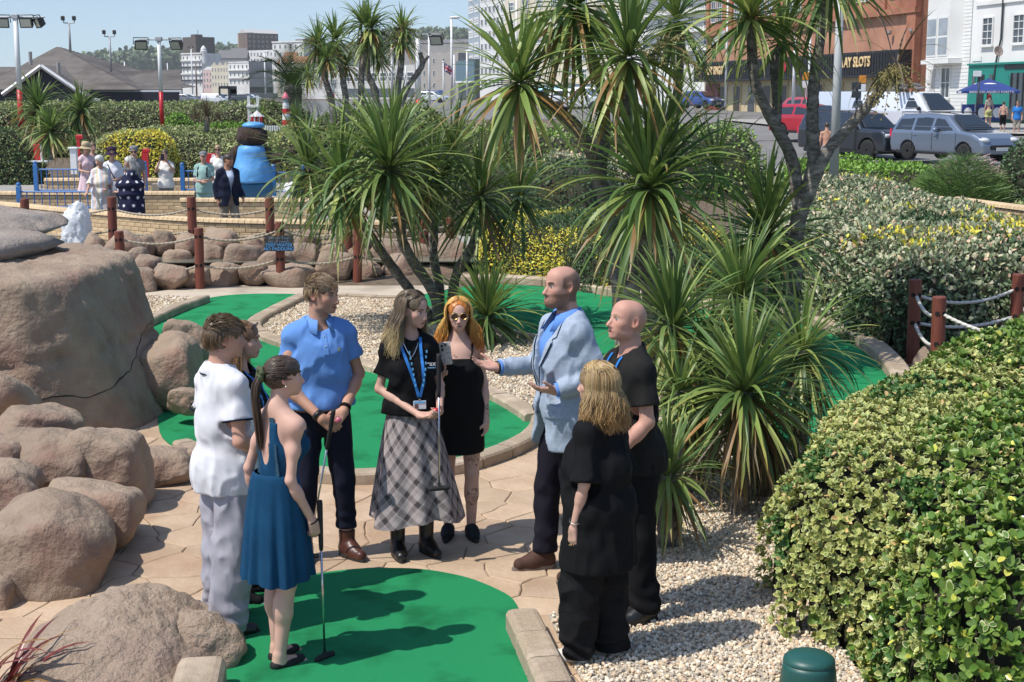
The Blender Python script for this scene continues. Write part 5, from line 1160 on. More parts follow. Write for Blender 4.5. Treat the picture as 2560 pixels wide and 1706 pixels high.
  s.bodyo = s.emit('body', V, Q, m_skin, np.clip(col, 0, 1))
  if s.h * s.S < .008:
   me_ = mat('eye_white', (.50, .46, .43), .25); mi = mat('iris_%d' % int(eye[2] * 100), tuple(q * .35 for q in eye), .15); ml = mat('lash', (.022, .015, .012), .7); mb_ = mat('brow_%d' % int(brow[0] * 1000), tuple(q * .8 for q in brow), .8)
   for q in (-1, 1):
    b = MB(); b.ball((q * .0312, .0790, .0), (.0128, .0112, .0072), 12, 8, T=s.HM); b.ball((q * .0325, .0868, .0), (.0062, .0042, .0060), 10, 6, 1, s.HM)
    b.tube([s.HM @ V3((q * (.018 + .027 * t), .0885 - .012 * t * t, .0035 + .0055 * sin(pi * min(1, t * 1.15)))) for t in np.linspace(0, 1, 7)], [.0012, .0022, .0026, .0026, .0024, .002, .001], 5, 2); s.mb('eye', b, [me_, mi, ml])
    if scalp == 0 or beardcol: b = MB(); b.tube([s.HM @ V3((q * (.014 + .038 * t), .0985 - .016 * t ** 1.6, .0195 + .008 * sin(pi * t * .75))) for t in np.linspace(0, 1, 7)], [.0030, .0042, .0042, .0040, .0034, .0026, .001], 6); s.mb('eyebrow', b, mb_)
   b = MB(); b.tube([s.HM @ V3((x_, .0965 - 8.5 * x_ * x_, -.0722 + (6 * x_ * x_ if smile else 0))) for x_ in np.linspace(-.021, .021, 9)], [.0005, .0012, .0016, .0018, .0018, .0018, .0016, .0012, .0005], 5); s.mb('mouth', b, mat('mouth_line', (.10, .03, .028), .6))
  return s.bodyo
 def hair_cap(s, col, g=.010, face=True, extra=None, name='hair', low=-.07, side=-.03, m=None, hl=.062):
  F = Field([-.16, -.22, -.42], [.16, .16, .18], max(.006, s.h)); w_ = .94 if s.f else 1.0
  F.ell((0, -.014, .022), (.076 * w_ + g, .097 + g, .092 + g), k=0); F.ell((0, .030, .05), (.062 * w_ + g * .9, .055 + g * .6, .052 + g), k=.03)
  if face:
   F.ell((0, .135, -.045), (.072 * w_, .085, .045 + hl), k=.015, op='s'); F.ell((0, .07, -.11), (.12, .10, .10), k=.02, op='s')
   for q in (-1, 1): F.ell((q * .085, .015, -.02), (.03, .035, .05), k=.012, op='s')
  if extra: extra(F)
  else: F.clip((0, 0, low), (0, .5, -1), .01)
  Gd = F.grid(); F.F += .004 * fbm(Gd * np.array((1.6, .6, .8)), 60, 4, 2)
  V, Q = F.net(0); M = np.array(s.HM, np.float32); C = np.array(col)[None] * (1 + .35 * fbm(V * np.array((2, .7, .7)), 40, 6, 2))[:, None]
  V = V @ M[:3, :3].T + M[:3, 3]; return s.emit(name, V, Q, m_hair, np.clip(C, .002, 1))
 def strands(s, paths, cols, r=.0032, parent=None, n=3, name='strands'):
  """paths: list of polylines in head space"""
  V, F, C = [], [], []
  for P, c in zip(paths, cols):
   P = [s.HM @ V3(p) for p in P]; m_ = len(P); q0 = len(V)
   for i, p in enumerate(P):
    t = (P[min(i + 1, m_ - 1)] - P[max(0, i - 1)]).normalized(); a = t.orthogonal().normalized(); b = t.cross(a); rr = r * (1 - .75 * (i / (m_ - 1)) ** 2) * (.6 if i == 0 else 1)
    for k in range(n):
     V.append(p + a * cos(2 * pi * k / n) * rr + b * sin(2 * pi * k / n) * rr); C.append([x * (1 - .12 * (i == 0)) for x in (c[0] if i < m_ * .55 else [(c[0][j] + (c[1][j] - c[0][j]) * min(1, (i / m_ - .55) / .35)) for j in range(3)])])
   for i in range(m_ - 1):
    for k in range(n): F.append((q0 + i * n + k, q0 + i * n + (k + 1) % n, q0 + (i + 1) * n + (k + 1) % n, q0 + (i + 1) * n + k))
  return s.emit(name, np.array([tuple(v) for v in V]), np.array(F), m_hair, np.array(C), parent=parent)
 def skull(s, az, el, g):     # point on the hair shell: az 0 = face, el up
  w_ = .94 if s.f else 1.0; return V3((sin(az) * cos(el) * (.076 * w_ + g), cos(az) * cos(el) * (.097 + g) - .013, sin(el) * (.092 + g) + .021))
 def long_hair(s, c_root, c_tip, length, n=420, front=.9, wave=.012, vol=.012, base=None, part=0.0, seed=1, spread=.05):
  rg = random.Random(seed); P, C = [], []
  for i in range(n):
   sd_ = rg.choice((-1, 1)); az = sd_ * rg.uniform(.15, pi); g = vol + rg.uniform(-.004, .010)
   tgt = sd_ * max(abs(az), front + rg.uniform(0, .35)); pts = []
   e0 = rg.uniform(.9, 1.5); az0 = az * .6
   for k in range(7):
    t = k / 6; el = e0 + (-.25 - e0) * t; a = az0 + (tgt - az0) * min(1, t * 2.6); pts.append(s.skull(a, el, g + .006 * t))
   L = length * rg.uniform(.68, 1.06); p = pts[-1]; ph = rg.uniform(0, 6.28); out = V3((sin(tgt), cos(tgt) * .5, 0)) * rg.uniform(.0, spread)
   for k in range(1, 9):
    t = k / 8; pts.append(p + V3((0, -.02 * t, -L * t)) + out * sin(t * 2.2) + V3((sin(ph + t * 7) * wave, cos(ph * 1.7 + t * 6) * wave, 0)) * t)
   P.append(pts); j = rg.uniform(.78, 1.2); C.append(([x * j for x in rg.choice(c_root)], [x * j for x in rg.choice(c_tip)]))
  return s.strands(P, C, .0024, parent=base)
 def short_hair(s, cols, n=420, L=.045, comb=(0, .6, .2), el0=.15, fringe=True, base=None, seed=1, g=.010, top=1.0):
  rg = random.Random(seed); P, C = [], []
  for i in range(n):
   az = rg.uniform(-pi, pi); el = math.asin(rg.uniform(-.35, 1));
   if abs(az) < 1.15 and el < .62: continue
   if abs(az) < 1.9 and el < .12: continue
   p = s.skull(az, el, g * .7); nrm = (p - V3((0, -.013, .021))).normalized(); d = V3(comb) + V3((rg.gauss(0, .14), rg.gauss(0, .14), 0));
   if el < .3: d = V3((0, -.2, -1))
   d = (d - nrm * d.dot(nrm)).normalized(); l = L * rg.uniform(.7, 1.2) * (top if el > .45 else .55); pts = []
   for k in range(5): t = k / 4; pts.append(p + d * l * t + nrm * (.007 * sin(t * 2.2) * (1 if el > .3 else .4)) - V3((0, 0, .012 * t * t)))
   P.append(pts); j = rg.uniform(.6, 1.35); c = [x * j for x in rg.choice(cols)]; C.append((c, [x * 1.15 for x in c]))
  return s.strands(P, C, .0024, parent=base)
 def wrinkle(s, F, a=.006, sc=9, st=(1, 1, .55), seed=1):
  G_ = F.grid(); a = a * 1.5; w1 = 1 - np.abs(fbm(G_ * np.array(st), sc, seed, 2)) * 2; w2 = 1 - np.abs(vnoise(G_ * np.array((1.0, 1.0, .45)) + G_[..., [2, 0, 1]] * .35, 21, seed + 8)) * 2; F.F -= a * .26 * np.clip(w2, 0, 1) ** 2; F.F -= a * (w1 - .5) + a * .5 * vnoise(G_ * np.array(st), sc * .4, seed + 3)
 def top(s, name, m, g=.016, hem=.90, sleeve=.55, sg=.020, flare=.008, neck=.066, neckz=1.50, scoop=0.0, wr=.006, seed=1, col=None, drape=0.0, h=None, open_hem=True, cut=None, prebvh=False):
  lo, hi = s.box(.02); F = Field([lo[0], lo[1], hem - .06], [hi[0], hi[1], 1.62], max(h or .009, s.h)); J = s.J
  s.torso(F, g)
  if drape:
   for z in (1.2, 1.0, hem + .02): F.ell((J['waist'].x, J['waist'].y + .01, z), (.16 * s.build + g + drape * .6, .115 * s.build + g + drape, .16), k=.06)
  z = .98
  while z > hem - .03 and hem < .90:
   q = (.98 - z) / .35; F.ell((0, -.008, z), ((.158 if s.f else .155) * s.build + g * .8 + drape * (.4 + .5 * q), .128 * s.build + g + drape * (.4 + .5 * q), .13), k=.05); z -= .07
  for k in 'LR':
   if sleeve <= 0: continue
   sh, (el, wr_, d, n, c) = J['sh' + k], s.arm[k]; r0 = .037 if s.f else .045; r0 *= s.build ** .5
   if sleeve <= 1: F.cap(sh, sh.lerp(el, sleeve), r0 + .006 + sg * .25, r0 + sg * .8 + flare * .6, k=.035)
   else: F.cap(sh, el, r0 + .006 + sg * .45, r0 + sg * .55, k=.04); F.cap(el, el.lerp(wr_, sleeve - 1), r0 + sg * .5, .034 + sg * .55 + flare, k=.02)
  if wr: s.wrinkle(F, wr, 9, (1, 1, .6), seed)
  for k in 'LR':           # cut the sleeve ends flat
   if sleeve <= 0: continue
   sh, (el, wr_, d, n, c) = J['sh' + k], s.arm[k]; a, b = (sh, el) if sleeve <= 1 else (el, wr_); t = sleeve if sleeve <= 1 else sleeve - 1
   p = a.lerp(b, t); dr = (b - a).normalized(); sl, g_ = F.blk(p - V3((.10, .10, .10)), p + dr * .08 + V3((.10, .10, .10)))
   if sl is not None:
    dd = (g_[0] - p.x) * dr.x + (g_[1] - p.y) * dr.y + (g_[2] - p.z) * dr.z; near = np.sqrt((g_[0] - p.x) ** 2 + (g_[1] - p.y) ** 2 + (g_[2] - p.z) ** 2) < .105
    F.F[sl] = np.where(near, np.maximum(F.F[sl], dd), F.F[sl])
  F.cap(J['neck'] + V3((0, .008, neckz - 1.475)), J['neck'] + V3((0, .02, .20)), neck, neck + .02, k=.008, op='s')
  if scoop: F.ell(J['neck'] + V3((0, .09, .0)), (neck + .01, .10, scoop), k=.01, op='s')
  if prebvh: V, Q = F.net(1); s.prebvh = BVHTree.FromPolygons([V3(v) for v in V], [tuple(q) for q in Q])
  if cut: cut(F)
  F.clip((0, 0, hem), (0, 0, -1)); V, Q = F.net(1)
  if col is not None: col = col(V)
  o = s.emit(name, V, Q, m, col); s.bvh = BVHTree.FromPolygons([V3(v) for v in V], [tuple(q) for q in Q]); return o
 def legs(s, name, m, g=.014, top_=1.04, bottom=.09, flare=.0, knee=.0, wr=.006, seed=2, h=None, col=None, wide=0.0):
  lo, hi = s.box(.02); F = Field([-.32 - wide, lo[1], bottom - .06], [.32 + wide, max(.3, .3), top_ + .06], max(h or .009, s.h)); J = s.J; B = s.build
  F.ell(J['pel'] + V3((0, -.005, 0)), (.152 * B + g, .112 * B + g, .15), k=.04); F.ell(J['pel'] + V3((0, -.055, -.03)), (.125 * B + g, .085 + g, .10), k=.05)
  F.ell(J['waist'] + V3((0, 0, -.02)), ((.132 if s.f else .150) * B + g * .8, (.10 if s.f else .110) * B + g * .8, .16), k=.05)
  for k in 'LR':
   hp_, kn, an = J['hip' + k], J['kn' + k], J['an' + k]; b = V3((an.x, an.y, bottom - .02))
   F.cap(hp_ - V3((0, 0, .02)), kn, .086 * B ** .5 + g, .060 + g + knee + flare * .4, k=.03); F.cap(kn, b, .058 + g + knee + flare * .4, .046 + g + flare, k=.02)
  if wr:
   s.wrinkle(F, wr, 8, (1, 1, .8), seed); G_ = F.grid(); z = G_[..., 2]; F.F += wr * .9 * np.sin(z * 75 + 6 * vnoise(G_, 5, seed)) * np.exp(-((z - bottom - .05) / .09) ** 2)
  F.clip((0, 0, bottom), (0, 0, -1)); F.clip((0, 0, top_), (0, 0, 1)); V, Q = F.net(1); return s.emit(name, V, Q, m, col(V) if col else None)
 def skirt(s, name, m, z0, z1, r0, r1, folds=9, amp=.02, seed=3, colf=None, off=(0, 0), n=180, rows=110, prof=1.0, hem=.01, parent=None, c0=None):
  V, C = [], []; rg = np.random.default_rng(seed); ph = rg.uniform(0, 6.28, 4)
  for i in range(rows + 1):
   t = i / rows; q = t ** prof
   for k in range(n):
    a = 2 * pi * k / n; am = amp * t ** 1.2 * (sin(folds * a + ph[0] + .8 * sin(2 * a + ph[1])) + .5 * sin((folds * 2 - 3) * a + ph[2]))
    rx = r0[0] + (r1[0] - r0[0]) * q + am; ry = r0[1] + (r1[1] - r0[1]) * q + am
    cx, cy = (c0 or (0, 0)); x = cx * (1 - t) + off[0] * t + rx * cos(a); y = cy * (1 - t) + off[1] * t + ry * sin(a)
    V.append((x, y, z0 + (z1 - z0) * t + hem * t * sin(3 * a + ph[3])))
    if colf: C.append(colf(a, t, V[-1]))
  F = [(i * n + k, i * n + (k + 1) % n, (i + 1) * n + (k + 1) % n, (i + 1) * n + k) for i in range(rows) for k in range(n)]
  return s.emit(name, np.array(V), np.array(F)[:, ::-1], m, np.array(C) if colf else None, parent=parent)
 def shoe(s, k, m, shaft=0.0, sole_m=None, big=1.0, name='shoe', low=False, soleh=.022, label=None):
  an = s.J['an' + k]; x, y, yw = s.foot[k]; fd = V3((-sin(yw), cos(yw), 0)); h = max(.006, s.h); F = Field([an.x - .26, an.y - .26, -.01], [an.x + .26, an.y + .30, .12 + shaft + .05], h)
  b = V3((an.x, an.y, 0)); w_ = big * (.92 if s.f else 1)
  zl = .030 if low else .045
  F.cap(b - fd * .025 + V3((0, 0, zl)), b + fd * .075 * w_ + V3((0, 0, zl)), .042 * w_, .046 * w_, k=.02); F.cap(b + fd * .06 * w_ + V3((0, 0, zl * .9)), b + fd * .150 * w_ + V3((0, 0, zl * .75)), .045 * w_, .036 * w_, k=.03)
  if not low: F.cap(b + V3((0, 0, .06)), b + fd * .045 + V3((0, 0, .075)), .044 * w_, .038 * w_, k=.03)
  if shaft: F.cap(b + V3((0, 0, .07)), b + V3((0, 0, .10 + shaft)), .048 * w_, .054 * w_, k=.025); F.clip((0, 0, .09 + shaft), (0, 0, 1))
  if low: F.cap(b - fd * .01 + V3((0, 0, .075)), b + fd * .085 + V3((0, 0, .07)), .042, .034, k=.008, op='s')
  F.clip((0, 0, .006), (0, 0, -1)); V, Q = F.net(1); o = s.emit(name, V, Q, m, label=label)
  bm_ = MB(); out = []
  for i in range(20):
   a = 2 * pi * i / 20; cx, cy = cos(a), sin(a); l = .062 * w_ + (.125 * w_ if cx > 0 else .012) * 1; wd = .047 * w_ * (1 - .12 * cx) ; out.append(b + fd * (cx * l * (1 if cx > 0 else 1.1) + .012) + V3((fd.y, -fd.x, 0)) * wd * cy)
  bm_.prism([(p.x, p.y) for p in out], 0.0, soleh); s.mb('sole', bm_, sole_m or m_sole, o, False); return o
 def ring(s, name, c, axis, r, w_, th, m, parent=None, squash=1.0):
  ax = V3(axis).normalized(); a = ax.orthogonal().normalized(); b = ax.cross(a); V = []; n = 24
  for k in range(n):
   d = a * cos(2 * pi * k / n) + b * sin(2 * pi * k / n) * squash
   for rr, h in ((r, -w_ / 2), (r + th, -w_ / 2), (r + th, w_ / 2), (r, w_ / 2)): V.append(V3(c) + d * rr + ax * h)
  F = [(k * 4 + j, k * 4 + (j + 1) % 4, ((k + 1) % n) * 4 + (j + 1) % 4, ((k + 1) % n) * 4 + j) for k in range(n) for j in range(4)]
  return s.emit(name, np.array([tuple(v) for v in V]), np.array(F), m, parent=parent)
 def hug(s, x, z, off=.004, sgn=1):
  h_ = s.bvh.ray_cast(V3((x, sgn * 1.2, z)), V3((0, -sgn, 0))); return V3((x, (h_[0].y if h_[0] else .1) + sgn * off, z))
 def strip(s, name, xz, w_, m, off=.005, sgn=1, parent=None, pts=None):
  P = pts or [s.hug(p.x, p.z, off, sgn) for p in resample([V3((a, 0, b)) for a, b in xz], .02)]; V = []
  for i, p in enumerate(P):
   t = (P[min(i + 1, len(P) - 1)] - P[max(0, i - 1)]).normalized(); sd_ = t.cross(V3((0, sgn, 0))); sd_ = sd_.normalized() * w_ / 2 if sd_.length > .05 else V3((w_ / 2, 0, 0)); nn = V3((0, sgn * .002, 0)); V += [p - sd_ - nn, p + sd_ - nn, p + sd_ + nn, p - sd_ + nn]
  F = [(i * 4 + j, i * 4 + (j + 1) % 4, i * 4 + 4 + (j + 1) % 4, i * 4 + 4 + j) for i in range(len(P) - 1) for j in range(4)] + [(0, 1, 2, 3), tuple(len(P) * 4 - 4 + j for j in (3, 2, 1, 0))]
  return s.emit(name, np.array([tuple(v) for v in V]), np.array(F), m, parent=parent, smooth=False)
 def patch(s, name, poly, m, off=.004, sgn=1, parent=None, res=.012):
  """a flat cut-out lying on the clothing seen from the front (sgn 1) or back"""
  zs = [p[1] for p in poly]; m_ = max(3, int((max(zs) - min(zs)) / res) + 1); V = []; nc = 7; n = len(poly)
  for z in np.linspace(min(zs) + 1e-4, max(zs) - 1e-4, m_):
   X = []
   for i in range(n):
    (x0, z0), (x1, z1) = poly[i], poly[(i + 1) % n]
    if (z0 > z) != (z1 > z): X.append(x0 + (x1 - x0) * (z - z0) / (z1 - z0))
   X = X or [0]; V += [tuple(s.hug(float(x), float(z), off, sgn)) for x in np.linspace(min(X), max(X), nc)]
  F = [(j * nc + i, j * nc + i + 1, (j + 1) * nc + i + 1, (j + 1) * nc + i) for j in range(m_ - 1) for i in range(nc - 1)]
  return s.emit(name, np.array(V), np.array(F)[:, ::-1] if sgn > 0 else np.array(F), m, parent=parent)
 def collar(s, m, r=.064, h=.046, spread=.5, z=1.512, name='collar', open_=.35, tilt=.016):
  V = []; n = 26; s.lastcollar = []; J = s.J; c = J['neck'] + V3((0, .005, z - 1.475))
  for k in range(n + 1):
   a = pi / 2 + open_ + (2 * pi - 2 * open_) * k / n; d = V3((cos(a), sin(a) * 1.05, 0)); fr = max(0, sin(a)); pt = .030 * spread * max(0, fr) ** 3
   up = V3((0, 0, h * (.62 - .45 * fr) + .012)); dn = -.016 - .034 * fr - pt * .5; V += [c + d * r + up, c + d * (r + .012) + up + V3((0, 0, .003)), c + d * (r + .034 + tilt * .5 + pt) + V3((0, 0, dn)), c + d * (r + .026 + tilt * .5 + pt) + V3((0, 0, dn - .004))]; s.lastcollar.append(V[-2] + V3((0, 0, .004)))
  F = [(k * 4 + j, k * 4 + (j + 1) % 4, (k + 1) * 4 + (j + 1) % 4, (k + 1) * 4 + j) for k in range(n) for j in range(3)]
  return s.emit(name, np.array([tuple(v) for v in V]), np.array(F), m)
 def lanyard(s, bottom=(0, 1.13), card=True, parent=None, print_=True):
  J = s.J; nx = J['neck'].x; o = None
  for q in (-1, 1): o2 = s.strip('lanyard', [(nx + q * .068, 1.505), (nx + q * .064, 1.45), (bottom[0] + q * .030, bottom[1] + .10), (bottom[0] + q * .004, bottom[1])], .019, m_lan, .007)
  if print_:
   for q in (-1, 1):
    for z in np.arange(1.20, 1.44, .036):
     x = bottom[0] + q * (.012 + (z - bottom[1]) / (1.45 - bottom[1]) * .052) + nx * (z - bottom[1]) * 3 * 0; p = s.hug(x, z, .0105); b = MB(); b.box(p, (.010, .002, .018)); s.mb('print', b, m_lanlight, o2, False)
  if card:
   p = s.hug(bottom[0], bottom[1] - .05, .014); b = MB(); b.box((p.x, p.y, p.z), (.085, .004, .056), mi=0); b.box((p.x, p.y + .003, p.z + .018), (.075, .002, .014), mi=1); b.box((p.x + .022, p.y + .003, p.z - .008), (.024, .002, .030), mi=2); b.box((p.x, p.y, p.z + .034), (.012, .006, .016), mi=3)
   b.v = [tuple(V3(q) * s.S) for q in b.v]; b.build('badge', [m_card, m_lanlight, mat('photo_print', (.18, .10, .08), .4), m_metal], s.root)
 def glasses(s, up=0.0, m=None, lens=None, back=0.0, rot=0.0, rad=(.0245, .020), temples=True):
  b = MB(); y = .100 - back; z = .002 + up; M = s.HM @ Matrix.Translation((0, y, z)) @ Matrix.Rotation(rot, 4, 'X')
  for q in (-1, 1):
   V = [V3((q * .033 + rad[0] * cos(a), -.006 * abs(q * .033 + rad[0] * cos(a)) / .05, rad[1] * sin(a))) for a in np.linspace(0, 2 * pi, 15)[:-1]]; n = 14
   b.add([tuple(M @ (v + V3((0, .002, 0)))) for v in V] + [tuple(M @ (v - V3((0, .002, 0)))) for v in V], [tuple(range(n))[::-1] if q > 9 else tuple(range(n)), tuple(range(n, 2 * n))[::-1]] + [(i, n + i, n + (i + 1) % n, (i + 1) % n) for i in range(n)], 1)
   b.tube([M @ V3((q * .033 + rad[0] * 1.03 * cos(a), .001, rad[1] * 1.03 * sin(a))) for a in np.linspace(0, 2 * pi, 15)], .0022, 5, 0)
   if temples: b.tube([M @ V3((q * .056, 0, .008)), M @ V3((q * .074, -.02, .010)), M @ V3((q * .078, -.105, .004))], .0022, 5, 0)
  b.tube([M @ V3((-.010, .003, .006)), M @ V3((.010, .003, .006))], .0022, 5, 0); b.v = [tuple(V3(q) * s.S) for q in b.v]; return b.build('sunglasses', [m or m_gold, lens or m_glass_dark], s.root, smooth=False)
def wp(p, v): return wm(p.root) @ (V3(v) * p.S)       # local figure point to the world
def putter(label, top, bot, face=0.0, group='putters'):
 top, bot = V3(top), V3(bot); t = thing('putter', label, 'golf putter', tuple(bot), group=group); d = (top - bot); L = d.length; d.normalize()
 b = MB(); b.tube([bot + d * .02, bot + d * (L - .24)], [.0055, .0065], 8); b.build('shaft', m_metal, t, world=True, smooth=True)
 b = MB(); b.tube([bot + d * (L - .27), bot + d * (L - .24), bot + d * (L - .02), bot + d * L], [.0105, .0125, .0155, .014], 10); b.build('grip', m_grip, t, world=True, smooth=True)
 f = Field((-.09, -.04, -.03), (.09, .04, .05), .005); f.cap((-.055, 0, 0), (.055, 0, 0), .016, .016, 0); f.cap((-.03, .008, 0), (.03, .008, 0), .015, .015, .01); f.cap((0, 0, 0), (0, 0, .04), .009, .008, .01); f.clip((0, 0, -.012), (0, 0, -1)); V, Q = f.net(1)
 o = add('head', npmesh('head', V, Q, m_grip, True), t); o.rotation_euler = (0, 0, face); o.location = (0, 0, .0); return t
def ball(label, c, col, r=.0214):
 b = MB(); b.ball((0, 0, 0), r, 14, 8); o = b.build('golf_ball', mat('ball_' + label.split()[0], col, .25, coat=.4), None, smooth=True); o.location = c; return tag(o, label, 'golf ball')
BLONDE = [(.52, .36, .15), (.42, .28, .11), (.32, .20, .08)]; BROWN = [(.085, .052, .030), (.12, .075, .042), (.055, .034, .02)]
SANDY = [(.20, .135, .075), (.27, .185, .10), (.14, .09, .05)]
p = Person('person in a white polo shirt and pale grey joggers, seen from behind', 578, 1572, 0, (.80, .60), 1.76, yaw=-.28, pitch=-.02, feet={'L': (-.11, .02, .1), 'R': (.12, -.06, -.25)},
   arms={'R': ((.27, -.02, 1.15), (.11, .22, 1.03), (-.7, .6, -.25), (0, -.3, -1), .7), 'L': ((-.27, -.02, 1.15), (-.09, .24, 1.02), (.6, .6, -.3), (0, -.3, -1), .7)})
p.body(tone=(.50, .28, .20), scalp=0, brow=(.12, .08, .05), barefoot=False)
p.top('polo_shirt', cloth('white_pique', (.68, .68, .71), (.64, .64, .67)), g=.024, hem=.83, sleeve=.62, sg=.024, flare=.012, neck=.078, neckz=1.49, wr=.008, seed=11, drape=.022)
p.collar(cloth('white_collar', (.70, .70, .73))); s_ = p.lastcollar; b = MB(); b.tube(s_, .0045, 5); p.mb('collar_stripe', b, m_navy)
for k in 'LR': sh, el = p.J['sh' + k], p.arm[k][0]; p.ring('sleeve_stripe', sh.lerp(el, .615), el - sh, .083, .010, .004, m_navy)
p.legs('joggers', cloth('grey_fleece', (.36, .35, .39), (.31, .30, .34)), g=.020, bottom=.045, flare=.044, knee=.022, wr=.010, seed=12, top_=1.0)
for k in 'LR': p.shoe(k, m_leather, name='trainer')
hc = p.hair_cap([x * .8 for x in SANDY[2]], g=.012, hl=.045, low=-.055); p.short_hair(SANDY + BROWN[:2], 1700, .075, (.0, .8, .0), base=hc, seed=3, g=.015, top=1.0)
P_boy = p
p = Person('person smiling with sunglasses on her head, behind the white polo shirt', 622, 1496, 0, (.98, -.15), 1.655, 'f', yaw=.10, pitch=-.03, arms={})
p.body(tone=(.55, .33, .255), brow=(.22, .12, .06), smile=1.0, lips=(.5, .2, .18), barefoot=False)
p.top('black_t_shirt', m_black, g=.02, hem=.88, sleeve=.6, seed=13); p.legs('trousers', m_black, seed=14); p.lanyard(card=False)
for k in 'LR': p.shoe(k, m_black, sole_m=m_whitesole, name='trainer')
RB = [(.26, .14, .065), (.20, .11, .05), (.32, .19, .09)]
hc = p.hair_cap((.17, .09, .045), g=.010, low=-.06, hl=.05); p.long_hair(RB, BLONDE, .42, 700, 1.35, base=hc, seed=5, vol=.010); p.glasses(up=.088, back=.020, rot=-.5, temples=False, m=mat('dark_frame', (.05, .02, .02), .3))
p = Person('person in a teal blue backless sundress with a long brown ponytail', 700, 1660, 0, (.64, .77), 1.635, 'f', yaw=-.46, pitch=-.06, feet={'L': (-.055, .06, .05), 'R': (.06, -.02, -.12)},
   arms={'R': ((.20, -.03, 1.13), (.235, .10, .87), (.0, .25, -1), (-1, .1, 0), (.5, 1.1, 1.15, 1.2, 1.25)), 'L': ((-.235, -.02, 1.14), (-.27, .05, .90), (0, .15, -1), (1, 0, 0), .5)}, build=.94, lean=(.035, .03))
p.body(tone=(.60, .37, .285), brow=(.08, .05, .03), inset=.0, barefoot=True)
m_dress = cloth('teal_crepe', (.010, .062, .135), (.007, .046, .105), bump=.6, bs=110)
z_w = 1.14
def foldcol(a, t, v): return None
p.top('dress_bodice', m_dress, g=.010, hem=1.10, sleeve=0, wr=.002, h=.007, cut=lambda F: (F.clip((0, 0, 1.43), (0, .35, 1)), F.ell((0, -.22, 1.36), (.078, .20, .25), k=.01, op='s'), F.ell((-.22, -.08, 1.42), (.125, .11, .20), k=.01, op='s'), F.ell((.22, -.08, 1.42), (.125, .11, .20), k=.01, op='s')))
bd = p.bvh
lace = mat('teal_lace', (.008, .05, .095), .8, (.02, .09, .14), 90, bump=1.0, bs=150, bdist=.01)
for q in (-1, 1):    # lace straps running over the shoulders and down the back
 p.bvh = BVHTree.FromPolygons([v.co / p.S for v in p.bodyo.data.vertices], [tuple(f.vertices) for f in p.bodyo.data.polygons])
 o = p.strip('lace_strap', [(q * .060, 1.475), (q * .064, 1.40), (q * .068, 1.32), (q * .072, 1.24), (q * .074, 1.16), (q * .074, 1.13)], .040, lace, .004, -1)
 P = [p.hug(x, z, .006, -1) for x, z in ((q * .072, 1.33), (q * .074, 1.27), (q * .076, 1.21), (q * .078, 1.16), (q * .078, 1.13))]
 p.strip('lace_panel', None, .066, lace, parent=o, sgn=-1, pts=P)
 p.strip('lace_strap', [(q * .078, 1.47), (q * .075, 1.43), (q * .07, 1.38)], .022, lace, .004, 1)
p.skirt('dress_skirt', m_dress, 1.15, .53, (.122, .106), (.212, .195), 11, .014, 4, prof=.5, n=150, rows=60, hem=.012)
for k in 'LR': p.shoe(k, mat('black_suede', (.012, .012, .012), .8), name='pump', low=True, soleh=.012)
DB = [(.055, .034, .022), (.085, .052, .033), (.035, .022, .015)]
hc = p.hair_cap((.05, .031, .02), g=.008, low=-.045, hl=.05)
rg = random.Random(8); PP, CC = [], []; tie = V3((0, -.118, .035))
for i in range(650):
 az = rg.uniform(-pi, pi); el = rg.uniform(-.25, 1.4)
 if abs(az) < 1.0 and el < .55: el = .6 + rg.random() * .8
 a = p.skull(az, el, .009); pts = [a]
 for k in range(1, 7): t = k / 6; m_ = a.lerp(tie, t); n_ = (m_ - V3((0, -.013, .021))); n_.normalize(); s_ = p.skull(atan2(n_.x, n_.y), math.asin(max(-1, min(1, n_.z))), .011); pts.append(s_.lerp(tie, t ** 4))
 PP.append(pts); j = rg.uniform(.7, 1.4); c = [x * j for x in rg.choice(DB)]; CC.append((c, c))
for i in range(560):
 ph = rg.uniform(0, 6.28); r_ = rg.uniform(.0, .022); L = rg.uniform(.26, .44); o_ = V3((cos(ph) * r_, sin(ph) * r_ * .7, 0)); pts = [tie + o_ * .6]
 for k in range(1, 10): t = k / 9; w2 = 1 + 1.6 * t * (1.15 - t); pts.append(tie + V3((0, -.055 * sin(min(1, t * 2.5) * pi / 2) , .012 * sin(min(1, t * 3) * pi) - L * t)) + o_ * w2 + V3((.006 * sin(ph + 5 * t), .01 * t, 0)))
 PP.append(pts); j = rg.uniform(.6, 1.4); c = [x * j for x in rg.choice(DB)]; CC.append((c, [x * 1.6 for x in c]))
p.strands(PP, CC, .0028, parent=hc)
b = MB(); b.tube([p.HM @ (tie + V3((cos(a) * .030, -.012 + .006 * sin(3 * a), sin(a) * .034))) for a in np.linspace(0, 2 * pi, 19)], [.016 * (1 + .22 * sin(7 * a)) for a in np.linspace(0, 2 * pi, 19)], 8); p.mb('scrunchie', b, mat('camouflage_cloth', (.045, .07, .03), .9, (.12, .14, .07), 40))
b = MB(); b.ball(p.hp(.080, -.010, -.040), .007, 8, 5); p.mb('earring', b, m_silver); p.ring('hair_tie', p.arm['R'][1], p.arm['R'][1] - p.arm['R'][0], .026, .006, .004, m_black)
P_girl = p
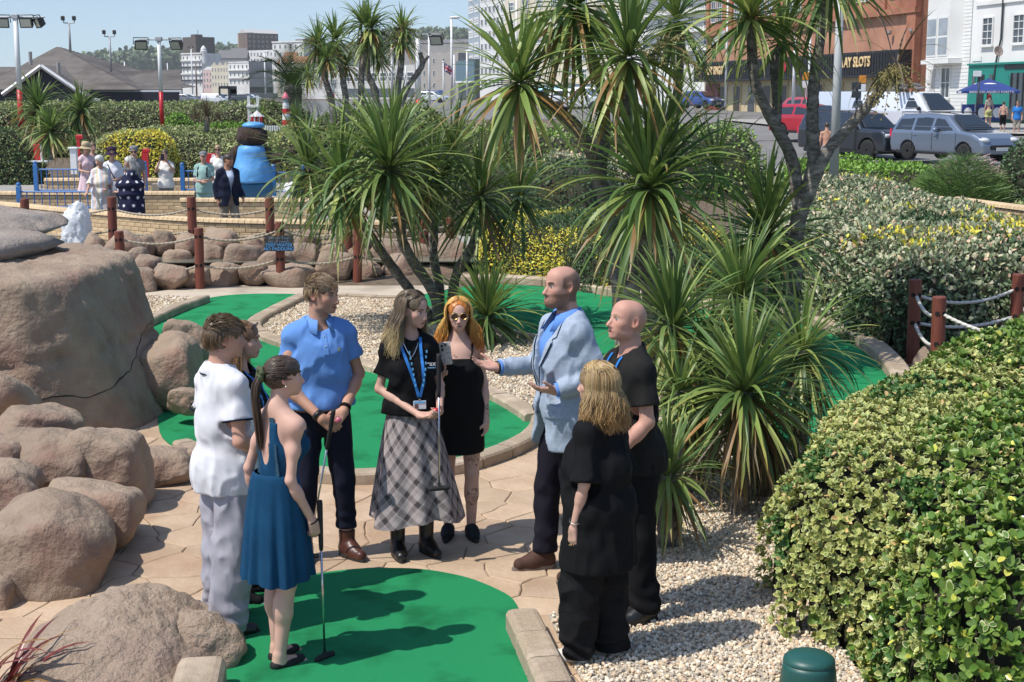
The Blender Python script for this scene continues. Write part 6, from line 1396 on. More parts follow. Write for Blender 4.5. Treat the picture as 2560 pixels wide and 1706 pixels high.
p = Person('person in a sky blue polo shirt and dark trousers, hands clasped', 812, 1392, 0, (.36, -.93), 1.83, yaw=.72, pitch=.03, feet={'L': (-.14, .06, .35), 'R': (.12, .0, -.2)},
   arms={'L': ((-.285, -.02, 1.17), (-.085, .22, .985), (.72, .42, -.50), (.35, -.5, -.75), (.5, .75, .8, .8, .8)), 'R': ((.275, .02, 1.15), (.055, .245, .955), (-.72, .25, -.55), (-.3, -.75, -.4), (.6, .9, .95, 1, 1))}, build=1.03)
p.body(tone=(.49, .27, .185), stubble=.30, brow=(.14, .09, .055), barefoot=False)
p.top('polo_shirt', cloth('sky_blue_pique', (.135, .285, .62), (.115, .25, .56)), g=.018, hem=.985, sleeve=.60, sg=.020, flare=.010, neck=.078, neckz=1.49, wr=.008, seed=21, drape=.014)
p.collar(cloth('sky_blue_collar', (.145, .30, .64)), spread=.9); p.strip('placket', [(0, 1.478), (0, 1.42), (.0, 1.335)], .032, MATS['sky_blue_collar'], .003)
for z in (1.44, 1.385): q = p.hug(0, z, .008); b = MB(); b.ball(q, (.006, .003, .006), 8, 4); p.mb('button', b, mat('pale_button', (.5, .55, .62), .4))
q = p.hug(-.085, 1.36, .004); b = MB(); b.box((q.x, q.y, q.z), (.012, .002, .022)); p.mb('emblem', b, mat('yellow_thread', (.45, .42, .15), .7), smooth=False)
p.legs('trousers', cloth('dark_navy_check', (.010, .012, .026), (.016, .016, .03)), g=.008, bottom=.19, flare=.008, wr=.004, seed=22, top_=1.02)
V = []; n = 40
b = MB(); P_ = [V3(((.158 + .012) * 1.03 * cos(a), (.122 + .006) * 1.03 * sin(a), .985)) for a in np.linspace(0, 2 * pi, n)]
for dz in (-.018, 0, .018): pass
V = [(x.x, x.y, x.z + dz) for x in P_ for dz in (-.018, .018)]; p.emit('belt', np.array(V), np.array([(i * 2, i * 2 + 2, i * 2 + 3, i * 2 + 1) for i in range(n - 1)]), mat('tan_leather', (.16, .06, .03), .5))
m_boot = mat('brown_leather', (.085, .028, .016), .38, (.055, .018, .012), 7, bump=.15, bs=50)
for k in 'LR': p.shoe(k, m_boot, shaft=.085, name='ankle_boot')
for k, mm in (('L', m_black), ('R', m_leather)): e, w_ = p.arm[k][0], p.arm[k][1]; p.ring('watch' if k == 'L' else 'bracelet', w_.lerp(e, .10), w_ - e, .031, .022 if k == 'L' else .028, .006, mm)
hc = p.hair_cap((.13, .085, .05), g=.008, hl=.060, low=-.05); p.short_hair([(.33, .235, .13), (.25, .17, .09), (.19, .12, .065)], 1600, .050, (.0, .9, .1), base=hc, seed=9, g=.016, top=1.15)
P_blue = p
p = Person('person with long blonde hair, blue lanyard and grey tartan maxi skirt', 1030, 1382, 0, (.18, -.98), 1.715, 'f', yaw=.80, pitch=.10, feet={'L': (-.10, .03, .35), 'R': (.10, .06, .05)},
   arms={'R': ((.245, -.02, 1.15), (-.035, .235, 1.015), (-.85, .35, .05), (0, .35, 1), (.3, .75, .8, .85, .9)), 'L': ((-.245, -.02, 1.16), (-.205, .215, 1.03), (.30, .75, -.1), (.7, -.2, .6), (.3, .75, .8, .85, .9))})
p.body(tone=(.57, .345, .265), brow=(.18, .12, .07), smile=.3, barefoot=False)
p.top('black_t_shirt', m_black, g=.016, hem=.99, sleeve=.66, sg=.020, flare=.014, neck=.064, seed=31, drape=.006)
def plaid(a, t, v):
 b0 = np.array((.42, .36, .355)); d = np.array((.035, .030, .036)); s_ = (a * 1.95 + t * 5.2) % 1; h_ = (t * 5.2 - a * 1.95 + 8) % 1
 def band(q): return (1.0 if .12 < q < .46 else 0) * .62 + (1.0 if .60 < q < .64 or .72 < q < .76 else 0) * .55
 k = min(1, band(s_ * 1.0) * .75 + band(h_) * .75); return tuple(b0 * (1 - k) + d * k)
p.skirt('tartan_skirt', m_attrcloth, 1.045, .255, (.142, .118), (.315, .225), 7, .024, 6, plaid, off=(-.03, .03), n=240, rows=150, prof=.85, hem=.03)
p.lanyard((-.045, 1.12)); q = p.hug(-.10, 1.33, .006)
NB = lambda pt: Matrix.Translation(V3(pt)) @ Matrix.Rotation(pi, 4, 'Z') @ Matrix.Rotation(pi / 2, 4, 'X')
q = p.hug(-.112, 1.335, .007) * p.S; lettering('xtrax', .044, m_print, p.root, NB(q), .001, bold=.0006); q = p.hug(-.112, 1.312, .006) * p.S; b = MB(); b.box((q.x, q.y, q.z), (.085, .002, .006)); b.build('logo_line', m_blueprint, p.root)
p.strip('necklace', [(.05, 1.475), (.02, 1.41), (.0, 1.385), (-.02, 1.41), (-.05, 1.475)], .004, m_silver, .006)
for k in 'LR': p.shoe(k, m_leather, shaft=.13, name='lace_up_boot', soleh=.034, big=1.08)
ASH = [(.14, .10, .065), (.20, .145, .085), (.11, .08, .05)]
hc = p.hair_cap((.12, .085, .05), g=.009, low=-.10, hl=.118); p.long_hair(ASH, [(.85, .68, .38), (.76, .58, .29), (.66, .48, .21)], .30, 1700, 1.35, wave=.024, base=hc, seed=15, vol=.018, spread=.07)
hands = wp(p, (-.14, .30, 1.03)); ball('red golf ball held in both hands by the blonde woman', wp(p, (-.135, .305, 1.055)), (.55, .015, .03));
tp, bt = dep(1097, 885, hands.y - .015), dep(1098, 1222, hands.y - .03)
putter('putter held upright before the tartan skirt', tp, bt, .3)
p = Person('person with long orange hair, sunglasses and a short black dress', 1150, 1342, 0, (.12, -.99), 1.62, 'f', yaw=-.05, pitch=-.04, feet={'L': (-.085, .03, .12), 'R': (.085, .0, -.2)},
   arms={'R': ((.235, .02, 1.16), (.155, .16, 1.26), (-.15, .25, 1), (.3, .85, -.2), .6), 'L': ((-.225, -.02, 1.16), (-.235, .06, .90), (.05, .10, -1), (.75, -.4, 0), (.9, 1.2, 1.3, 1.3, 1.3))},)
p.body(tone=(.60, .375, .295), lips=(.48, .21, .19), inset=-.002, barefoot=False, tattoo=[((-.085, .09, 1.395), .022, 5), ((.03, .10, 1.40), .016, 7), ((-.235, .07, .99), .055, 9), ((-.10, .09, .60), .055, 11), ((.09, .07, .50), .04, 12), ((-.10, .05, .33), .075, 15), ((.075, .05, .36), .05, 17)])
p.top('black_dress', m_black, g=.014, hem=.665, sleeve=0, wr=.004, seed=41, drape=.012, cut=lambda F: F.clip((0, .08, 1.375), (0, -.15, 1)))
for q in (-1, 1): b = MB(); b.tube([V3((q * .078, .118, 1.37)), V3((q * .088, .105, 1.42)), V3((q * .096, .055, 1.478)), V3((q * .098, -.01, 1.492)), V3((q * .09, -.075, 1.46)), V3((q * .08, -.11, 1.38))], .008, 6); p.mb('strap', b, m_black)
for k in 'LR': p.shoe(k, cloth('grey_black_knit', (.022, .024, .028)), name='trainer', big=1.05, soleh=.030)
OR = [(.66, .19, .02), (.56, .145, .015), (.72, .25, .03)]
hc = p.hair_cap((.42, .14, .02), g=.010, low=-.10, hl=.118); p.long_hair([(.80, .55, .18), (.74, .40, .09), (.68, .28, .04)], OR, .30, 1900, 1.25, wave=.030, base=hc, seed=25, vol=.020, spread=.07); p.glasses(m=m_gold, lens=mat('brown_lens', (.05, .012, .006), .1, coat=.5), rad=(.026, .022))
c = dep(1114, 884, wp(p, (.1, .19, 1.37)).y); b = MB(); b.bbox((0, 0, 0), (.075, .009, .150), .004, mi=0)
for x, z in ((-.018, .05), (.004, .055), (-.018, .025)): b.cyl((x, -.004, z), (x, -.0075, z), .0085, n=10, mi=1)
o = b.build('phone', [mat('patterned_phone_case', (.62, .56, .50), .3, (.28, .25, .23), 90), mat('camera_lens', (.02, .02, .022), .15)]); o.location = c; o.rotation_euler = (-.1, -.12, 0); tag(o, 'phone in a pale patterned case held up by the red-haired woman', 'phone')
p = Person('person in a pale blue checked blazer gesturing with both open palms', 1408, 1428, 0, (-.92, -.40), 1.925, yaw=.06, pitch=-.03, feet={'L': (-.14, -.03, .3), 'R': (.11, .10, -.05)},
   arms={'L': ((-.275, -.115, 1.19), (-.165, .135, 1.125), (.12, .96, .10), (.35, -.1, .92), (.15, .35, .40, .45, .5)), 'R': ((.285, .06, 1.20), (.245, .325, 1.205), (.02, .95, .20), (-.45, -.15, .88), (.05, .25, .22, .22, .25))}, build=1.03)
p.body(tone=(.54, .305, .23), stubble=.78, beardcol=(.12, .065, .04), scalp=.8, scalpcol=(.10, .068, .05), brow=(.20, .13, .08), eye=(.08, .10, .13), barefoot=False)
m_shirt = cloth('bright_blue_shirt', (.14, .29, .68), (.12, .26, .62))
p.top('shirt', m_shirt, g=.006, hem=.985, sleeve=0, wr=.003, seed=50, neck=.062);
def blazer_mat():
 m = mat('blazer_cloth', (.34, .40, .485), .85, (.29, .35, .435), 60, bump=.4, bs=240, spec=.2, bdist=.004); t_ = m.node_tree; N, L = t_.nodes, t_.links; pr = N['Principled BSDF']; src = pr.inputs['Base Color'].links[0].from_socket
 tc_ = N.new('ShaderNodeTexCoord'); sx = N.new('ShaderNodeSeparateXYZ'); L.new(tc_.outputs['Object'], sx.inputs[0]); fs = []
 for ax, off in ((0, .02), (2, 0.0)):
  a = N.new('ShaderNodeMath'); a.operation = 'ADD'; a.inputs[1].default_value = 10 + off; L.new(sx.outputs[ax], a.inputs[0]); b_ = N.new('ShaderNodeMath'); b_.operation = 'MODULO'; b_.inputs[1].default_value = .048; L.new(a.outputs[0], b_.inputs[0]); c_ = N.new('ShaderNodeMath'); c_.operation = 'LESS_THAN'; c_.inputs[1].default_value = .0045; L.new(b_.outputs[0], c_.inputs[0]); fs.append(c_)
 mx = N.new('ShaderNodeMath'); mx.operation = 'MAXIMUM'; L.new(fs[0].outputs[0], mx.inputs[0]); L.new(fs[1].outputs[0], mx.inputs[1]); k_ = N.new('ShaderNodeMath'); k_.operation = 'MULTIPLY'; k_.inputs[1].default_value = .28; L.new(mx.outputs[0], k_.inputs[0])
 xx = N.new('ShaderNodeMix'); xx.data_type = 'RGBA'; L.new(k_.outputs[0], xx.inputs[0]); L.new(src, xx.inputs[6]); xx.inputs[7].default_value = (.42, .50, .60, 1); L.new(xx.outputs[2], pr.inputs['Base Color']); return m
def open_front(F):
 G_ = F.grid(); x, y, z = G_[..., 0], G_[..., 1], G_[..., 2]
 half = np.where(z > 1.10, .012 + .062 * np.clip((z - 1.10) / .36, 0, 1) ** .9, .012 + .10 * np.clip((1.10 - z) / .36, 0, 1) ** 1.4)
 F.F = np.where(y > .0, np.maximum(F.F, half - np.abs(x + .004) ), F.F)
p.top('blazer', blazer_mat(), g=.026, hem=.76, sleeve=1.93, sg=.026, flare=.004, neck=.082, neckz=1.485, wr=.008, seed=51, drape=.014, h=.0075, cut=open_front, prebvh=True)
bz = p.prebvh
for q in (-1, 1):
 p.bvh = bz; p.patch('lapel', [(q * .020, 1.105), (q * .052, 1.24), (q * .108, 1.385), (q * .092, 1.405), (q * .115, 1.42), (q * .105, 1.475), (q * .085, 1.495), (q * .078, 1.46), (q * .060, 1.34), (q * .024, 1.16)], MATS['blazer_cloth'], .010, res=.006)
 P_ = [p.hug(q * a, b_, .014) for a, b_ in ((.024, 1.12), (.055, 1.24), (.108, 1.385))]; p.strip('lapel_edge', None, .005, m_navy, pts=P_)
 p.patch('pocket_flap', [(q * .075, 1.0), (q * .185, .985), (q * .185, .945), (q * .075, .96)], MATS['blazer_cloth'], .008, res=.008)
for z in (1.09, .98): q = p.hug(-.03, z, .006); b = MB(); b.ball(q, (.010, .004, .010), 8, 4); p.mb('button', b, m_navy)
p.collar(m_shirt, r=.066, h=.072, spread=1.3, z=1.505, open_=.42, tilt=.016, name='shirt_collar')
p.legs('trousers', cloth('dark_plum_chino', (.017, .015, .024), (.012, .011, .018)), g=.012, bottom=.10, flare=.012, wr=.006, seed=52)
m_suede = mat('brown_suede', (.075, .030, .018), .8, (.055, .022, .014), 14)
for k in 'LR': p.shoe(k, m_suede, shaft=.06, name='desert_boot', sole_m=mat('pale_sole', (.20, .17, .14), .8), big=1.05)
for k in 'LR':
 e, w_ = p.arm[k][0], p.arm[k][1]; p.ring('shirt_cuff', e.lerp(w_, .95), w_ - e, .036, .024, .004, m_shirt)
p.ring('watch', p.arm['R'][1], p.arm['R'][1] - p.arm['R'][0], .030, .018, .008, m_leather)
P_tall = p
p = Person('person bald and smiling in a black T-shirt with a blue lanyard', 1580, 1540, 0, (-.94, -.34), 1.83, yaw=.08, pitch=-.20, lean=(0, .05), belly=.03, build=1.04, feet={'L': (-.12, .0, .15), 'R': (.12, .05, -.1)},
   arms={'L': ((-.255, .03, 1.17), (-.19, .21, .98), (.4, .8, -.3), (.3, 0, -1), .5), 'R': ((.28, -.0, 1.17), (.16, .20, 1.04), (-.4, .8, -.1), (-.3, 0, -1), .5)})
p.body(tone=(.54, .30, .225), smile=.55, scalp=.35, scalpcol=(.22, .165, .135), brow=(.28, .20, .14), barefoot=False)
p.top('black_t_shirt', cloth('washed_black_cotton', (.020, .019, .017), (.015, .015, .015)), g=.020, hem=.86, sleeve=.68, sg=.024, flare=.016, neck=.068, seed=61, drape=.006); p.lanyard((0.02, 1.16))
p.legs('trousers', m_black, g=.018, bottom=.07, flare=.018, seed=62, wr=.007)
for k in 'LR': p.shoe(k, m_leather, name='trainer', big=1.05)
p = Person('person with shoulder-length blonde hair in loose black clothes, seen from behind', 1492, 1652, 0, (-.80, .60), 1.585, 'f', yaw=.22, pitch=-.02, build=1.14, belly=.03, feet={'L': (-.12, .09, .1), 'R': (.12, .0, -.1)},
   arms={'L': ((-.27, -.05, 1.15), (-.275, .02, .875), (.06, .10, -1), (.9, -.3, 0), (.2, .3, .32, .35, .4)), 'R': ((.27, -.02, 1.15), (.24, .10, .92), (0, .2, -1), (-1, 0, 0), .4)})
p.body(tone=(.57, .345, .265), brow=(.25, .18, .10), barefoot=False)
p.top('black_tunic', m_black, g=.026, hem=.60, sleeve=.98, sg=.034, flare=.030, neck=.070, seed=71, drape=.045, wr=.008)
p.legs('wide_trousers', mat('black_crinkle', (.008, .008, .009), .85, (.012, .012, .013), 8, spec=.15, bump=.5, bs=70, stretch=(1, 1, 2.5)), g=.030, bottom=.055, flare=.022, knee=.030, wr=.010, seed=72, top_=.9)
for k in 'LR': p.shoe(k, mat('white_leather', (.72, .70, .65), .5), name='trainer', sole_m=mat('gum_sole', (.42, .29, .16), .7))
GB_ = [(.50, .34, .15), (.40, .26, .11), (.26, .17, .08), (.56, .43, .24)]
hc = p.hair_cap((.22, .15, .08), g=.014, low=-.10, hl=.05); p.long_hair(GB_, [(.56, .35, .14), (.48, .28, .105), (.40, .21, .075)], .245, 2200, 1.2, wave=.034, base=hc, seed=35, vol=.024, spread=.06)
e, w_ = p.arm['L'][0], p.arm['L'][1]; p.ring('bangle', w_.lerp(e, .18), w_ - e + V3((.1, 0, 0)), .031, .005, .004, m_silver); p.ring('ring', w_ + V3((-.01, .012, -.098)), (0, .1, -1), .0095, .004, .002, m_gold)
P_lady = p
h = wp(P_girl, (.255, .155, .80)); tp, bt = dep(799, 1252, h.y + .02), at(796, 1640, .03); putter('putter held vertically by the person in the blue sundress', tp, V3((tp.x + .0, bt.y, .026)), .9)
h = wp(P_blue, (-.01, .285, .90)); putter('putter in the hands of the person in the sky blue polo', h + V3((.0, -.02, .12)), at(770, 1392, .03), .2)
ball('pink golf ball in the hands of the person in the blue polo', wp(P_blue, (-.03, .305, .955)), (.62, .16, .22))
def visitor(label, u, vtop, d, H, facing, sex='f', group='visitors watching from the terrace', skin=(.54, .32, .235), **kw):
 z0 = zat(vtop, d) - H; c = dep(u, vtop, d)
 p = Person(label, 0, 0, 0, facing, H, sex, h=.014, loc=(c.x, d, z0), group=group, **kw); p.body(tone=skin, barefoot=False); return p
def strip_col(a, b, c=None, n=40):
 def f(V):
  k = (np.floor(V[:, 0] * n + 3 * vnoise(V, 6, 3) * 0) % 3).astype(int); P = np.array([a, b, c or a]); return P[k]
 return f
DOTS = lambda base, dot, s_=.17, r=.027: (lambda V: np.where(((np.abs((np.arctan2(V[:, 0], V[:, 1]) * .26 / s_ + .5 * np.floor(V[:, 2] / s_)) % 1 - .5) * s_) ** 2 + (np.abs(V[:, 2] / s_ % 1 - .5) * s_) ** 2 < r * r)[:, None], np.array(dot), np.array(base)))
c_pink = cloth('pink_print', (.68, .46, .50), (.72, .58, .60), ns=40); c_whiteb = cloth('white_blouse', (.74, .74, .75)); c_lilac = cloth('white_linen', (.70, .70, .74)); c_cream = cloth('cream_knit', (.70, .62, .58))
c_teal = cloth('pale_teal_linen', (.30, .46, .42)); c_grey = cloth('grey_denim', (.22, .23, .25)); c_straw = mat('straw', (.55, .44, .27), .8, (.45, .35, .2), 40); c_beige = cloth('beige_cloth', (.36, .32, .27)); c_plum = cloth('plum_cloth', (.05, .03, .055)); c_ivory = cloth('ivory_top', (.78, .75, .70)); c_check = cloth('grey_checked_shirt', (.28, .28, .29), (.14, .14, .15), ns=40)
WHT = [(.70, .68, .62), (.62, .59, .52), (.78, .76, .72)]; GRYB = [(.42, .36, .28), (.34, .27, .19)]
def brim_hat(p, m, r=.16, h=.10, droop=.03):
 b = MB(); T = p.HM @ Matrix.Translation((0, -.012, .055)) @ Matrix.Rotation(-.1, 4, 'X')
 b.lathe([(r, -droop), (r * .98, -droop - .006), (.088, -.004), (.100, .006), (.098, h * .55), (.080, h * .92), (.03, h), (.001, h)], n=22, T=T); p.mb('hat', b, m)
def cap_hat(p, m):
 b = MB(); T = p.HM @ Matrix.Translation((0, -.012, .050)); b.lathe([(.094, -.01), (.098, .02), (.085, .065), (.05, .085), (.001, .09)], n=18, T=T)
 b.add([(-.06, .07, .0), (.06, .07, .0), (.045, .165, -.012), (0, .18, -.012), (-.045, .165, -.012), (-.06, .07, .006), (.06, .07, .006), (.045, .165, -.006), (0, .18, -.006), (-.045, .165, -.006)], [(4, 3, 2, 1, 0), (5, 6, 7, 8, 9), (0, 1, 6, 5), (1, 2, 7, 6), (2, 3, 8, 7), (3, 4, 9, 8), (4, 0, 5, 9)], 0, T); p.mb('cap', b, m)
p = visitor('person in a straw sun hat and sleeveless pink dress, leftmost visitor', 213, 359, 31.8, 1.66, (.75, -.65), arms={'R': ((.23, .0, 1.16), (.10, .26, 1.12), (-.3, .9, .2), (0, .2, 1), .4)})
p.top('dress_bodice', c_pink, hem=.95, sleeve=0, h=.014); p.skirt('dress_skirt', c_pink, 1.06, .40, (.15, .12), (.28, .25), n=60, rows=24); p.hair_cap((.3, .22, .13), low=-.09); brim_hat(p, c_straw, .17, .11, .05)
for k in 'LR': p.shoe(k, m_leather)
p = visitor('person with brown hair half hidden behind the straw hat', 231, 357, 32.4, 1.68, (.5, -.85)); p.top('top', cloth('dark_floral', (.06, .06, .065), (.25, .25, .26), ns=50), hem=.88, sleeve=.6, h=.014); p.legs('trousers', c_grey, h=.014); p.hair_cap(BROWN[1], low=-.12)
p = visitor('person with cropped white hair in a pastel striped kaftan, arm stretched out', 250, 389, 28.3, 1.60, (.35, -.93), yaw=-.7, pitch=.12, arms={'R': ((.30, .12, 1.22), (.40, .30, 1.02), (.5, .4, -.7), (0, 0, -1), .3), 'L': ((-.25, -.02, 1.15), (-.06, .24, 1.05), (.6, .6, 0), (0, .2, 1), .4)})
kc = lambda V: np.array([(.74, .72, .70), (.76, .56, .48), (.50, .56, .64), (.78, .74, .68), (.70, .60, .40)])[(np.floor(V[:, 0] * 26 + 2) % 5).astype(int)]
p.top('kaftan', m_attrcloth, g=.03, hem=.30, sleeve=1.3, sg=.03, flare=.03, h=.012, col=kc, drape=.07); p.hair_cap((.66, .64, .60), low=-.06, g=.016)
for k in 'LR': p.shoe(k, m_leather)
p = visitor('person in a dark purple sun hat and white blouse', 279, 372, 29.5, 1.66, (.1, -1), yaw=.3, arms={'L': ((-.25, -.02, 1.16), (-.04, .25, 1.10), (.6, .5, .2), (0, .2, 1), .4), 'R': ((.25, -.02, 1.16), (.08, .24, 1.06), (-.6, .6, 0), (0, .2, 1), .4)})
p.top('blouse', c_lilac, g=.022, hem=.85, sleeve=.9, sg=.03, h=.014, drape=.02); p.legs('trousers', c_beige, h=.014); p.hair_cap((.12, .09, .07), low=-.10); brim_hat(p, c_plum, .17, .11, .06); p.glasses(m=m_black)
b = MB(); b.tube([p.hug(x, z, .012) for x, z in ((.09, 1.45), (.05, 1.38), (0, 1.28), (-.06, 1.16), (-.12, 1.06))], .012, 5); p.mb('bag_strap', b, m_black)
p = visitor('person with long white hair in a navy dress with white polka dots', 325, 393, 28.2, 1.63, (-.86, -.25), build=1.36, belly=.09, yaw=.15, arms={'L': ((-.27, .06, 1.16), (-.12, .28, 1.05), (.4, .9, .1), (.3, 0, -1), .4), 'R': ((.26, .06, 1.16), (.08, .30, 1.05), (-.3, .9, .1), (-.3, 0, -1), .4)})
p.top('polka_dot_dress', m_attrcloth, g=.03, hem=.22, sleeve=.75, sg=.03, flare=.02, h=.010, drape=.14, col=DOTS((.010, .012, .040), (.72, .72, .74)), wr=.004); hc = p.hair_cap((.62, .60, .54), g=.016, low=-.10); p.long_hair(WHT, WHT, .24, 160, 1.3, base=hc, vol=.022, seed=51)
for k in 'LR': p.shoe(k, m_leather)
p = visitor('person in a checked bucket cap and sunglasses behind the polka dots', 334, 368, 31.6, 1.74, (.2, -1), 'm'); p.top('shirt', c_check, hem=.88, sleeve=.6, h=.014); p.legs('trousers', c_beige, h=.014); brim_hat(p, c_check, .115, .09, .02); p.glasses(m=m_black); p.hair_cap((.2, .17, .14))
p = visitor('person in a white T-shirt taking a photo with a phone', 412, 375, 32.0, 1.62, (.05, -1), arms={'R': ((.27, .10, 1.26), (.075, .27, 1.56), (-.1, .25, .9), (-.9, .4, 0), .8), 'L': ((-.27, .10, 1.26), (-.075, .27, 1.56), (.1, .25, .9), (.9, .4, 0), .8)})
p.top('t_shirt', c_ivory, g=.02, hem=.86, sleeve=.6, h=.014, drape=.015); p.legs('shorts', c_grey, bottom=.48, h=.014, flare=.03); hc = p.hair_cap(BROWN[0], low=-.12)
b = MB(); b.bbox((0, 0, 0), (.078, .010, .155), .003); o = b.build('phone', m_leather); o.location = wp(p, (0, .33, 1.63)); tag(o, 'dark phone held up by the visitor in the white T-shirt', 'phone')
b = MB(); b.bbox((0, 0, 0), (.16, .06, .18), .02); b.tube([(.06, 0, .09), (.12, 0, .4), (.2, -.02, .56)], .006, 5); o = b.build('shoulder_bag', c_beige); o.location = wp(p, (.26, .0, .88)); tag(o, 'beige shoulder bag at the hip of the photo-taking visitor', 'bag')
p = visitor('person in a grey cap and pale teal shorts set with a backpack', 508, 381, 30.4, 1.60, (-.1, -1), 'm', yaw=.2, arms={'R': ((.25, .0, 1.16), (-.02, .24, 1.10), (-.9, .3, .1), (0, 0, -1), .5), 'L': ((-.25, .0, 1.16), (.02, .27, 1.12), (.9, .3, .1), (0, 0, -1), .5)})
p.top('shirt', c_teal, g=.028, hem=.84, sleeve=.75, sg=.03, h=.014, drape=.02); p.legs('shorts', c_teal, bottom=.46, h=.014, flare=.05, knee=.03); cap_hat(p, c_grey)
b = MB(); [b.tube([V3((q * .10, .0, 1.50)), p.hug(q * .11, 1.42, .02), p.hug(q * .12, 1.25, .02), V3((q * .17, .0, 1.12))], .016, 5) for q in (-1, 1)]; b.bbox((0, -.20, 1.28), (.30, .14, .40), .04); p.mb('backpack', b, m_black)
p = visitor('person in sunglasses and a white summer top behind the navy suit', 545, 363, 31.6, 1.66, (.05, -1)); p.top('top', c_ivory, hem=.88, sleeve=.2, h=.014); p.legs('trousers', c_grey, h=.014); p.hair_cap((.32, .22, .12), low=-.08); p.glasses(m=m_black)
p = visitor('person in a navy suit jacket and beige chinos walking past the wall', 568, 386, 26.6, 1.72, (.55, -.85), 'm', group=None, skin=(.40, .21, .135), yaw=.5, feet={'L': (-.10, .24, .0), 'R': (.10, -.14, 0)}, arms={'L': ((-.26, -.04, 1.16), (-.28, .14, .95), (.1, .3, -1), (1, 0, 0), .5), 'R': ((.26, -.10, 1.17), (.25, -.02, .92), (0, .1, -1), (-1, 0, 0), .5)})
p.top('shirt', cloth('pale_shirt', (.55, .62, .75)), g=.008, hem=.98, sleeve=0, h=.014); p.top('jacket', m_navy, g=.03, hem=.80, sleeve=1.92, sg=.026, neck=.078, h=.012, drape=.02, cut=open_front); p.legs('chinos', cloth('beige_chino', (.30, .24, .18)), h=.014, g=.016, flare=.01); p.hair_cap((.05, .035, .025), g=.010)
for k in 'LR': p.shoe(k, m_leather)
p = visitor('person in a white top with dark trousers half hidden by the palm', 722, 430, 29.2, 1.30, (-.6, -.8), group=None); p.top('top', c_whiteb, hem=.9, sleeve=.8, h=.014); p.legs('trousers', m_black, h=.014); p.hair_cap(BROWN[0], low=-.1)
p = visitor('person in a dark suit and sunglasses beyond the palms', 1389, 346, 41, 1.78, (-.5, -.85), 'm', group=None); p.top('shirt', c_whiteb, g=.008, hem=.98, sleeve=0, h=.014); p.top('jacket', m_navy, g=.03, hem=.80, sleeve=1.92, neck=.078, h=.014, cut=open_front); p.legs('trousers', m_navy, h=.014); p.hair_cap((.03, .02, .015)); p.glasses(m=m_black)
p = visitor('person with auburn hair tied back, beside the dark suit beyond the palms', 1359, 372, 40.6, 1.6, (.8, -.3), group=None); p.top('top', c_whiteb, hem=.88, sleeve=.5, h=.014); p.legs('trousers', m_navy, h=.014); p.hair_cap((.09, .035, .02), low=-.09)
m_fur = mat('brown_painted_fur', (.075, .035, .022), .6, (.045, .022, .014), 10, bump=1.0, bs=14, stretch=(3, 3, .6), bdist=.08); m_sblue = mat('sky_blue_paint', (.10, .33, .68), .5, (.12, .37, .72), 3, bump=.3, bs=8, bdist=.05); m_sdark = mat('deep_blue_paint', (.025, .16, .32), .5, (.02, .13, .27), 4, bump=.3, bs=8, bdist=.05)
d = 33.0; base = dep(634, 500, d); s1 = d / FPX * 1.01; zt = zat(310, d); cz = lambda v: zat(v, d) - base.z
t = thing('statue', 'big brown animal statue in a light blue shirt and beret, seen from behind', 'statue', tuple(base))
def fld(lo, hi, h, fn, name, m): F = Field(lo, hi, h); fn(F); V, Q = F.net(1); return add(name, npmesh(name, V, Q, m, True), t)
def f_body(F): F.ell((0, 0, cz(440)), (.46, .40, .50), k=.1); F.cap((0, 0, cz(385)), (0, 0, cz(450)), .35, .46, k=.1); F.clip((0, 0, cz(456)), (0, 0, -1)); F.clip((0, 0, cz(364)), (0, 0, 1), .04); F.F += .010 * fbm(F.grid(), 4, 3, 3)
fld((-.8, -.7, -.3), (.8, .7, 2.2), .025, f_body, 'shirt', m_sblue)
def f_tr(F): F.ell((0, 0, cz(455)), (.455, .395, .45), k=.1); F.cap((-.20, 0, cz(500)), (-.21, 0, cz(470)), .22, .23, k=.1); F.cap((.20, 0, cz(500)), (.21, 0, cz(470)), .22, .23, k=.1); F.clip((0, 0, cz(457)), (0, 0, 1)); F.F += .008 * fbm(F.grid(), 5, 5, 3)
fld((-.8, -.7, -1.0), (.8, .7, 1.2), .025, f_tr, 'trousers', m_sdark)
def f_head(F): F.ell((0, 0, cz(346)), (.355, .32, .19), k=.1); F.ell((0, -.02, cz(333)), (.30, .28, .18), k=.1); F.ell((-.26, .05, cz(326)), (.08, .05, .08), k=.03); F.ell((.28, .05, cz(332)), (.07, .05, .07), k=.03); G_ = F.grid(); F.F += .020 * fbm(G_ * np.array((2.2, 2.2, .6)), 4, 4, 3)
fld((-.6, -.6, .8), (.6, .6, 2.5), .02, f_head, 'head', m_fur)
def f_arm(q):
 def f(F): F.cap((q * .34, 0, cz(376)), (q * .50, -.03, cz(398)), .12, .11, k=.05); F.cap((q * .50, -.03, cz(398)), (q * (.50 if q < 0 else 1.05), -.10 if q < 0 else .1, cz(432 if q < 0 else 372)), .11, .09, k=.05); F.F += .015 * fbm(F.grid(), 5, 8, 3)
 return f
fld((-1.2, -.6, .3), (1.3, .6, 2.0), .022, f_arm(-1), 'arm', m_fur); fld((-1.2, -.6, .3), (1.3, .6, 2.0), .022, f_arm(1), 'arm', m_fur)
b = MB(); b.lathe([(.001, -.03), (.17, -.03), (.25, .0), (.26, .045), (.21, .09), (.09, .115), (.001, .12)], (0.05, 0, cz(318)), 28, T=Matrix.Translation((0, 0, 0))); b.build('beret', m_sblue, t, smooth=True)
m_bluepaint = mat('blue_gloss_paint', (.035, .16, .42), .4)
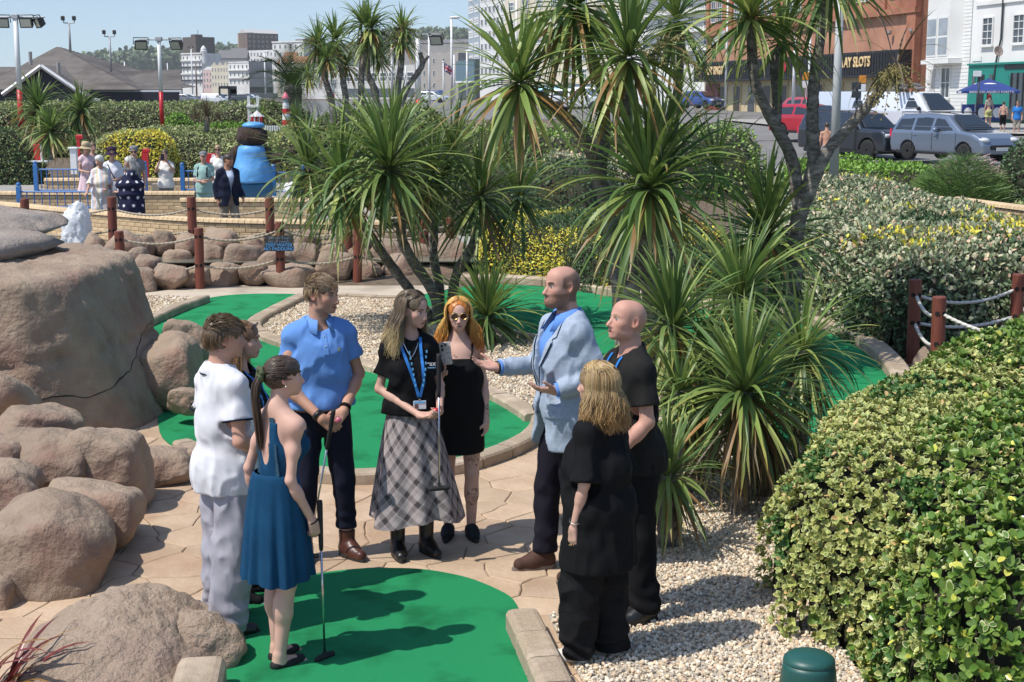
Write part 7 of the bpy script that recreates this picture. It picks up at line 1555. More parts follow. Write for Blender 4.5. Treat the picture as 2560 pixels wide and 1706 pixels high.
def railing(label, P, h, step=.13, z0=None, posts=True, hoop=False):
 t = thing('railing', label, 'railing', tuple(P[0]));
 for k, z in enumerate((.10, h)):
  b = MB(); b.tube([p + V3((0, 0, z)) for p in P], .020, 6); b.build('rail', m_bluepaint, t, world=True)
 bar = MB().tube([(0, 0, .08), (0, 0, h)], .011, 6).mesh('bar', m_bluepaint); inv = wm(t).inverted()
 for p in resample(P, step): o = add('bar', bar, t); o.matrix_basis = inv @ Matrix.Translation(p)
 if posts:
  pm = MB().bbox((0, 0, (h + .12) / 2), (.09, .09, h + .12), .008).ball((0, 0, h + .15), .05, 8, 5).mesh('post', m_bluepaint)
  for p in (P[0], P[-1]): o = add('post', pm, t); o.matrix_basis = inv @ Matrix.Translation(p)
 return t
zb = lambda d_, v: zat(v, d_)
d = 33.8; railing('long blue railing behind the elderly visitors', [dep(92, 487, d), dep(250, 487, d), dep(365, 487, d)], zb(d, 424) - zb(d, 487))
d = 33.6; railing('blue railing beside the visitor with the teal shorts', [dep(458, 485, d), dep(500, 485, d), dep(600, 485, d)], zb(d, 428) - zb(d, 485))
d = 29.6; railing('blue gate in front of the brick wall, left of the kaftan', [dep(50, 530, d), dep(150, 530, d), dep(240, 530, d)], zb(d, 480) - zb(d, 530), .16)
railing('blue railing right of the big statue', [dep(686, 490, 34), dep(760, 490, 34)], zb(34, 432) - zb(34, 490))
m_redpaint = mat('red_gloss_paint', (.52, .016, .022), .4, (.46, .014, .02), 6); m_whitepaint = mat('white_gloss_paint', (.76, .76, .75), .45, (.70, .70, .69), 5)
def toy(label, name, cat, c, fn):
 t = thing(name, label, cat, tuple(c)); fn(t); return t
def arrow(t, h=1.35, w_=.12, bend=.3):
 b = MB(); b.bbox((0, 0, h / 2), (w_, .08, h), .01); b.build('stem', m_redpaint, t)
 b = MB(); b.bbox((.03, 0, h + .02), (.17, .08, .12), .02, T=Matrix.Identity(4)); b.build('tip', m_redpaint, t)
c = dep(200, 430, 36); toy('tall red wooden marker beside the straw sun hat', 'course_marker', 'marker', (c.x, 36, c.z), lambda t: arrow(t, zat(345, 36) - c.z, .075))
c = dep(365, 445, 35.6); toy('thick red wooden marker beside the checked cap', 'course_marker', 'marker', (c.x, 35.6, c.z), lambda t: arrow(t, zat(380, 35.6) - c.z, .16))
c = dep(98, 405, 44.5)
def stool(t): b = MB(); b.bbox((0, 0, .30), (.24, .2, .5), .01); b.build('box', m_redpaint, t); b = MB(); b.bbox((0, 0, .02), (.65, .45, .05), .01); b.bbox((0.12, -.12, .3), (.05, .05, .5), .01); b.build('base', m_whitepaint, t)
toy('red and white course obstacle under the left cordylines', 'course_obstacle', 'obstacle', c, stool)
c = dep(526, 425, 36)
def rbox(t): b = MB(); b.bbox((0, 0, .25), (.34, .2, .32), .01); b.build('panel', m_redpaint, t); b = MB(); b.bbox((.12, -.12, .02), (.09, .07, .72), .01); b.build('post', m_whitepaint, t)
toy('red panel on a white post beside the sunglasses visitor', 'course_obstacle', 'obstacle', c, rbox)
c = dep(187, 430, 35.2);
def wpost(t): b = MB(); b.bbox((0, 0, .25), (.15, .15, .62), .01); b.build('pillar', m_whitepaint, t); b = MB(); b.bbox((0, 0, .58), (.22, .22, .05), .01); b.build('cap', m_whitepaint, t)
toy('short white pillar beside the pink dress', 'course_obstacle', 'obstacle', c, wpost)
flat('golf_green', [tuple(dep(u, v, d_).xy) for u, v, d_ in ((90, 440, 36), (470, 440, 36), (480, 420, 39), (110, 425, 39))], float(gz(-8, 38)) + .06, m_green)
d = 50; c = dep(716, 318, d); t = thing('toy_lighthouse', 'miniature red and white striped lighthouse with pink roof', 'lighthouse', tuple(c)); zz = lambda v: zat(v, d) - c.z; hs = [(.145, 322), (.135, 300), (.128, 285), (.118, 272), (.108, 258)]
for i in range(4): b = MB(); b.lathe([(hs[i][0], zz(hs[i][1]) ), (hs[i + 1][0], zz(hs[i + 1][1]))], n=18); b.build('band', m_redpaint if i % 2 == 0 else m_whitepaint, t, smooth=False)
b = MB(); b.lathe([(.07, zz(258)), (.07, zz(246))], n=12); b.build('lantern', mat('lamp_room', (.25, .3, .32), .2), t); b = MB(); b.lathe([(.13, zz(246)), (.10, zz(240)), (.02, zz(231)), (.001, zz(230))], n=18); b.build('roof', mat('pink_roof', (.55, .12, .16), .5), t)
d = 50.5; c = dep(634, 315, d); t = thing('toy_tower', 'white open-frame toy tower behind the statue', 'toy tower', tuple(c)); zz = lambda v: zat(v, d) - c.z; b = MB()
for x in (-.15, .17):
 for y in (-.12, .12): b.bbox((x, y, zz(285)), (.045, .045, zz(265) * 2 - zz(305)), .004)
b.build('frame', m_whitepaint, t); b = MB(); b.bbox((.01, 0, zz(266)), (.42, .34, .09), .01); b.build('roof', m_whitepaint, t); b = MB()
for v in (276, 287, 298):
 b.bbox((.01, -.12, zz(v)), (.32, .02, .03), .003);
for x in (-.05, .06): b.bbox((x, -.12, zz(283)), (.02, .02, zz(268) - zz(298)), .003)
b.build('bar', m_whitepaint, t)
d = 49.8; c = dep(642, 318, d); t = thing('toy_hut', 'small red hut with white pointed roof behind the beret', 'toy hut', tuple(c)); b = MB(); b.bbox((.02, 0, .17), (.36, .3, .38), .01); b.build('wall', m_redpaint, t); b = MB(); b.lathe([(.27, .36), (.001, .56)], (.02, 0, 0), 4); b.build('roof', m_whitepaint, t); b = MB(); b.bbox((-.04, -.155, .16), (.05, .02, .36), .004); b.bbox((.12, -.155, .16), (.04, .02, .36), .004); b.build('trim', m_whitepaint, t)
d = 48.5; P = [dep(664, 328, d), dep(716, 328, d)]; t = thing('picket_fence', 'little white picket fence right of the beret', 'fence', tuple(P[0])); pk = MB(); pk.prism([(-.022, -.01), (.022, -.01), (.022, .01), (-.022, .01)], 0, .19); pk = pk.mesh('picket', m_whitepaint); inv = wm(t).inverted()
for q in resample(P, .075): o = add('picket', pk, t); o.matrix_basis = inv @ Matrix.Translation(q)
b = MB(); b.tube([P[0] + V3((0, .015, .06)), P[1] + V3((0, .015, .06))], .012, 4); b.tube([P[0] + V3((0, .015, .14)), P[1] + V3((0, .015, .14))], .012, 4); b.build('rail', m_whitepaint, t, world=True)
m_lampbody = mat('lamp_housing', (.03, .03, .028), .5); m_lampglass = mat('lamp_glass', (.42, .43, .36), .15); m_galv = mat('galvanised_steel', (.36, .37, .38), .5, (.42, .43, .44), 3)
def flood(parent, c, yaw, tilt=.5, s_=1.0):
 T = Matrix.Translation(c) @ Matrix.Rotation(yaw, 4, 'Z') @ Matrix.Rotation(tilt, 4, 'X'); b = MB()
 b.add([(-.22, -.10, -.16), (.22, -.10, -.16), (.22, -.10, .16), (-.22, -.10, .16), (-.15, .12, -.11), (.15, .12, -.11), (.15, .12, .11), (-.15, .12, .11)], [(0, 1, 2, 3), (7, 6, 5, 4), (0, 4, 5, 1), (1, 5, 6, 2), (2, 6, 7, 3), (3, 7, 4, 0)], 0, T @ Matrix.Scale(s_, 4)); b.box((0, -.104, 0), (.36, .012, .24), mi=1, T=T @ Matrix.Scale(s_, 4))
 b.tube([T @ V3((-.25 * s_, 0, 0)), T @ V3((-.25 * s_, 0, .24 * s_)), T @ V3((.25 * s_, 0, .24 * s_)), T @ V3((.25 * s_, 0, 0))], .018 * s_, 5, 0); return b.build('floodlight', [m_lampbody, m_lampglass], parent, world=True)
def lamp(label, u0, v0, u1, v1, vred, d, lights, r=.075, arm=.6):
 a = dep(u1, v1, d); tp = dep(u0, v0, d); tp.x = a.x = (a.x + tp.x) / 2; t = thing('lamp_post', label, 'lamp post', tuple(a)); zr = zat(vred, d)
 b = MB(); b.cyl((a.x, d, a.z), (a.x, d, zr), r * 1.08, n=14); b.build('lower_post', m_redpaint, t, world=True, smooth=True); b = MB(); b.cyl((a.x, d, zr), (a.x, d, tp.z), r, r * .9, 14); b.build('upper_post', m_whitepaint, t, world=True, smooth=True)
 b = MB(); b.bbox((a.x, d, tp.z), (.2, .2, .16), .02); b.tube([(a.x - arm, d, tp.z - .02), (a.x + arm, d, tp.z - .02)], .03, 6); b.build('crossarm', m_galv, t, world=True)
 for dx, yw, tl in lights: flood(t, V3((a.x + dx, d - .02, tp.z - .18)), yw, tl)
lamp('white and red floodlight post at the left edge of the photo', 40, 42, 53, 330, 226, 47, [(-.42, .2, .3), (.38, -.2, .3), (.78, -.9, .4), (-.85, .9, .4)], .085, .95)
lamp('white and red floodlight post between the gabled roof and the far hotel', 397, 98, 406, 320, 230, 50, [(-.62, .3, .4), (.62, -.4, .5)], .07, .7)
lamp('white and red floodlight post behind the tall cordylines', 1042, 85, 1050, 340, 250, 47, [(.62, -.4, .5), (-.5, .4, .4)], .085, .7)
lamp('slim white and red post behind the leftmost tall cordyline', 832, 205, 834, 320, 235, 48, [], .05, .1)
def pole(label, u, vt, vb, d, r, m=None, top_=None, cat='pole', name='pole'):
 a = dep(u, vb, d); tz = zat(vt, d); t = thing(name, label, cat, tuple(a)); b = MB(); b.cyl((a.x, d, a.z), (a.x, d, tz), r, r * .7, 10); b.build('shaft', m or m_galv, t, world=True, smooth=True)
 if top_ == 'T':
  b = MB(); b.tube([(a.x - .28, d, tz), (a.x + .28, d, tz)], .03, 5); [b.tube([(a.x + q * .28, d, tz), (a.x + q * .30, d, tz + .35)], .03, 5) for q in (-1, 1)]; b.build('crossarm', m_galv, t, world=True)
  for q in (-1, 1): b = MB(); b.bbox((a.x + q * .30, d - .05, tz + .25), (.16, .2, .24), .03); b.build('floodlight', m_lampbody, t, world=True)
 if top_ == 'lamp': b = MB(); b.ball((a.x + .25, d, tz + .02), (.42, .16, .10), 10, 6); b.build('lamp_head', m_whitepaint, t, world=True, smooth=True)
 if top_ == 'ball': b = MB(); b.ball((a.x, d, tz), r * 1.3, 8, 5); b.build('finial', m_whitepaint, t, world=True)
 return t
pole('tall thin twin-headed floodlight mast above the gabled roof', 176, 58, 130, 78, .07, None, 'T', 'lamp post', 'lamp_post'); pole('shorter thin twin-headed mast right of the gabled roof', 278, 92, 180, 84, .07, None, 'T', 'lamp post', 'lamp_post')
pole('thick grey street lamp column behind the forked palm', 2083, -80, 472, 27.0, .092, mat('grey_column', (.40, .41, .40), .5, (.44, .45, .44), 4), None, 'lamp post', 'lamp_post')
m_pane = mat('window_glass', (.035, .045, .055), .08, (.07, .085, .10), .5, spec=.8); m_frame = mat('white_window_frame', (.72, .72, .70), .5); m_dkframe = mat('dark_frame_paint', (.03, .03, .035), .5)
m_white = mat('white_stucco', (.74, .735, .71), .8, (.66, .655, .63), .25, bump=.1, bs=6, col3=(.60, .585, .55), ns3=.12); m_cream = mat('cream_stucco', (.66, .60, .47), .8, (.60, .545, .42), .2, col3=(.52, .47, .37), ns3=.12)
m_greyst = mat('grey_render', (.36, .345, .33), .85, (.31, .30, .285), .2); m_slate = mat('slate_roof', (.14, .135, .14), .85, (.19, .18, .18), 1.2); m_tile = mat('orange_tiles', (.36, .17, .085), .85, (.29, .13, .07), 1.0)
m_redbrick = mat('red_brick', (.34, .135, .075), .88, (.40, .18, .11), 1.6, bump=.3, bs=10, col3=(.25, .085, .05), ns3=.4); m_terra = mat('terracotta_render', (.48, .245, .155), .85, (.43, .21, .13), .5, col3=(.37, .175, .11), ns3=.25); m_darkbrick = mat('dark_brick', (.085, .07, .06), .9, (.11, .09, .08), .3)
m_tan = mat('tan_brick', (.42, .27, .17), .88, (.36, .22, .14), .4); m_brown = mat('brown_brick', (.17, .12, .095), .9, (.14, .10, .08), .3); m_teal = mat('teal_paint', (.012, .22, .175), .55, (.010, .19, .15), .8); m_fascia = mat('black_fascia', (.012, .012, .015), .5); m_goldl = mat('gold_letters', (.72, .52, .26), .4); m_redl = mat('red_letters', (.55, .02, .06), .5)
m_iron = mat('iron_railing', (.03, .035, .04), .5)
class Bld:
 """a building with a front from A to B (world points at ground level), height h, depth dp"""
 def __init__(s, name, label, A, B, h, dp, wall, zb=None, cat='building', group=None):
  s.A, s.B = V3(A), V3(B); s.z = min(A.z, B.z) if zb is None else zb; s.h = h; d = (s.B - s.A); d.z = 0; s.L = d.length; s.a = atan2(d.y, d.x); s.M = Matrix.Translation((s.A.x, s.A.y, s.z)) @ Matrix.Rotation(s.a, 4, 'Z')
  s.t = thing(name, label, cat, (s.A.x, s.A.y, s.z), s.a, group); s.dp = dp
  if wall: b = MB(); b.box((s.L / 2, dp / 2, h / 2 - 1), (s.L, dp, h + 2)); b.build('wall', wall, s.t)
 def box(s, name, x0, x1, z0, z1, y0, y1, m, bev=0):
  b = MB(); c = ((x0 + x1) / 2, (y0 + y1) / 2, (z0 + z1) / 2); d = (abs(x1 - x0), abs(y1 - y0), abs(z1 - z0)); (b.bbox(c, d, bev) if bev else b.box(c, d)); return b.build(name, m, s.t)
 def win(s, xs, zs, w_, h, fr=m_frame, side=None, split=(2, 2), near=False, sill=None, key={}):
  k = (round(w_, 2), round(h, 2), fr.name, split, near)
  if k not in key:
   f = MB(); th = .07 if near else max(.08, w_ * .10); f.box((0, -.03, h / 2 + th / 2 - th), (w_, .10, th)); f.box((0, -.03, -h / 2 + th / 2), (w_, .10, th)); f.box((-w_ / 2 + th / 2, -.03, -.0), (th, .10, h - 2 * th)); f.box((w_ / 2 - th / 2, -.03, 0), (th, .10, h - 2 * th))
   for i in range(1, split[0]): f.box((-w_ / 2 + w_ * i / split[0], -.02, 0), (th * .6, .07, h - 2 * th))
   for i in range(1, split[1]): f.box((0, -.022, -h / 2 + h * i / split[1]), (w_ - 2 * th, .07, th * .6))
   p = MB(); p.box((0, -.002, 0), (w_ - th, .02, h - th)); key[k] = (f.mesh('window', fr), p.mesh('pane', m_pane))
  fm, pm = key[k]
  for z in zs:
   for x in xs:
    o = add('window', fm, s.t); o.matrix_basis = Matrix.Translation((x, -.03, z)) if side is None else Matrix.Translation((0 - .03 if side < 0 else s.L + .03, x, z)) @ Matrix.Rotation(-pi / 2 if side < 0 else pi / 2, 4, 'Z'); add('pane', pm, o)
    if sill: b = MB(); b.box((x, -.09, z - h / 2 - .05), (w_ + .16, .18, .08)); b.build('sill', sill, s.t)
 def band(s, z, m, hgt=.35, out=.25): return s.box('cornice', -.1, s.L + .1, z, z + hgt, -out, .0 - .002, m)
 def gable(s, m, rise, over=.3, name='roof', ridge_along=True):
  L, D, h = s.L, s.dp, s.h; b = MB()
  if ridge_along: b.add([(-over, -over, h), (L + over, -over, h), (L + over, D + over, h), (-over, D + over, h), (-over, D / 2, h + rise), (L + over, D / 2, h + rise)], [(0, 1, 5, 4), (2, 3, 4, 5), (0, 4, 3), (1, 2, 5), (3, 2, 1, 0)])
  else: b.add([(-over, -over, h), (L + over, -over, h), (L + over, D + over, h), (-over, D + over, h), (L / 2, -over, h + rise), (L / 2, D + over, h + rise)], [(0, 1, 4), (1, 2, 5, 4), (2, 3, 5), (3, 0, 4, 5), (3, 2, 1, 0)])
  return b.build(name, m, s.t)
def bld(label, u0, u1, vt, vb, d0, d1, dp, wall, rows, cols, ww=.42, wh=.5, base=0, roof=None, rise=2.0, fr=None, name='town_building', mar=.0, split=(1, 2), group=None):
 m_ = (d0 + d1) / 2; k_ = 2.6 if m_ > 145 else 2.4 if m_ > 130 else 1.7; d0, d1 = (m_ + (d0 - m_) * .6) * k_, (m_ + (d1 - m_) * .6) * k_; A = dep(u0, vb, d0); B_ = dep(u1, vb, d1); zt = zat(vt, (d0 + d1) / 2); z0 = min(A.z, B_.z); b = Bld(name, label, A, B_, zt - z0, dp, wall, z0, group=group)
 if rows: cw, rh = b.L * (1 - 2 * mar) / cols, (b.h - base - .6) / rows; b.win([b.L * mar + cw * (i + .5) for i in range(cols)], [base + rh * (j + .5) for j in range(rows)], cw * ww, rh * wh, fr or m_frame, split=split)
 if roof: b.gable(roof, rise)
 return b
m_hill = mat('wooded_hill', (.045, .075, .03), .95, (.07, .10, .045), .03, bump=.8, bs=.08, bdist=4)
def hill(name, d, prof, dp=400):
 V, F = [], []; n = len(prof)
 for i, (u, v) in enumerate(prof):
  p = dep(u, v, d); V += [(p.x, d - 80, 0), (p.x, d, p.z * .9 + .1 * 3), (p.x, d + 100, p.z), (p.x, d + dp, p.z * .6)]
 for i in range(n - 1): F += [(i * 4 + k, (i + 1) * 4 + k, (i + 1) * 4 + k + 1, i * 4 + k + 1) for k in range(3)]
 return add(name, npmesh(name, np.array(V), F, m_hill, True), kind='structure')
hill('hill', 1900, [(-900, 190), (-200, 188), (60, 185), (230, 175), (300, 158), (370, 150), (470, 142), (560, 128), (640, 118), (760, 105), (900, 96), (1050, 92), (1200, 86), (1500, 90), (2000, 100), (3200, 120)])
def crowns(label, pts, d, kind='stuff'):
 V, F, C = [], [], []; q = 0
 for (u, v, r) in pts:
  c = dep(u, v, d + random.uniform(-25, 25)); k = 260; D = RNG.normal(size=(k, 3)); D /= np.linalg.norm(D, axis=1, keepdims=True); P = np.array(c) + D * r * RNG.uniform(.55, 1.05, (k, 1)) * np.array((1.2, 1.2, .8)); A = unit(RNG.normal(size=(k, 3))); Q = unit(D + RNG.normal(size=(k, 3)) * .5); g = RNG.uniform(.6, 1.4, (k, 1)); L = np.full(k, r * .42); V2, F2, C2 = leaf_cloud(P, A, Q, L, L * .8, np.array([[.055, .085, .035]]) * g, np.array([[.07, .10, .045]]) * g, False); V.append(V2); F.append(F2 + q); C.append(C2); q += len(V2)
 o = add('woodland', npmesh('woodland', np.concatenate(V), np.concatenate(F), m_leafh, False, col=np.concatenate(C)), kind='stuff'); return o
crowns('', [(u, 158 - (u - 250) * .055 + random.uniform(-5, 8), random.uniform(11, 17)) for u in np.arange(225, 620, 7)] + [(u, 172 + random.uniform(-8, 8), 13) for u in np.arange(300, 560, 8)] + [(u, 94 + random.uniform(-4, 4), 12) for u in np.arange(960, 1190, 9)], 1800)
TG = 'far seafront buildings'
b = bld('tall white hotel with balconies, leftmost of the far seafront row', 457, 507, 134, 232, 330, 322, 14, m_white, 5, 5, .36, .5, 3, group=TG); b.band(b.h - .4, m_white, .7, .5)
for j in range(1, 5): b.box('balcony', 0, b.L, 3 + (b.h - 3.6) / 5 * j - .1, 3 + (b.h - 3.6) / 5 * j + .75, -.9, -.06, m_iron if j % 2 else m_white)
tw = MB(); tw.lathe([(1.9, b.h - 6), (1.9, b.h + 1), (2.1, b.h + 1.2), (1.7, b.h + 1.5), (1.6, b.h + 2.6), (.9, b.h + 3.6), (.2, b.h + 4.4)], (b.L - .5, 2, 0), 14); tw.build('turret', m_white, b.t)
b = bld('dark windowless tower block rising behind the white hotel', 494, 541, 93, 232, 350, 356, 16, m_darkbrick, 0, 0, group=TG); b.box('lift_house', b.L * .1, b.L * .5, b.h, b.h + 1.6, 3, 8, m_darkbrick); s_ = MB(); s_.cyl((b.L * .3, 4, b.h + 1.6), (b.L * .3, 4, b.h + 4.6), .15, n=6); s_.build('mast', m_iron, b.t)
b = bld('narrow pink and white far house with a pointed gable', 509, 531, 176, 232, 318, 316, 10, mat('pale_pink_stucco', (.62, .45, .42), .85), 3, 3, .4, .6, 2, group=TG); b.gable(m_white, 2.0, .1, 'gable', False)
b = bld('cream far house with a row of little pointed gables', 530, 573, 163, 232, 314, 310, 12, m_cream, 3, 6, .36, .5, 2.5, group=TG)
for i in range(3): g_ = MB(); x = b.L * (i + .5) / 3; g_.prism([(x - 1.0, -.1), (x + 1.0, -.1), (x + 1.0, 1), (x - 1.0, 1)], 0, .4); V_ = [(x - 1.0, -.1, b.h), (x + 1.0, -.1, b.h), (x, -.1, b.h + 1.6), (x - 1.0, 1, b.h), (x + 1.0, 1, b.h), (x, 1, b.h + 1.6)]; g_ = MB(); g_.add(V_, [(0, 1, 2), (5, 4, 3), (0, 2, 5, 3), (1, 4, 5, 2)]); g_.build('gable', m_cream, b.t)
b = bld('white three storey far terrace with canopies', 573, 624, 155, 232, 302, 296, 12, m_white, 3, 5, .34, .5, 3.5, group=TG); b.band(b.h - .5, m_white)
for j in (1, 2): b.box('balcony', 0, b.L, 3.5 + (b.h - 4) / 3 * j - .1, 3.5 + (b.h - 4) / 3 * j + .5, -1.0, -.06, m_white)
b = bld('pale grey end wall of the far terrace with small dark windows', 624, 682, 154, 232, 296, 302, 12, m_greyst, 3, 3, .25, .35, 4, mar=.12, group=TG); b.box('shopfront', 0, b.L, 0, 3, -.12, -.01, m_fascia)
bld('slate-roofed far houses behind the cream gabled house', 546, 618, 146, 190, 345, 345, 10, m_greyst, 0, 0, roof=m_slate, rise=5, group=TG)
bld('dark pitched roof left of the brick block on the hill', 578, 615, 138, 190, 395, 395, 9, m_darkbrick, 0, 0, roof=m_slate, rise=5, group=TG)
b = bld('tan and brown brick apartment block highest on the hill', 596, 620, 82, 150, 425, 417, 5, m_tan, 6, 3, .4, .5, 1, group=TG); b2 = bld('long brown brick side of the apartment block on the hill', 620, 697, 84, 150, 416, 428, 12, m_brown, 5, 7, .35, .4, 1, group=TG); b2.gable(mat('pale_sheet_roof', (.52, .50, .48), .6), 3, .3)
b = bld('white stuccoed far crescent under the brick block', 618, 684, 126, 200, 372, 362, 12, m_white, 4, 8, .4, .55, 3, group=TG)
b = bld('big white hotel block right of the far crescent', 684, 762, 104, 225, 345, 335, 16, m_white, 5, 6, .35, .5, 4, group=TG); b.band(b.h - .6, m_white, .8, .5); b.box('lift_house', b.L * .6, b.L * .85, b.h, b.h + 1.4, 4, 9, m_slate)
b = bld('far house with a big orange tiled roof', 694, 770, 158, 232, 262, 258, 10, m_cream, 2, 5, .3, .45, 2.5, roof=m_tile, rise=3.2, group=TG)
b = bld('far house with an orange hipped roof half behind the date palm', 712, 742, 142, 232, 285, 285, 9, m_white, 2, 2, .3, .4, 6, roof=m_tile, rise=2.4, group=TG)
b = bld('low white far building beside the date palm', 755, 868, 170, 240, 232, 226, 10, m_white, 2, 6, .4, .5, 2, group=TG)
b = bld('long modern pale building with dark glass below, behind the tall cordylines', 862, 1038, 164, 244, 222, 205, 14, mat('pale_render', (.56, .55, .53), .8, (.50, .49, .47), .2), 1, 8, .8, .5, 4.0, group=TG); b.box('glass_front', .3, b.L - .3, .2, 3.4, -.15, -.01, m_pane)
b = bld('plain beige flats with small dark windows, behind the flag', 1050, 1146, 133, 250, 196, 190, 12, mat('beige_render', (.40, .37, .34), .85, (.35, .325, .30), .2), 3, 4, .24, .42, 2.8, group=TG); b.box('shopfront', b.L * .1, b.L * .6, .1, 2.5, -.14, -.01, m_pane); b.box('fascia', b.L * .1, b.L * .6, 2.5, 3.3, -.22, -.145, mat('blue_shop_sign', (.03, .08, .28), .5)); lettering('SPORTS DIRECT', .7, m_white, b.t, Matrix.Translation((b.L * .35, -.225, 2.9)) @ RX, .01)
b = bld('low far rooftops above the beige flats', 975, 1180, 108, 200, 300, 290, 14, m_greyst, 1, 9, .3, .3, 6, roof=m_slate, rise=2.0, group=TG)
b = bld('small dark flat-roofed penthouse on the far rooftops', 1072, 1100, 90, 130, 306, 306, 8, m_darkbrick, 0, 0, group=TG)
b = bld('blue glass building with a projecting upper floor', 1146, 1190, 148, 250, 176, 172, 10, m_pane, 0, 0, group=TG); b.box('storey', -.2, b.L + .2, b.h * .45, b.h * .95, -.8, 0, mat('blue_glass', (.10, .17, .22), .12)); b.box('slab', -.3, b.L + .3, b.h * .42, b.h * .46, -.9, 0, m_white)
b = bld('tall white grid-fronted office block, cut by the top of the photo', 1200, 1262, -60, 252, 170, 158, 18, mat('white_concrete', (.70, .70, .69), .7, (.64, .64, .63), .2), 9, 6, .62, .58, 3.4, mar=.02, split=(2, 1), group=TG)
b2 = bld('glazed blue-grey side of the tall office block', 1172, 1199, -60, 252, 182, 171, 12, mat('pale_curtain_wall', (.33, .38, .43), .3), 9, 2, .8, .6, 3.4, group=TG)
b = bld('cream deco apartment block with arched bays behind the palms', 1262, 1560, -70, 256, 156, 128, 18, m_cream, 6, 8, .45, .55, 4.6, fr=m_frame, split=(3, 2), group=TG); b.band(4.2, m_cream, .5, .6)
for j in range(6):
 for i in (1, 4, 6): z = 4.6 + (b.h - 5.2) / 6 * j; x = b.L * (i + .5) / 8; r_ = MB(); r_.lathe([(1.7, z), (1.7, z + .9), (1.75, z + .95)], (x, 0, 0), 16, capb=True); r_.build('balcony', m_cream, b.t)
b.box('shopfront', .3, b.L - .3, .2, 3.2, -.12, -.01, m_pane); b.box('fascia', .2, b.L - .2, 3.2, 4.1, -.25, -.01, mat('pale_blue_fascia', (.42, .55, .60), .5))
b = bld('white balconied house between the deco block and the red brick arcade', 1560, 1826, -70, 256, 126, 104, 16, m_white, 5, 7, .38, .6, 4.4, fr=m_frame, split=(2, 2), group=TG)
for j in range(1, 5): z = 4.4 + (b.h - 5) / 5 * j; b.box('balcony', b.L * .2, b.L * .9, z - .15, z, -1.1, -.02, m_white); r_ = MB(); [r_.cyl((x, -1.05, z), (x, -1.05, z + .9), .03, n=4) for x in np.arange(b.L * .2, b.L * .9, .35)]; r_.box((b.L * .55, -1.05, z + .92), (b.L * .7, .06, .06)); r_.build('railing', m_iron, b.t)
A = dep(1762, 272, 140); B_ = dep(2288, 286, 100); zb = 1.3; b = Bld('arcade', 'red brick amusement arcade with a black fascia reading PLAY SLOTS', A, B_, 18, 14, m_terra, zb); L = b.L
zf = zat(190, 100) - zb; zt_ = zat(124, 100) - zb
b.box('brick_storeys', 0, L, zt_ + 2.9, 18, -.12, .2, m_redbrick); b.box('cornice', -.2, L + .1, zt_ + 2.5, zt_ + 2.9, -.45, 0, m_redbrick)
b.box('return_wall', L, L + 1.2, -2, 18, 1.2, 14, m_redbrick); b.box('pier', L - 1.2, L + .05, 0, 18, -.35, 0.1, m_redbrick)
for i in range(7):
 x = L * (i + .5) / 7; b.box('pilaster', x - 2.1, x - 1.6, zt_ + 2.9, 18, -.32, -.12, m_redbrick)
b.win([L * (i + .5) / 7 + dx for i in range(7) for dx in (-.7, .9)], [zt_ + 5.0, zt_ + 9.0], 1.15, 2.6, m_frame, split=(2, 4), near=True)
for q in b.t.children:
 if q.name.startswith('window'): q.location.y = -.16
b.box('fascia', .5, L - .2, zf, zt_, -1.4, -.01, m_fascia)
for i in range(int((L - 1) / .35)): pass
rb = MB(); [rb.box((x, -1.42, (zf + zt_) / 2), (.04, .05, zt_ - zf - .3)) for x in np.arange(.8, L - .4, .42)]; rb.build('fascia_rib', mat('black_rib', (.02, .02, .024), .4), b.t, kind='stuff')
def on_front(u, v, off=-1.46):
 best = None
 for i in range(400):
  x = L * i / 400; w_ = b.M @ V3((x, off, 0)); zc = w_.y * CP + (EYE - 4) * SP; uu = 1280 + w_.x / zc * FPX
  if best is None or abs(uu - u) < best[0]: best = (abs(uu - u), x, w_.y)
 return best[1], zat(v, best[2]) - zb
x, z = on_front(2133, 157); lettering('PLAY SLOTS', 1.02, m_goldl, b.t, Matrix.Translation((x, -1.47, z)) @ RX, .03, bold=.025, xs=.92)
x, z = on_front(1785, 178); lettering('PLAY BINGO', 1.02, m_goldl, b.t, Matrix.Translation((x, -1.47, z)) @ RX, .03, bold=.025, xs=.72)
x, z = on_front(1958, 168);
for i in range(5): q = MB(); q.box((0, 0, 0), (.14, .05, .75), T=Matrix.Translation((x - .5 + i * .24, -1.47, z)) @ Matrix.Rotation(.35, 4, 'Y')); q.build('logo_stroke', m_redl, b.t)
m_gcream = mat('cream_tiles', (.58, .47, .28), .6, (.52, .42, .25), 2); b.box('ground_floor', 0, L, 0, zf, -.10, -.01, m_gcream)
for i in range(12):
 x = L * (i + .5) / 12; b.box('opening', x - .85, x + .85, .0, zf - .5, -.16, -.105, mat('dark_opening', (.045, .03, .02), .4) if i % 3 else m_pane)
 b.box('door_frame', x + .9, x + 1.0, 0, zf - .3, -.22, -.105, m_gcream)
b.box('red_front', L * .02, L * .10, 0, zf - .2, -.24, -.17, mat('dark_red_front', (.20, .015, .02), .5))
for u, v in ((2222, 88), (2278, 83)): x, z = on_front(u, v, -.2); q = MB(); q.lathe([(.05, 0), (.16, .12), (.18, .3)], (x, -.35, z), 10, T=None); q.build('floodlight', m_greyst, b.t)
d = 91; A = dep(2312, 288, 94); B_ = dep(2418, 288, 88); zb = A.z; b = Bld('house', 'white clapboard house with a tall bay window, right of the arcade', A, B_, 16, 10, m_white, zb); zz = lambda v: zat(v, d) - zb; xx = lambda u: b.L * (u - 2312) / 106.
for v in range(-60, 290, 9): b.box('clapboard', 0, b.L, zz(v + 9) + .01, zz(v) - .02, -.035, -.002, m_white)
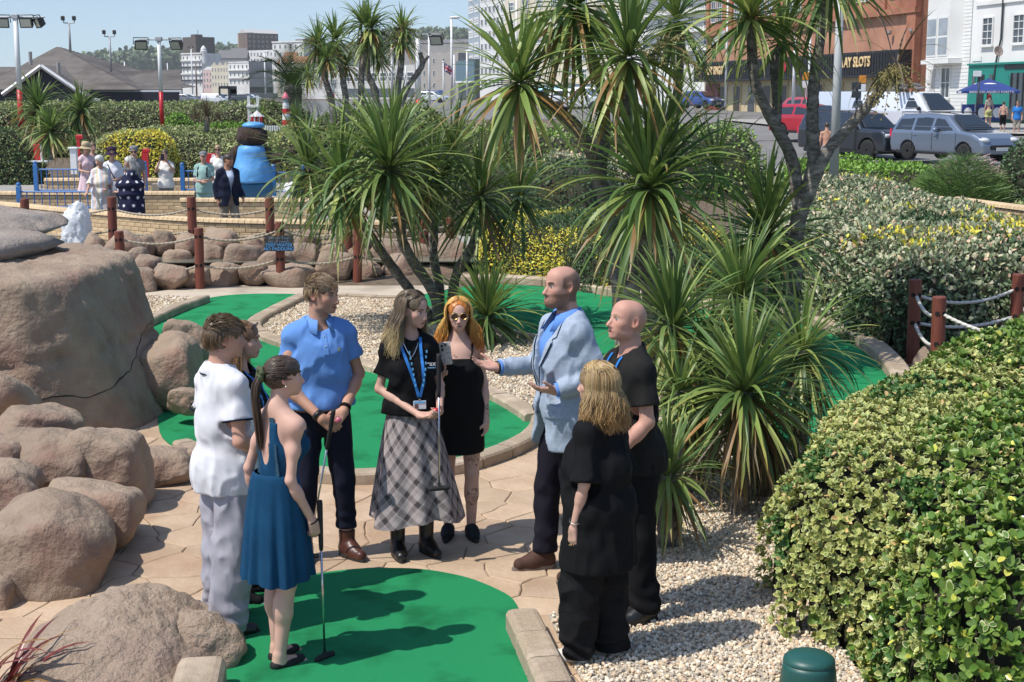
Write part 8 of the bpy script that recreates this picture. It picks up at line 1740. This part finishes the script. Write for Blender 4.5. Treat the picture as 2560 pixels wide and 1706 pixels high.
x0, x1 = xx(2334), xx(2398); bay = MB(); bay.prism([(x0 - .1, 0), (x0 + .25, -.8), (x1 - .25, -.8), (x1 + .1, 0)], zz(148), 16); bay.build('bay', m_white, b.t)
for z0_, z1_ in ((142, 43), (-5, -80)):
 for xa, xb in ((x0 + .32, (x0 + x1) / 2 - .12), ((x0 + x1) / 2 + .12, x1 - .32)):
  o = MB(); o.box(((xa + xb) / 2, -.82, (zz(z0_) + zz(z1_)) / 2), (xb - xa, .03, zz(z1_) - zz(z0_))); w_ = o.build('window', m_frame, b.t); o = MB(); hh = zz(z1_) - zz(z0_)
  for k in (0, 1): o.box(((xa + xb) / 2, -.845, zz(z0_) + hh * (.26 + .48 * k)), (xb - xa - .16, .02, hh * .42))
  o.build('pane', mat('curtained_glass', (.34, .37, .40), .12, (.22, .25, .28), .8), w_)
b.box('bay_sill', x0 - .15, x1 + .15, zz(160), zz(149), -.95, -.04, m_white)
b.win([xx(2364)], [(zz(168) + zz(246)) / 2], 1.3, zz(168) - zz(246), m_frame, split=(2, 2), near=True, sill=m_white); b.box('quoin', 0, .35, 0, 16, -.06, -.036, m_white); b.box('doorway', xx(2322), xx(2336), 0, zz(172), -.05, -.036, mat('pale_door', (.45, .44, .40), .6))
A = dep(2418, 306, 87.9); B_ = dep(2760, 306, 75); d = 86; zb2 = A.z; b = Bld('pub', 'white painted pub with a teal ground floor at the right edge', A, B_, 16, 10, m_white, zb2, 'pub'); zz = lambda v: zat(v, 86) - zb2; xx = lambda u: b.L * (u - 2418) / 342. * (1.08 - .08 * (u - 2418) / 342.)
b.box('teal_front', 0, b.L, -.2, zz(163), -.10, -.01, m_teal); b.box('teal_cornice', 0, b.L, zz(163), zz(158), -.22, -.01, m_teal)
b.win([xx(2462), xx(2542), xx(2640)], [(zz(42) + zz(115)) / 2], 1.15, zz(44) - zz(116), m_frame, split=(2, 4), near=True, sill=m_white); b.box('moulding', xx(2428), b.L, zz(12), zz(2), -.12, -.01, m_white)
b.box('pub_sign', xx(2514), xx(2660), zz(175), zz(165), -.16, -.105, m_fascia); bb = MB(); x_ = xx(2555)
bb.prism([(x_ - .8, 0), (x_ + 3, 0), (x_ + 3, .05), (x_ - .8, .05)], .2, zz(185)); bb.v = [(p[0], p[1] - .17, p[2]) for p in bb.v]; bb.build('door', m_pane, b.t)
for k in range(6): b.box('door_bar', x_ - .8 + k * .6, x_ - .72 + k * .6, .2, zz(185), -.24, -.175, m_dkframe)
for u in (2434, 2480): b.box('slit_window', xx(u - 4), xx(u + 4), zz(215), zz(187), -.14, -.105, m_pane)
b.box('dark_doorway', xx(2444), xx(2462), .0, zz(187), -.13, -.105, m_fascia)
b.box('plaque', xx(2424), xx(2448), zz(152), zz(140), -.05, -.012, m_white); b.box('bench', xx(2475), b.L, .25, .85, -.6, -.15, mat('dark_stone', (.05, .06, .06), .7))
q = MB(); q.tube([(xx(2500), -.12, 16), (xx(2500), -.12, zz(100)), (xx(2490), -.12, zz(160)), (xx(2488), -.16, zz(215))], .06, 8); q.build('drainpipe', m_iron, b.t)
def dish(label, u, v, m):
 c = dep(u, v, (91.2 if u < 2420 else 83.8) - .9); t = thing('satellite_dish', label, 'satellite dish', tuple(c)); q = MB(); T = Matrix.Rotation(pi / 2 - .25, 4, 'X') @ Matrix.Rotation(.3, 4, 'Y'); q.lathe([(.001, -.09), (.15, -.07), (.28, -.01), (.30, .02), (.26, .0), (.14, -.05), (.001, -.07)], n=18, T=T); q.build('dish', m, t, smooth=True); q = MB(); q.tube([(0, -.05, -.28), (0, -.35, 0)], .015, 5); q.tube([(.0, .05, 0), (.25, .45, -.1)], .03, 5); q.build('arm', m_iron, t)
dish('grey satellite dish between the bay window and the pub', 2396, 121, m_greyst); dish('brownish satellite dish beside the pub drainpipe', 2496, 128, mat('rusty_dish', (.30, .24, .21), .6))
m_para = mat('royal_blue_canvas', (.02, .045, .20), .8, (.018, .04, .17), 2); d = 70; c = dep(2465, 308, d); t = thing('parasol', 'royal blue pub parasol with white crest and lettering', 'parasol', tuple(c)); zz = lambda v: zat(v, d) - c.z; R_ = (2535 - 2404) / 2 / FPX * d * 1.42
q = MB(); q.cyl((0, 0, 0), (0, 0, zz(196)), .04, n=8); q.build('pole', m_iron, t); q = MB(); q.lathe([(R_, zz(228)), (R_ * .5, zz(211)), (.02, zz(197))], n=4, capb=False, capt=False, T=Matrix.Rotation(pi / 4 - .18, 4, 'Z')); q.build('canopy', m_para, t)
q = MB(); q.lathe([(R_ * 1.0, zz(234)), (R_ * 1.005, zz(228))], n=4, capb=False, capt=False, T=Matrix.Rotation(pi / 4 - .18, 4, 'Z')); vl = q.build('valance', m_para, t)
Tr = Matrix.Rotation(-.18, 4, 'Z'); rr = R_ * .7071; lettering('BIRRIFICIO ANGELO PORETTI', .155, m_white, t, Tr @ Matrix.Translation((0, -rr - .02, zz(231.2))) @ RX, .004); lettering('BIRRIFICIO ANGELO', .14, m_white, t, Tr @ Matrix.Rotation(-pi / 2, 4, 'Z') @ Matrix.Translation((0, -rr - .02, zz(231.2))) @ RX, .004)
for k, ro in ((0, 0), (1, -pi / 2)):
 q = MB(); q.lathe([(.36, 0), (.36, .012)], n=18, T=Tr @ Matrix.Rotation(ro, 4, 'Z') @ Matrix.Translation((0, -rr * .55, zz(213.8))) @ Matrix.Rotation(.52, 4, 'X') @ Matrix.Diagonal((1, .55, 1, 1))); q.build('crest', m_white, t)
d = 69.5; c = dep(2403, 304, d); t = thing('barrier', 'blue canvas pub barrier with white crests under the parasol', 'barrier', tuple(c)); xx = lambda u: dep(u, 280, d).x - c.x; hz = zat(260, d) - c.z
for i, (u0, u1) in enumerate(((2404, 2436), (2438, 2472), (2474, 2510))):
 q = MB(); q.box(((xx(u0) + xx(u1)) / 2, 0, hz / 2), (xx(u1) - xx(u0), .03, hz - .05)); q.build('panel', m_para, t); q = MB(); x_ = (xx(u0) + xx(u1)) / 2; q.ball((x_, -.02, hz * .5), (.20, .012, .25), 12, 6); q.build('crest', m_white, t)
q = MB(); [q.cyl((xx(u), 0, -.1), (xx(u), 0, hz + .03), .03, n=6) for u in (2403, 2437, 2473, 2511)]; q.build('frame', m_galv, t)
t = pole('black street pole with small signs, in front of the dark car', 2136, 205, 398, 47, .045, m_iron, None, 'sign post', 'sign_post'); p_ = V3(t.location);
for v0, v1, m in ((205, 225, m_iron), (228, 246, m_iron)): q = MB(); x_ = dep(2140, v0, 47).x; q.bbox((x_, 46.93, (zat(v0, 47) + zat(v1, 47)) / 2), (.30, .05, (zat(v0, 47) - zat(v1, 47)) * .9), .01); q.build('sign_plate', m, t, world=True)
t = pole('black pole with a small white top plate before the pub parasol', 2442, 185, 300, 64, .045, m_iron, None, 'sign post', 'sign_post'); q = MB(); x_ = dep(2442, 185, 64).x; q.bbox((x_, 63.92, zat(185, 64)), (.35, .04, .25), .01); q.build('sign_plate', m_whitepaint, t, world=True)
for lab, u, vt, vb, vs in (('orange-topped bus stop flag on a white pole, left of PLAY SLOTS', 2014, 182, 262, 192), ('orange-topped parking sign on a pole before the arcade', 2155, 190, 262, 200)):
 t = pole(lab, u, vt, vb, 72, .045, m_whitepaint, None, 'sign post', 'sign_post'); q = MB(); x_ = dep(u, vs, 72).x; q.bbox((x_, 71.9, zat(vs, 72)), (.34, .04, .42), .01); q.build('sign_plate', mat('orange_sign', (.65, .25, .02), .5), t, world=True); q = MB(); q.bbox((x_, 71.9, zat(vs + 18, 72)), (.34, .04, .4), .01); q.build('notice', m_whitepaint, t, world=True)
def flag(label, u, vt, vb, d, fu, v0, v1, cols, kind):
 t = pole(label, u, vt, vb, d, .05, m_whitepaint, 'ball', 'flag pole', 'flag_pole'); a = dep(u, v0, d); L = abs(fu - u) / FPX * d * 1.25; hh = zat(v0, d) - zat(v1, d); V, F, C = [], [], []; n, m_ = 30, 22; sg = 1 if fu > u else -1
 for i in range(n + 1):
  for j in range(m_ + 1):
   s, r = i / n, j / m_; V.append((a.x + sg * L * .72 * s, d + .15 * sin(s * 9 + r * 2) * s, a.z - hh * .62 * r - hh * .38 * s ** 1.3)); C.append(kind(s, 1 - r))
 for i in range(n):
  for j in range(m_): k = i * (m_ + 1) + j; F.append((k, k + m_ + 1, k + m_ + 2, k + 1))
 add('flag', npmesh('flag', np.array(V), np.array(F), mat('flag_cloth', (1, 1, 1), .8, attr=True, trans=.3), True, col=np.array(C)), t, world=True); return t
def union(s, r):
 x, y = s * 2 - 1, r * 2 - 1; red, wht, blu = (.50, .02, .035), (.72, .72, .72), (.02, .04, .22)
 if abs(x) < .10 or abs(y) < .20: return red
 if abs(x) < .17 or abs(y) < .34: return wht
 dd = abs(abs(x) - abs(y)); return red if dd < .07 else wht if dd < .2 else blu
def wales(s, r):
 red, wht, grn = (.50, .02, .035), (.72, .72, .72), (.015, .28, .10); x, y = (s - .5) * 2, (r - .5) * 2
 if (x / .62) ** 2 + ((y - .10 * sin(x * 9)) / .50) ** 2 < 1 and not (abs(x + .1) < .08 and y < -.2): return red
 return wht if r > .5 else grn
flag('white flagpole flying a red, white and blue crossed flag', 1109, 155, 272, 92, 1133, 157, 192, None, union)
flag('tall white flagpole with a drooping white and green flag with a red emblem', 1813, -20, 272, 62, 1778, 75, 150, None, wales)
for lab, u, vt, vb, d, tp in (('slim white street lamp left of the crossed flag', 1074, 90, 262, 120, 'lamp'), ('tall white street lamp right of the crossed flag', 1130, 45, 262, 105, 'lamp'), ('plain white pole just right of the tall street lamp', 1136, 138, 250, 130, None), ('white pole before the glass building', 1168, 128, 250, 130, 'lamp'), ('tall white pole before the cream deco block', 1291, -20, 252, 90, None), ('white pole between the far cordyline trunks', 981, 115, 235, 110, 'ball'), ('thin white pole left of the far modern building', 1015, 165, 240, 150, None),
 ('white lamp column on the far promenade by the terrace end wall', 664, 130, 236, 180, 'lamp'), ('white pole in front of the orange tiled roof', 704, 145, 236, 180, None), ('white pole right of the orange tiled roof', 734, 152, 236, 175, None), ('twin far lamp before the white hotel', 482, 123, 236, 210, 'T'), ('thin far mast beside the white hotel', 492, 155, 240, 190, None), ('white pole left of the thick street lamp column', 1982, 85, 268, 66, 'ball'), ('shorter white pole right of the red arcade logo', 2020, 72, 262, 80, 'ball'), ('small pole above the pavilion roof', 313, 155, 200, 200, None), ('little pole above the orange far roof', 420, 158, 200, 230, None)):
 pole(lab, u, vt, vb, d, .07 if d < 100 else .11, m_whitepaint if 'thin far mast' not in lab else mat('brown_pole', (.18, .14, .11), .7), tp, 'pole')
d = 130; c = dep(545, 250, d); t = thing('shelter', 'black open-frame sign gantry on the far promenade', 'gantry', tuple(c)); q = MB(); xx = lambda u: dep(u, 230, d).x; z_ = lambda v: zat(v, d)
q.box(((xx(548) + xx(592)) / 2, d, z_(219)), (xx(592) - xx(548), .2, .25)); q.box((xx(573), d, (z_(219) + z_(256)) / 2), (.2, .2, z_(219) - z_(256))); q.box((xx(549), d, (z_(219) + z_(240)) / 2), (.15, .2, z_(219) - z_(240))); [q.box(((xx(574) + xx(592)) / 2, d, z_(v)), (xx(592) - xx(574), .1, .35)) for v in (224, 229, 234)]; q.build('frame', m_iron, t, world=True)
m_shingle = mat('weathered_shingle', (.175, .155, .14), .92, (.225, .20, .18), 1.4, bump=.5, bs=8, col3=(.13, .115, .105), ns3=.5); m_navyboard = mat('dark_navy_boarding', (.012, .012, .022), .6); m_barge = mat('white_bargeboard', (.68, .68, .68), .6)
d = 85; X = lambda u, dd=d: dep(u, 230, dd).x; Zv = lambda v, dd=d: zat(v, dd); c = dep(150, 250, d); t = thing('pavilion', 'dark boarded pavilion with a grey pyramid roof at the left', 'building', (c.x, d, Zv(262)))
def course_roof(name, quads, n=14):
 """roof planes laid in courses: each course overlaps the next"""
 for Q in quads:
  a, b_, c_, e = [V3(q) for q in Q]; m_ = MB()      # a-b eaves, e-c ridge
  nn = (b_ - a).cross(e - a).normalized()
  if nn.z < 0: nn = -nn
  for i in range(n):
   t0, t1 = i / n, (i + 1) / n + .02; up0, up1 = .055, .015; p = [a.lerp(e, t0) + nn * up0, b_.lerp(c_, t0) + nn * up0, b_.lerp(c_, min(1, t1)) + nn * up1, a.lerp(e, min(1, t1)) + nn * up1]; q = [a.lerp(e, t0), b_.lerp(c_, t0)]
   m_.add(p + q, [(0, 1, 2, 3), (4, 5, 1, 0)])
  m_.build('roof', m_shingle, t, world=True)
ap = V3((X(150, 90), 90, Zv(115, 88))); e0 = Zv(226)
course_roof('roof', [((X(-60), d, e0), (X(345), d, e0), ap, ap), ((X(345), d, e0), (X(330), 102, e0 + .3), ap, ap), ((X(-60), 102, e0), (X(-60), d, e0), ap, ap)], 36)
course_roof('roof', [((X(220), d + .6, e0 + .02), (X(450), d + .6, e0 + .02), (X(453, 92), 92, Zv(180, 92) + .1), (X(275, 92), 92, Zv(180, 92) + .1))], 18); course_roof('roof', [((X(-400), d + .6, e0 + .02), (X(20), d + .6, e0 + .02), (X(20), 92, Zv(168, 92)), (X(-400), 92, Zv(168, 92)))], 18)
q = MB(); q.prism([(X(-400), 85.2), (X(446), 85.2), (X(447, 95), 95), (X(-400), 95)], Zv(262) - .5, e0 - .1); q.build('wall', m_navyboard, t, world=True); q = MB(); q.box(((X(216) + X(450)) / 2, d + .45, e0 - .10), (X(450) - X(216), .12, .22)); q.box(((X(-400) + X(45)) / 2, d + .45, e0 - .10), (X(45) - X(-400), .12, .22)); q.build('fascia', m_barge, t, world=True)
q = MB(); ga, gb, gt = V3((X(50), d - 1.4, e0 - .15)), V3((X(215), d - 1.4, e0 - .25)), V3((X(130), d - 1.4, Zv(173, d - 1.4))); q.add([ga, gb, gt, V3((ga.x, d + .3, ga.z)), V3((gb.x, d + .3, gb.z)), V3((ga.x, d - 1.4, Zv(262))), V3((gb.x, d - 1.4, Zv(262))), V3((gb.x, d + .3, Zv(262))), V3((ga.x, d + .3, Zv(262)))], [(0, 2, 1), (0, 1, 6, 5), (1, 4, 7, 6), (0, 5, 8, 3)]); q.build('gable_front', m_navyboard, t, world=True)
q = MB(); q.add([ga + V3((-.4, -.3, -.12)), gt + V3((0, -.3, .22)), V3((gt.x, d + 4, gt.z + .22)), V3((ga.x - .4, d + .8, ga.z - .12)), gb + V3((.4, -.3, -.12)), V3((gb.x + .4, d + .8, gb.z - .12))], [(0, 1, 2, 3), (4, 5, 2, 1)]); q.build('gable_roof', m_shingle, t, world=True)
q = MB()
for a, e in ((ga + V3((-.45, 0, 0)), gt), (gb + V3((.45, 0, 0)), gt)): q.tube([a + V3((0, -.34, -.10)), e + V3((0, -.34, .16))], .12, 4)
q.build('bargeboard', m_barge, t, world=True)
for u, v in ((146, 172), (76, 145)): q = MB(); p_ = dep(u, v, 84.5); q.cyl(p_ + V3((0, 0, -.4)), p_ + V3((0, 0, .35)), .11, n=8); q.build('vent_pipe', m_greyst, t, world=True)
q = MB(); q.bbox((X(240), d - .1, Zv(253)), (.5, .05, .3), .01); q.build('notice', m_whitepaint, t, world=True)
m_tyre = mat('tyre', (.012, .012, .012), .85); m_alloy = mat('alloy', (.48, .48, .50), .3, metal=.8); m_blackalloy = mat('black_alloy', (.02, .02, .022), .3); m_lightc = mat('headlight_glass', (.55, .57, .60), .1, coat=.6); m_carglass = mat('car_glass', (.018, .022, .026), .04, spec=.9, coat=.5); m_trim = mat('black_trim', (.015, .015, .016), .6); m_plate = mat('number_plate', (.70, .70, .66), .5)
def paint(name, c, metal=.3): return mat('paint_' + name, c, .28, metal=metal, coat=1.0)
def poly_sdf(P, Y, Z):
 d = edgedist(Y, Z, P); return np.where(inpoly(Y, Z, P), -d, d)
CARS = {}
def car_meshes(kind):
 if kind in CARS: return CARS[kind]
 S = {'mpv': dict(W=.88, belt=.98, body=[(-2.22, .30), (-2.26, .62), (-2.20, .98), (-2.02, 1.45), (-1.80, 1.60), (-.6, 1.64), (.35, 1.58), (1.18, 1.06), (1.75, .98), (2.12, .82), (2.24, .60), (2.20, .28)], glass=[(-2.04, 1.02), (-1.86, 1.46), (-.6, 1.53), (.28, 1.48), (.98, 1.04), (.2, .98)], ws=[(.44, 1.57), (1.20, 1.09), (1.26, 1.09), (.50, 1.60)], wheels=(1.36, -1.32), r=.32),
   'suv': dict(W=.94, belt=1.10, body=[(-2.36, .36), (-2.40, .75), (-2.36, 1.12), (-2.26, 1.66), (-2.12, 1.74), (.25, 1.74), (.55, 1.68), (1.12, 1.16), (2.16, 1.10), (2.34, 1.00), (2.38, .55), (2.34, .32)], glass=[(-2.14, 1.16), (-2.06, 1.60), (.22, 1.62), (.50, 1.58), (.95, 1.16)], ws=[(.62, 1.66), (1.16, 1.18), (1.23, 1.19), (.68, 1.70)], wheels=(1.46, -1.40), r=.375),
   'van': dict(W=.94, belt=1.15, body=[(-2.38, .34), (-2.40, 1.0), (-2.36, 1.86), (-2.2, 1.95), (.8, 1.95), (1.05, 1.88), (1.78, 1.18), (2.22, 1.02), (2.42, .75), (2.42, .32)], glass=[(.55, 1.18), (.58, 1.72), (.92, 1.72), (1.48, 1.20)], ws=[(1.12, 1.86), (1.80, 1.22), (1.86, 1.22), (1.18, 1.90)], wheels=(1.62, -1.45), r=.33),
   'hatch': dict(W=.84, belt=.92, body=[(-1.92, .30), (-1.96, .65), (-1.90, .95), (-1.60, 1.38), (-1.35, 1.46), (-.2, 1.47), (.3, 1.38), (1.0, .98), (1.65, .86), (1.92, .70), (1.96, .45), (1.92, .28)], glass=[(-1.62, .98), (-1.38, 1.36), (-.3, 1.38), (.22, 1.30), (.78, .96)], ws=[(.38, 1.38), (1.02, 1.0), (1.08, 1.0), (.44, 1.41)], wheels=(1.20, -1.15), r=.30)}[kind]
 W, h = S['W'], .035; ys = [p[0] for p in S['body']]; zs = [p[1] for p in S['body']]
 F = Field((-W - .1, min(ys) - .1, .1), (W + .1, max(ys) + .1, max(zs) + .12), h); Y, Z = np.meshgrid(F.ax[1], F.ax[2], indexing='ij')
 X = F.ax[0][:, None, None]; wz = W - .42 * np.maximum(0, Z - S['belt']) ** 1.1 - .10 * np.maximum(0, .55 - Z) - .05 * np.maximum(0, np.abs(Y) - max(ys) + .6)
 smax = lambda a, b, k: np.maximum(a, b) + np.maximum(k - np.abs(a - b), 0) ** 2 / (4 * k)
 D2 = poly_sdf([(a, b) for a, b in S['body']], Y, Z); side = np.abs(X) - wz[None]; F.F = smax(np.broadcast_to(D2[None], F.F.shape), side, .09).astype(np.float32)
 for wy in S['wheels']:
  arch = np.hypot(Y - wy, Z - S['r']) - S['r'] * 1.18; arch = np.maximum(np.broadcast_to(arch[None], F.F.shape), (W - .26) - np.abs(X)); F.F = np.maximum(F.F, -arch)
 bodyVF = F.net(1)
 G_ = Field((-W - .1, min(ys), .8), (W + .1, max(ys), max(zs) + .1), .03); Y, Z = np.meshgrid(G_.ax[1], G_.ax[2], indexing='ij'); X = G_.ax[0][:, None, None]; wz = W - .42 * np.maximum(0, Z - S['belt']) ** 1.1
 D2 = poly_sdf(S['glass'], Y, Z) + .03; side = np.abs(np.abs(X) - wz[None] + .006) - .02; gl = np.maximum(np.broadcast_to(D2[None], G_.F.shape), side)
 for yb in ((-1.1, -.15) if kind in ('mpv', 'suv') else (-.5,) if kind == 'hatch' else ()): gl = np.maximum(gl, -(np.abs(Y - yb) - .045)[None])
 w2 = poly_sdf(S['ws'], Y, Z); gl = np.minimum(gl, np.maximum(np.broadcast_to(w2[None], G_.F.shape), np.abs(X) - (wz[None] - .13))); G_.F = gl.astype(np.float32); glassVF = G_.net(1)
 CARS[kind] = (S, bodyVF, glassVF); return CARS[kind]
WH = {}
def wheel(parent, c, side, r, alloy):
 if (r, alloy.name) not in WH:
  b = MB(); b.lathe([(r * .62, -.10), (r * .97, -.10), (r, -.07), (r, .07), (r * .97, .10), (r * .66, .10)], n=24); b2 = MB(); b2.lathe([(r * .66, .04), (r * .64, .09), (r * .60, .085), (r * .58, .03)], n=24, capb=True, capt=True)
  for k in range(7): a = 2 * pi * k / 7; b2.add([(cos(a - .1) * .04, sin(a - .1) * .04, .085), (cos(a + .1) * .04, sin(a + .1) * .04, .085), (cos(a + .13) * r * .62, sin(a + .13) * r * .62, .075), (cos(a - .13) * r * .62, sin(a - .13) * r * .62, .075)], [(0, 1, 2, 3)])
  b2.lathe([(.06, .08), (.05, .10), (.001, .10)], n=10, capb=False); WH[r, alloy.name] = (b.mesh('wheel', m_tyre, True), b2.mesh('rim', alloy))
 a, b = WH[r, alloy.name]; o = add('wheel', a, parent); o.matrix_basis = Matrix.Translation(c) @ Matrix.Rotation(pi / 2 * side, 4, 'Y'); add('rim', b, o)
def vehicle(label, kind, u, v, d, facing, pnt, cat='car', alloy=None, roofrails=False, group='vehicles parked along the street', name='parked_car', z=None):
 S, (V, F), (Vg, Fg) = car_meshes(kind); c = dep(u, v, d); t = thing(name, label, cat, (c.x, c.y, c.z if z is None else z), atan2(facing[1], facing[0]) - pi / 2, group); W = S['W']
 me = npmesh('body', V, F, pnt, True); add('body', me, t); add('window', npmesh('window', Vg, Fg, m_carglass, True), t)
 for wy in S['wheels']:
  for sd_ in (-1, 1): wheel(t, (sd_ * (W - .12), wy, S['r']), sd_, S['r'], alloy or m_alloy)
 fy = max(p[0] for p in S['body']); zb_ = S['belt']
 for q in (-1, 1):
  b = MB();
  if kind == 'suv': b.bbox((q * (W - .26), fy - .06, zb_ - .20), (.40, .14, .15), .03)
  else: b.ball((q * (W - .22), fy - .20, zb_ - .22), (.20, .24, .10), 12, 6)
  b.build('headlight', m_lightc, t, smooth=True); b = MB(); b.ball((q * (W + .09), S['glass'][-1][0] - .05, zb_ + .10), (.12, .07, .09), 10, 6); b.build('mirror', pnt if kind != 'van' else m_trim, t, smooth=True)
  b = MB(); b.box((q * (W - .12), -fy + .02 if kind != 'van' else -fy + .04, zb_ - .05), (.16, .10, .28)); b.build('tail_light', m_redl, t)
  for yb in ((-1.1, -.12, 1.0) if kind in ('mpv', 'suv') else (.5,)): b = MB(); b.box((q * (W - .005), yb, (.42 + zb_) / 2), (.02, .018, zb_ - .42)); b.build('door_gap', m_trim, t)
  for yb in ((-.95, .05) if kind in ('mpv', 'suv') else (.65,)): b = MB(); b.bbox((q * (W + .005), yb, zb_ - .10), (.04, .18, .035), .008); b.build('door_handle', pnt, t)
  if roofrails: b = MB(); b.tube([(q * (W - .30), -1.9, 1.66), (q * (W - .29), -1.7, 1.76 if kind == 'suv' else 1.67), (q * (W - .29), .1, 1.78 if kind == 'suv' else 1.67), (q * (W - .30), .4, 1.66)], .022, 6); b.build('roof_rail', m_trim, t)
 b = MB(); b.bbox((0, fy - .02, .68 if kind == 'suv' else .52), (W * 1.1, .10, .34 if kind == 'suv' else .16), .03); b.build('grille', m_trim, t); b = MB(); b.bbox((0, fy + .03, .46), (.52, .03, .11), .005); b.build('number_plate', m_plate, t)
 b = MB(); b.bbox((0, 0, .30), (W * 1.9, fy * 1.7, .14), .03); b.build('underside', m_trim, t); return t
FD = (.80, -.60)
vehicle('silver-blue people carrier with roof rails, rightmost parked car', 'mpv', 2380, 402, 50.0, (.46, -.89), paint('silver_blue', (.20, .245, .32), .55), roofrails=True)
vehicle('dark grey boxy off-roader parked behind the people carrier', 'suv', 2142, 396, 54.5, (.50, -.87), paint('graphite', (.035, .042, .055), .5), alloy=m_blackalloy, roofrails=True)
vehicle('white panel van with roof rack load, right of the two vans', 'van', 2268, 345, 61.5, (.55, -.83), paint('van_white', (.62, .65, .70), .1), 'van', name='parked_van'); vehicle('pale silver van left of the white van with a roof load', 'van', 2138, 340, 64.0, (.55, -.83), paint('van_silver', (.52, .57, .63), .2), 'van', name='parked_van')
vehicle('bright red hatchback half hidden by the forked palm', 'hatch', 2034, 346, 62.0, (.6, -.8), paint('red', (.42, .012, .03), .1)); vehicle('faded red small car behind the bright red hatchback', 'hatch', 2046, 318, 71.0, (.6, -.8), paint('faded_red', (.40, .06, .075), .1))
vehicle('blue hatchback seen through the palm leaves before PLAY BINGO', 'hatch', 1755, 272, 122, (.6, -.8), paint('blue', (.04, .09, .28), .3)); vehicle('white hatchback far left on the street behind the drooping palm', 'hatch', 1448, 280, 92, (.95, -.3), paint('white', (.66, .67, .68), .05)); vehicle('second white car on the street behind the drooping palm', 'hatch', 1492, 272, 98, (.95, -.3), paint('white', (.66, .67, .68), .05)); vehicle('turquoise car peeping left of the white hatchback', 'hatch', 1408, 274, 98, (.95, -.3), paint('turquoise', (.03, .22, .36), .2))
vehicle('white car on the road below the crossed flag', 'hatch', 1082, 258, 180, (.95, -.3), paint('white', (.66, .67, .68), .05))
for lab, k, u, v, d_, pn in (('white van parked on the far promenade behind the long hedge', 'van', 538, 262, 260, ('white', (.66, .67, .68), .05)), ('long dark car beside the white van behind the far hedge', 'suv', 612, 262, 230, ('graphite', (.035, .042, .055), .5)), ('grey car left of the white van behind the far hedge', 'hatch', 466, 258, 240, ('mid_grey', (.16, .17, .19), .3)), ('white car facing the camera beyond the gantry', 'hatch', 560, 252, 330, ('white', (.66, .67, .68), .05)), ('pale car right of the gantry on the far promenade', 'hatch', 588, 254, 330, ('silver', (.4, .41, .43), .4)), ('white car furthest right on the far promenade', 'hatch', 632, 253, 330, ('white', (.66, .67, .68), .05)), ('silver car between the far white cars', 'hatch', 608, 252, 330, ('silver', (.4, .41, .43), .4)), ('small blue car left of the gantry on the far promenade', 'hatch', 520, 254, 330, ('blue', (.04, .09, .28), .3))):
 vehicle(lab, k, u, v, d_, (.5, -.85) if 'facing' in lab else (.95, -.2), paint(*pn), 'van' if k == 'van' else 'car', name='parked_van' if k == 'van' else 'parked_car', group='vehicles on the far promenade')
b = MB();
for i in range(7): b.tube([dep(2225 + i * 9, 222, 61.0) + V3((0, -.6, .1 * (i % 3))), dep(2240 + i * 9, 219, 61.0) + V3((.5, .8, .1 * (i % 2)))], .05, 5)
o = b.build('roof_load', m_greyst); tag(o, 'bundle of pale pipes tied on the white van roof', 'roof load')
def street(label, u, vt, d, H, facing, sex, **kw): return visitor(label, u, vt, d, H, facing, sex, group='people on the street', **kw)
p = street('person with long bright red hair in a patterned yellow skirt by the pub', 2474, 236, 66, 1.64, (-.1, 1), 'f'); p.top('bikini_top', c_beige, hem=1.22, sleeve=0, h=.014); p.legs('patterned_skirt', cloth('yellow_print', (.55, .50, .22), (.30, .32, .15), ns=30), bottom=.66, h=.014, flare=.05); hc = p.hair_cap((.22, .02, .025), low=-.1); p.long_hair([(.25, .02, .025)], [(.25, .02, .025)], .34, 90, 1.2, base=hc)
p = street('person shirtless in black shorts walking by the pub', 2510, 255, 66, 1.40, (.3, -.9), 'm', bare_torso=True) if False else street('person in black shorts with a bare pale torso by the pub', 2510, 254, 66, 1.42, (.3, .9), 'm'); p.legs('shorts', m_black, bottom=.46, h=.014, flare=.02); p.hair_cap((.05, .035, .02))
p = street('person sitting on the pub bench in a bright blue top', 2545, 252, 67.5, 1.75, (-.3, -.95), 'm'); p.top('top', cloth('bright_blue_top', (.03, .18, .50)), hem=.88, sleeve=.6, h=.014); p.legs('shorts', c_beige, bottom=.5, h=.014); p.hair_cap((.1, .07, .05)); p.glasses(m=m_black)
p = street('person with a bare tanned back beside the grey street lamp column', 2068, 306, 45.8, 1.72, (.2, 1), 'm', skin=(.50, .27, .18)); p.legs('shorts', c_greyst if False else c_grey, bottom=.5, h=.014); p.hair_cap((.05, .035, .025))
hz = bpy.data.materials.new('sea_air'); hz.use_nodes = True; t_ = hz.node_tree; t_.nodes.clear(); o_ = t_.nodes.new('ShaderNodeOutputMaterial'); v_ = t_.nodes.new('ShaderNodeVolumePrincipled'); v_.inputs['Color'].default_value = (.98, .99, 1, 1); v_.inputs['Density'].default_value = .00013; v_.inputs['Anisotropy'].default_value = -.25; t_.links.new(v_.outputs[0], o_.inputs['Volume'])
b = MB(); b.box((0, 1700, 118), (5200, 3700, 244)); b.build('haze', hz, None, kind='stuff')
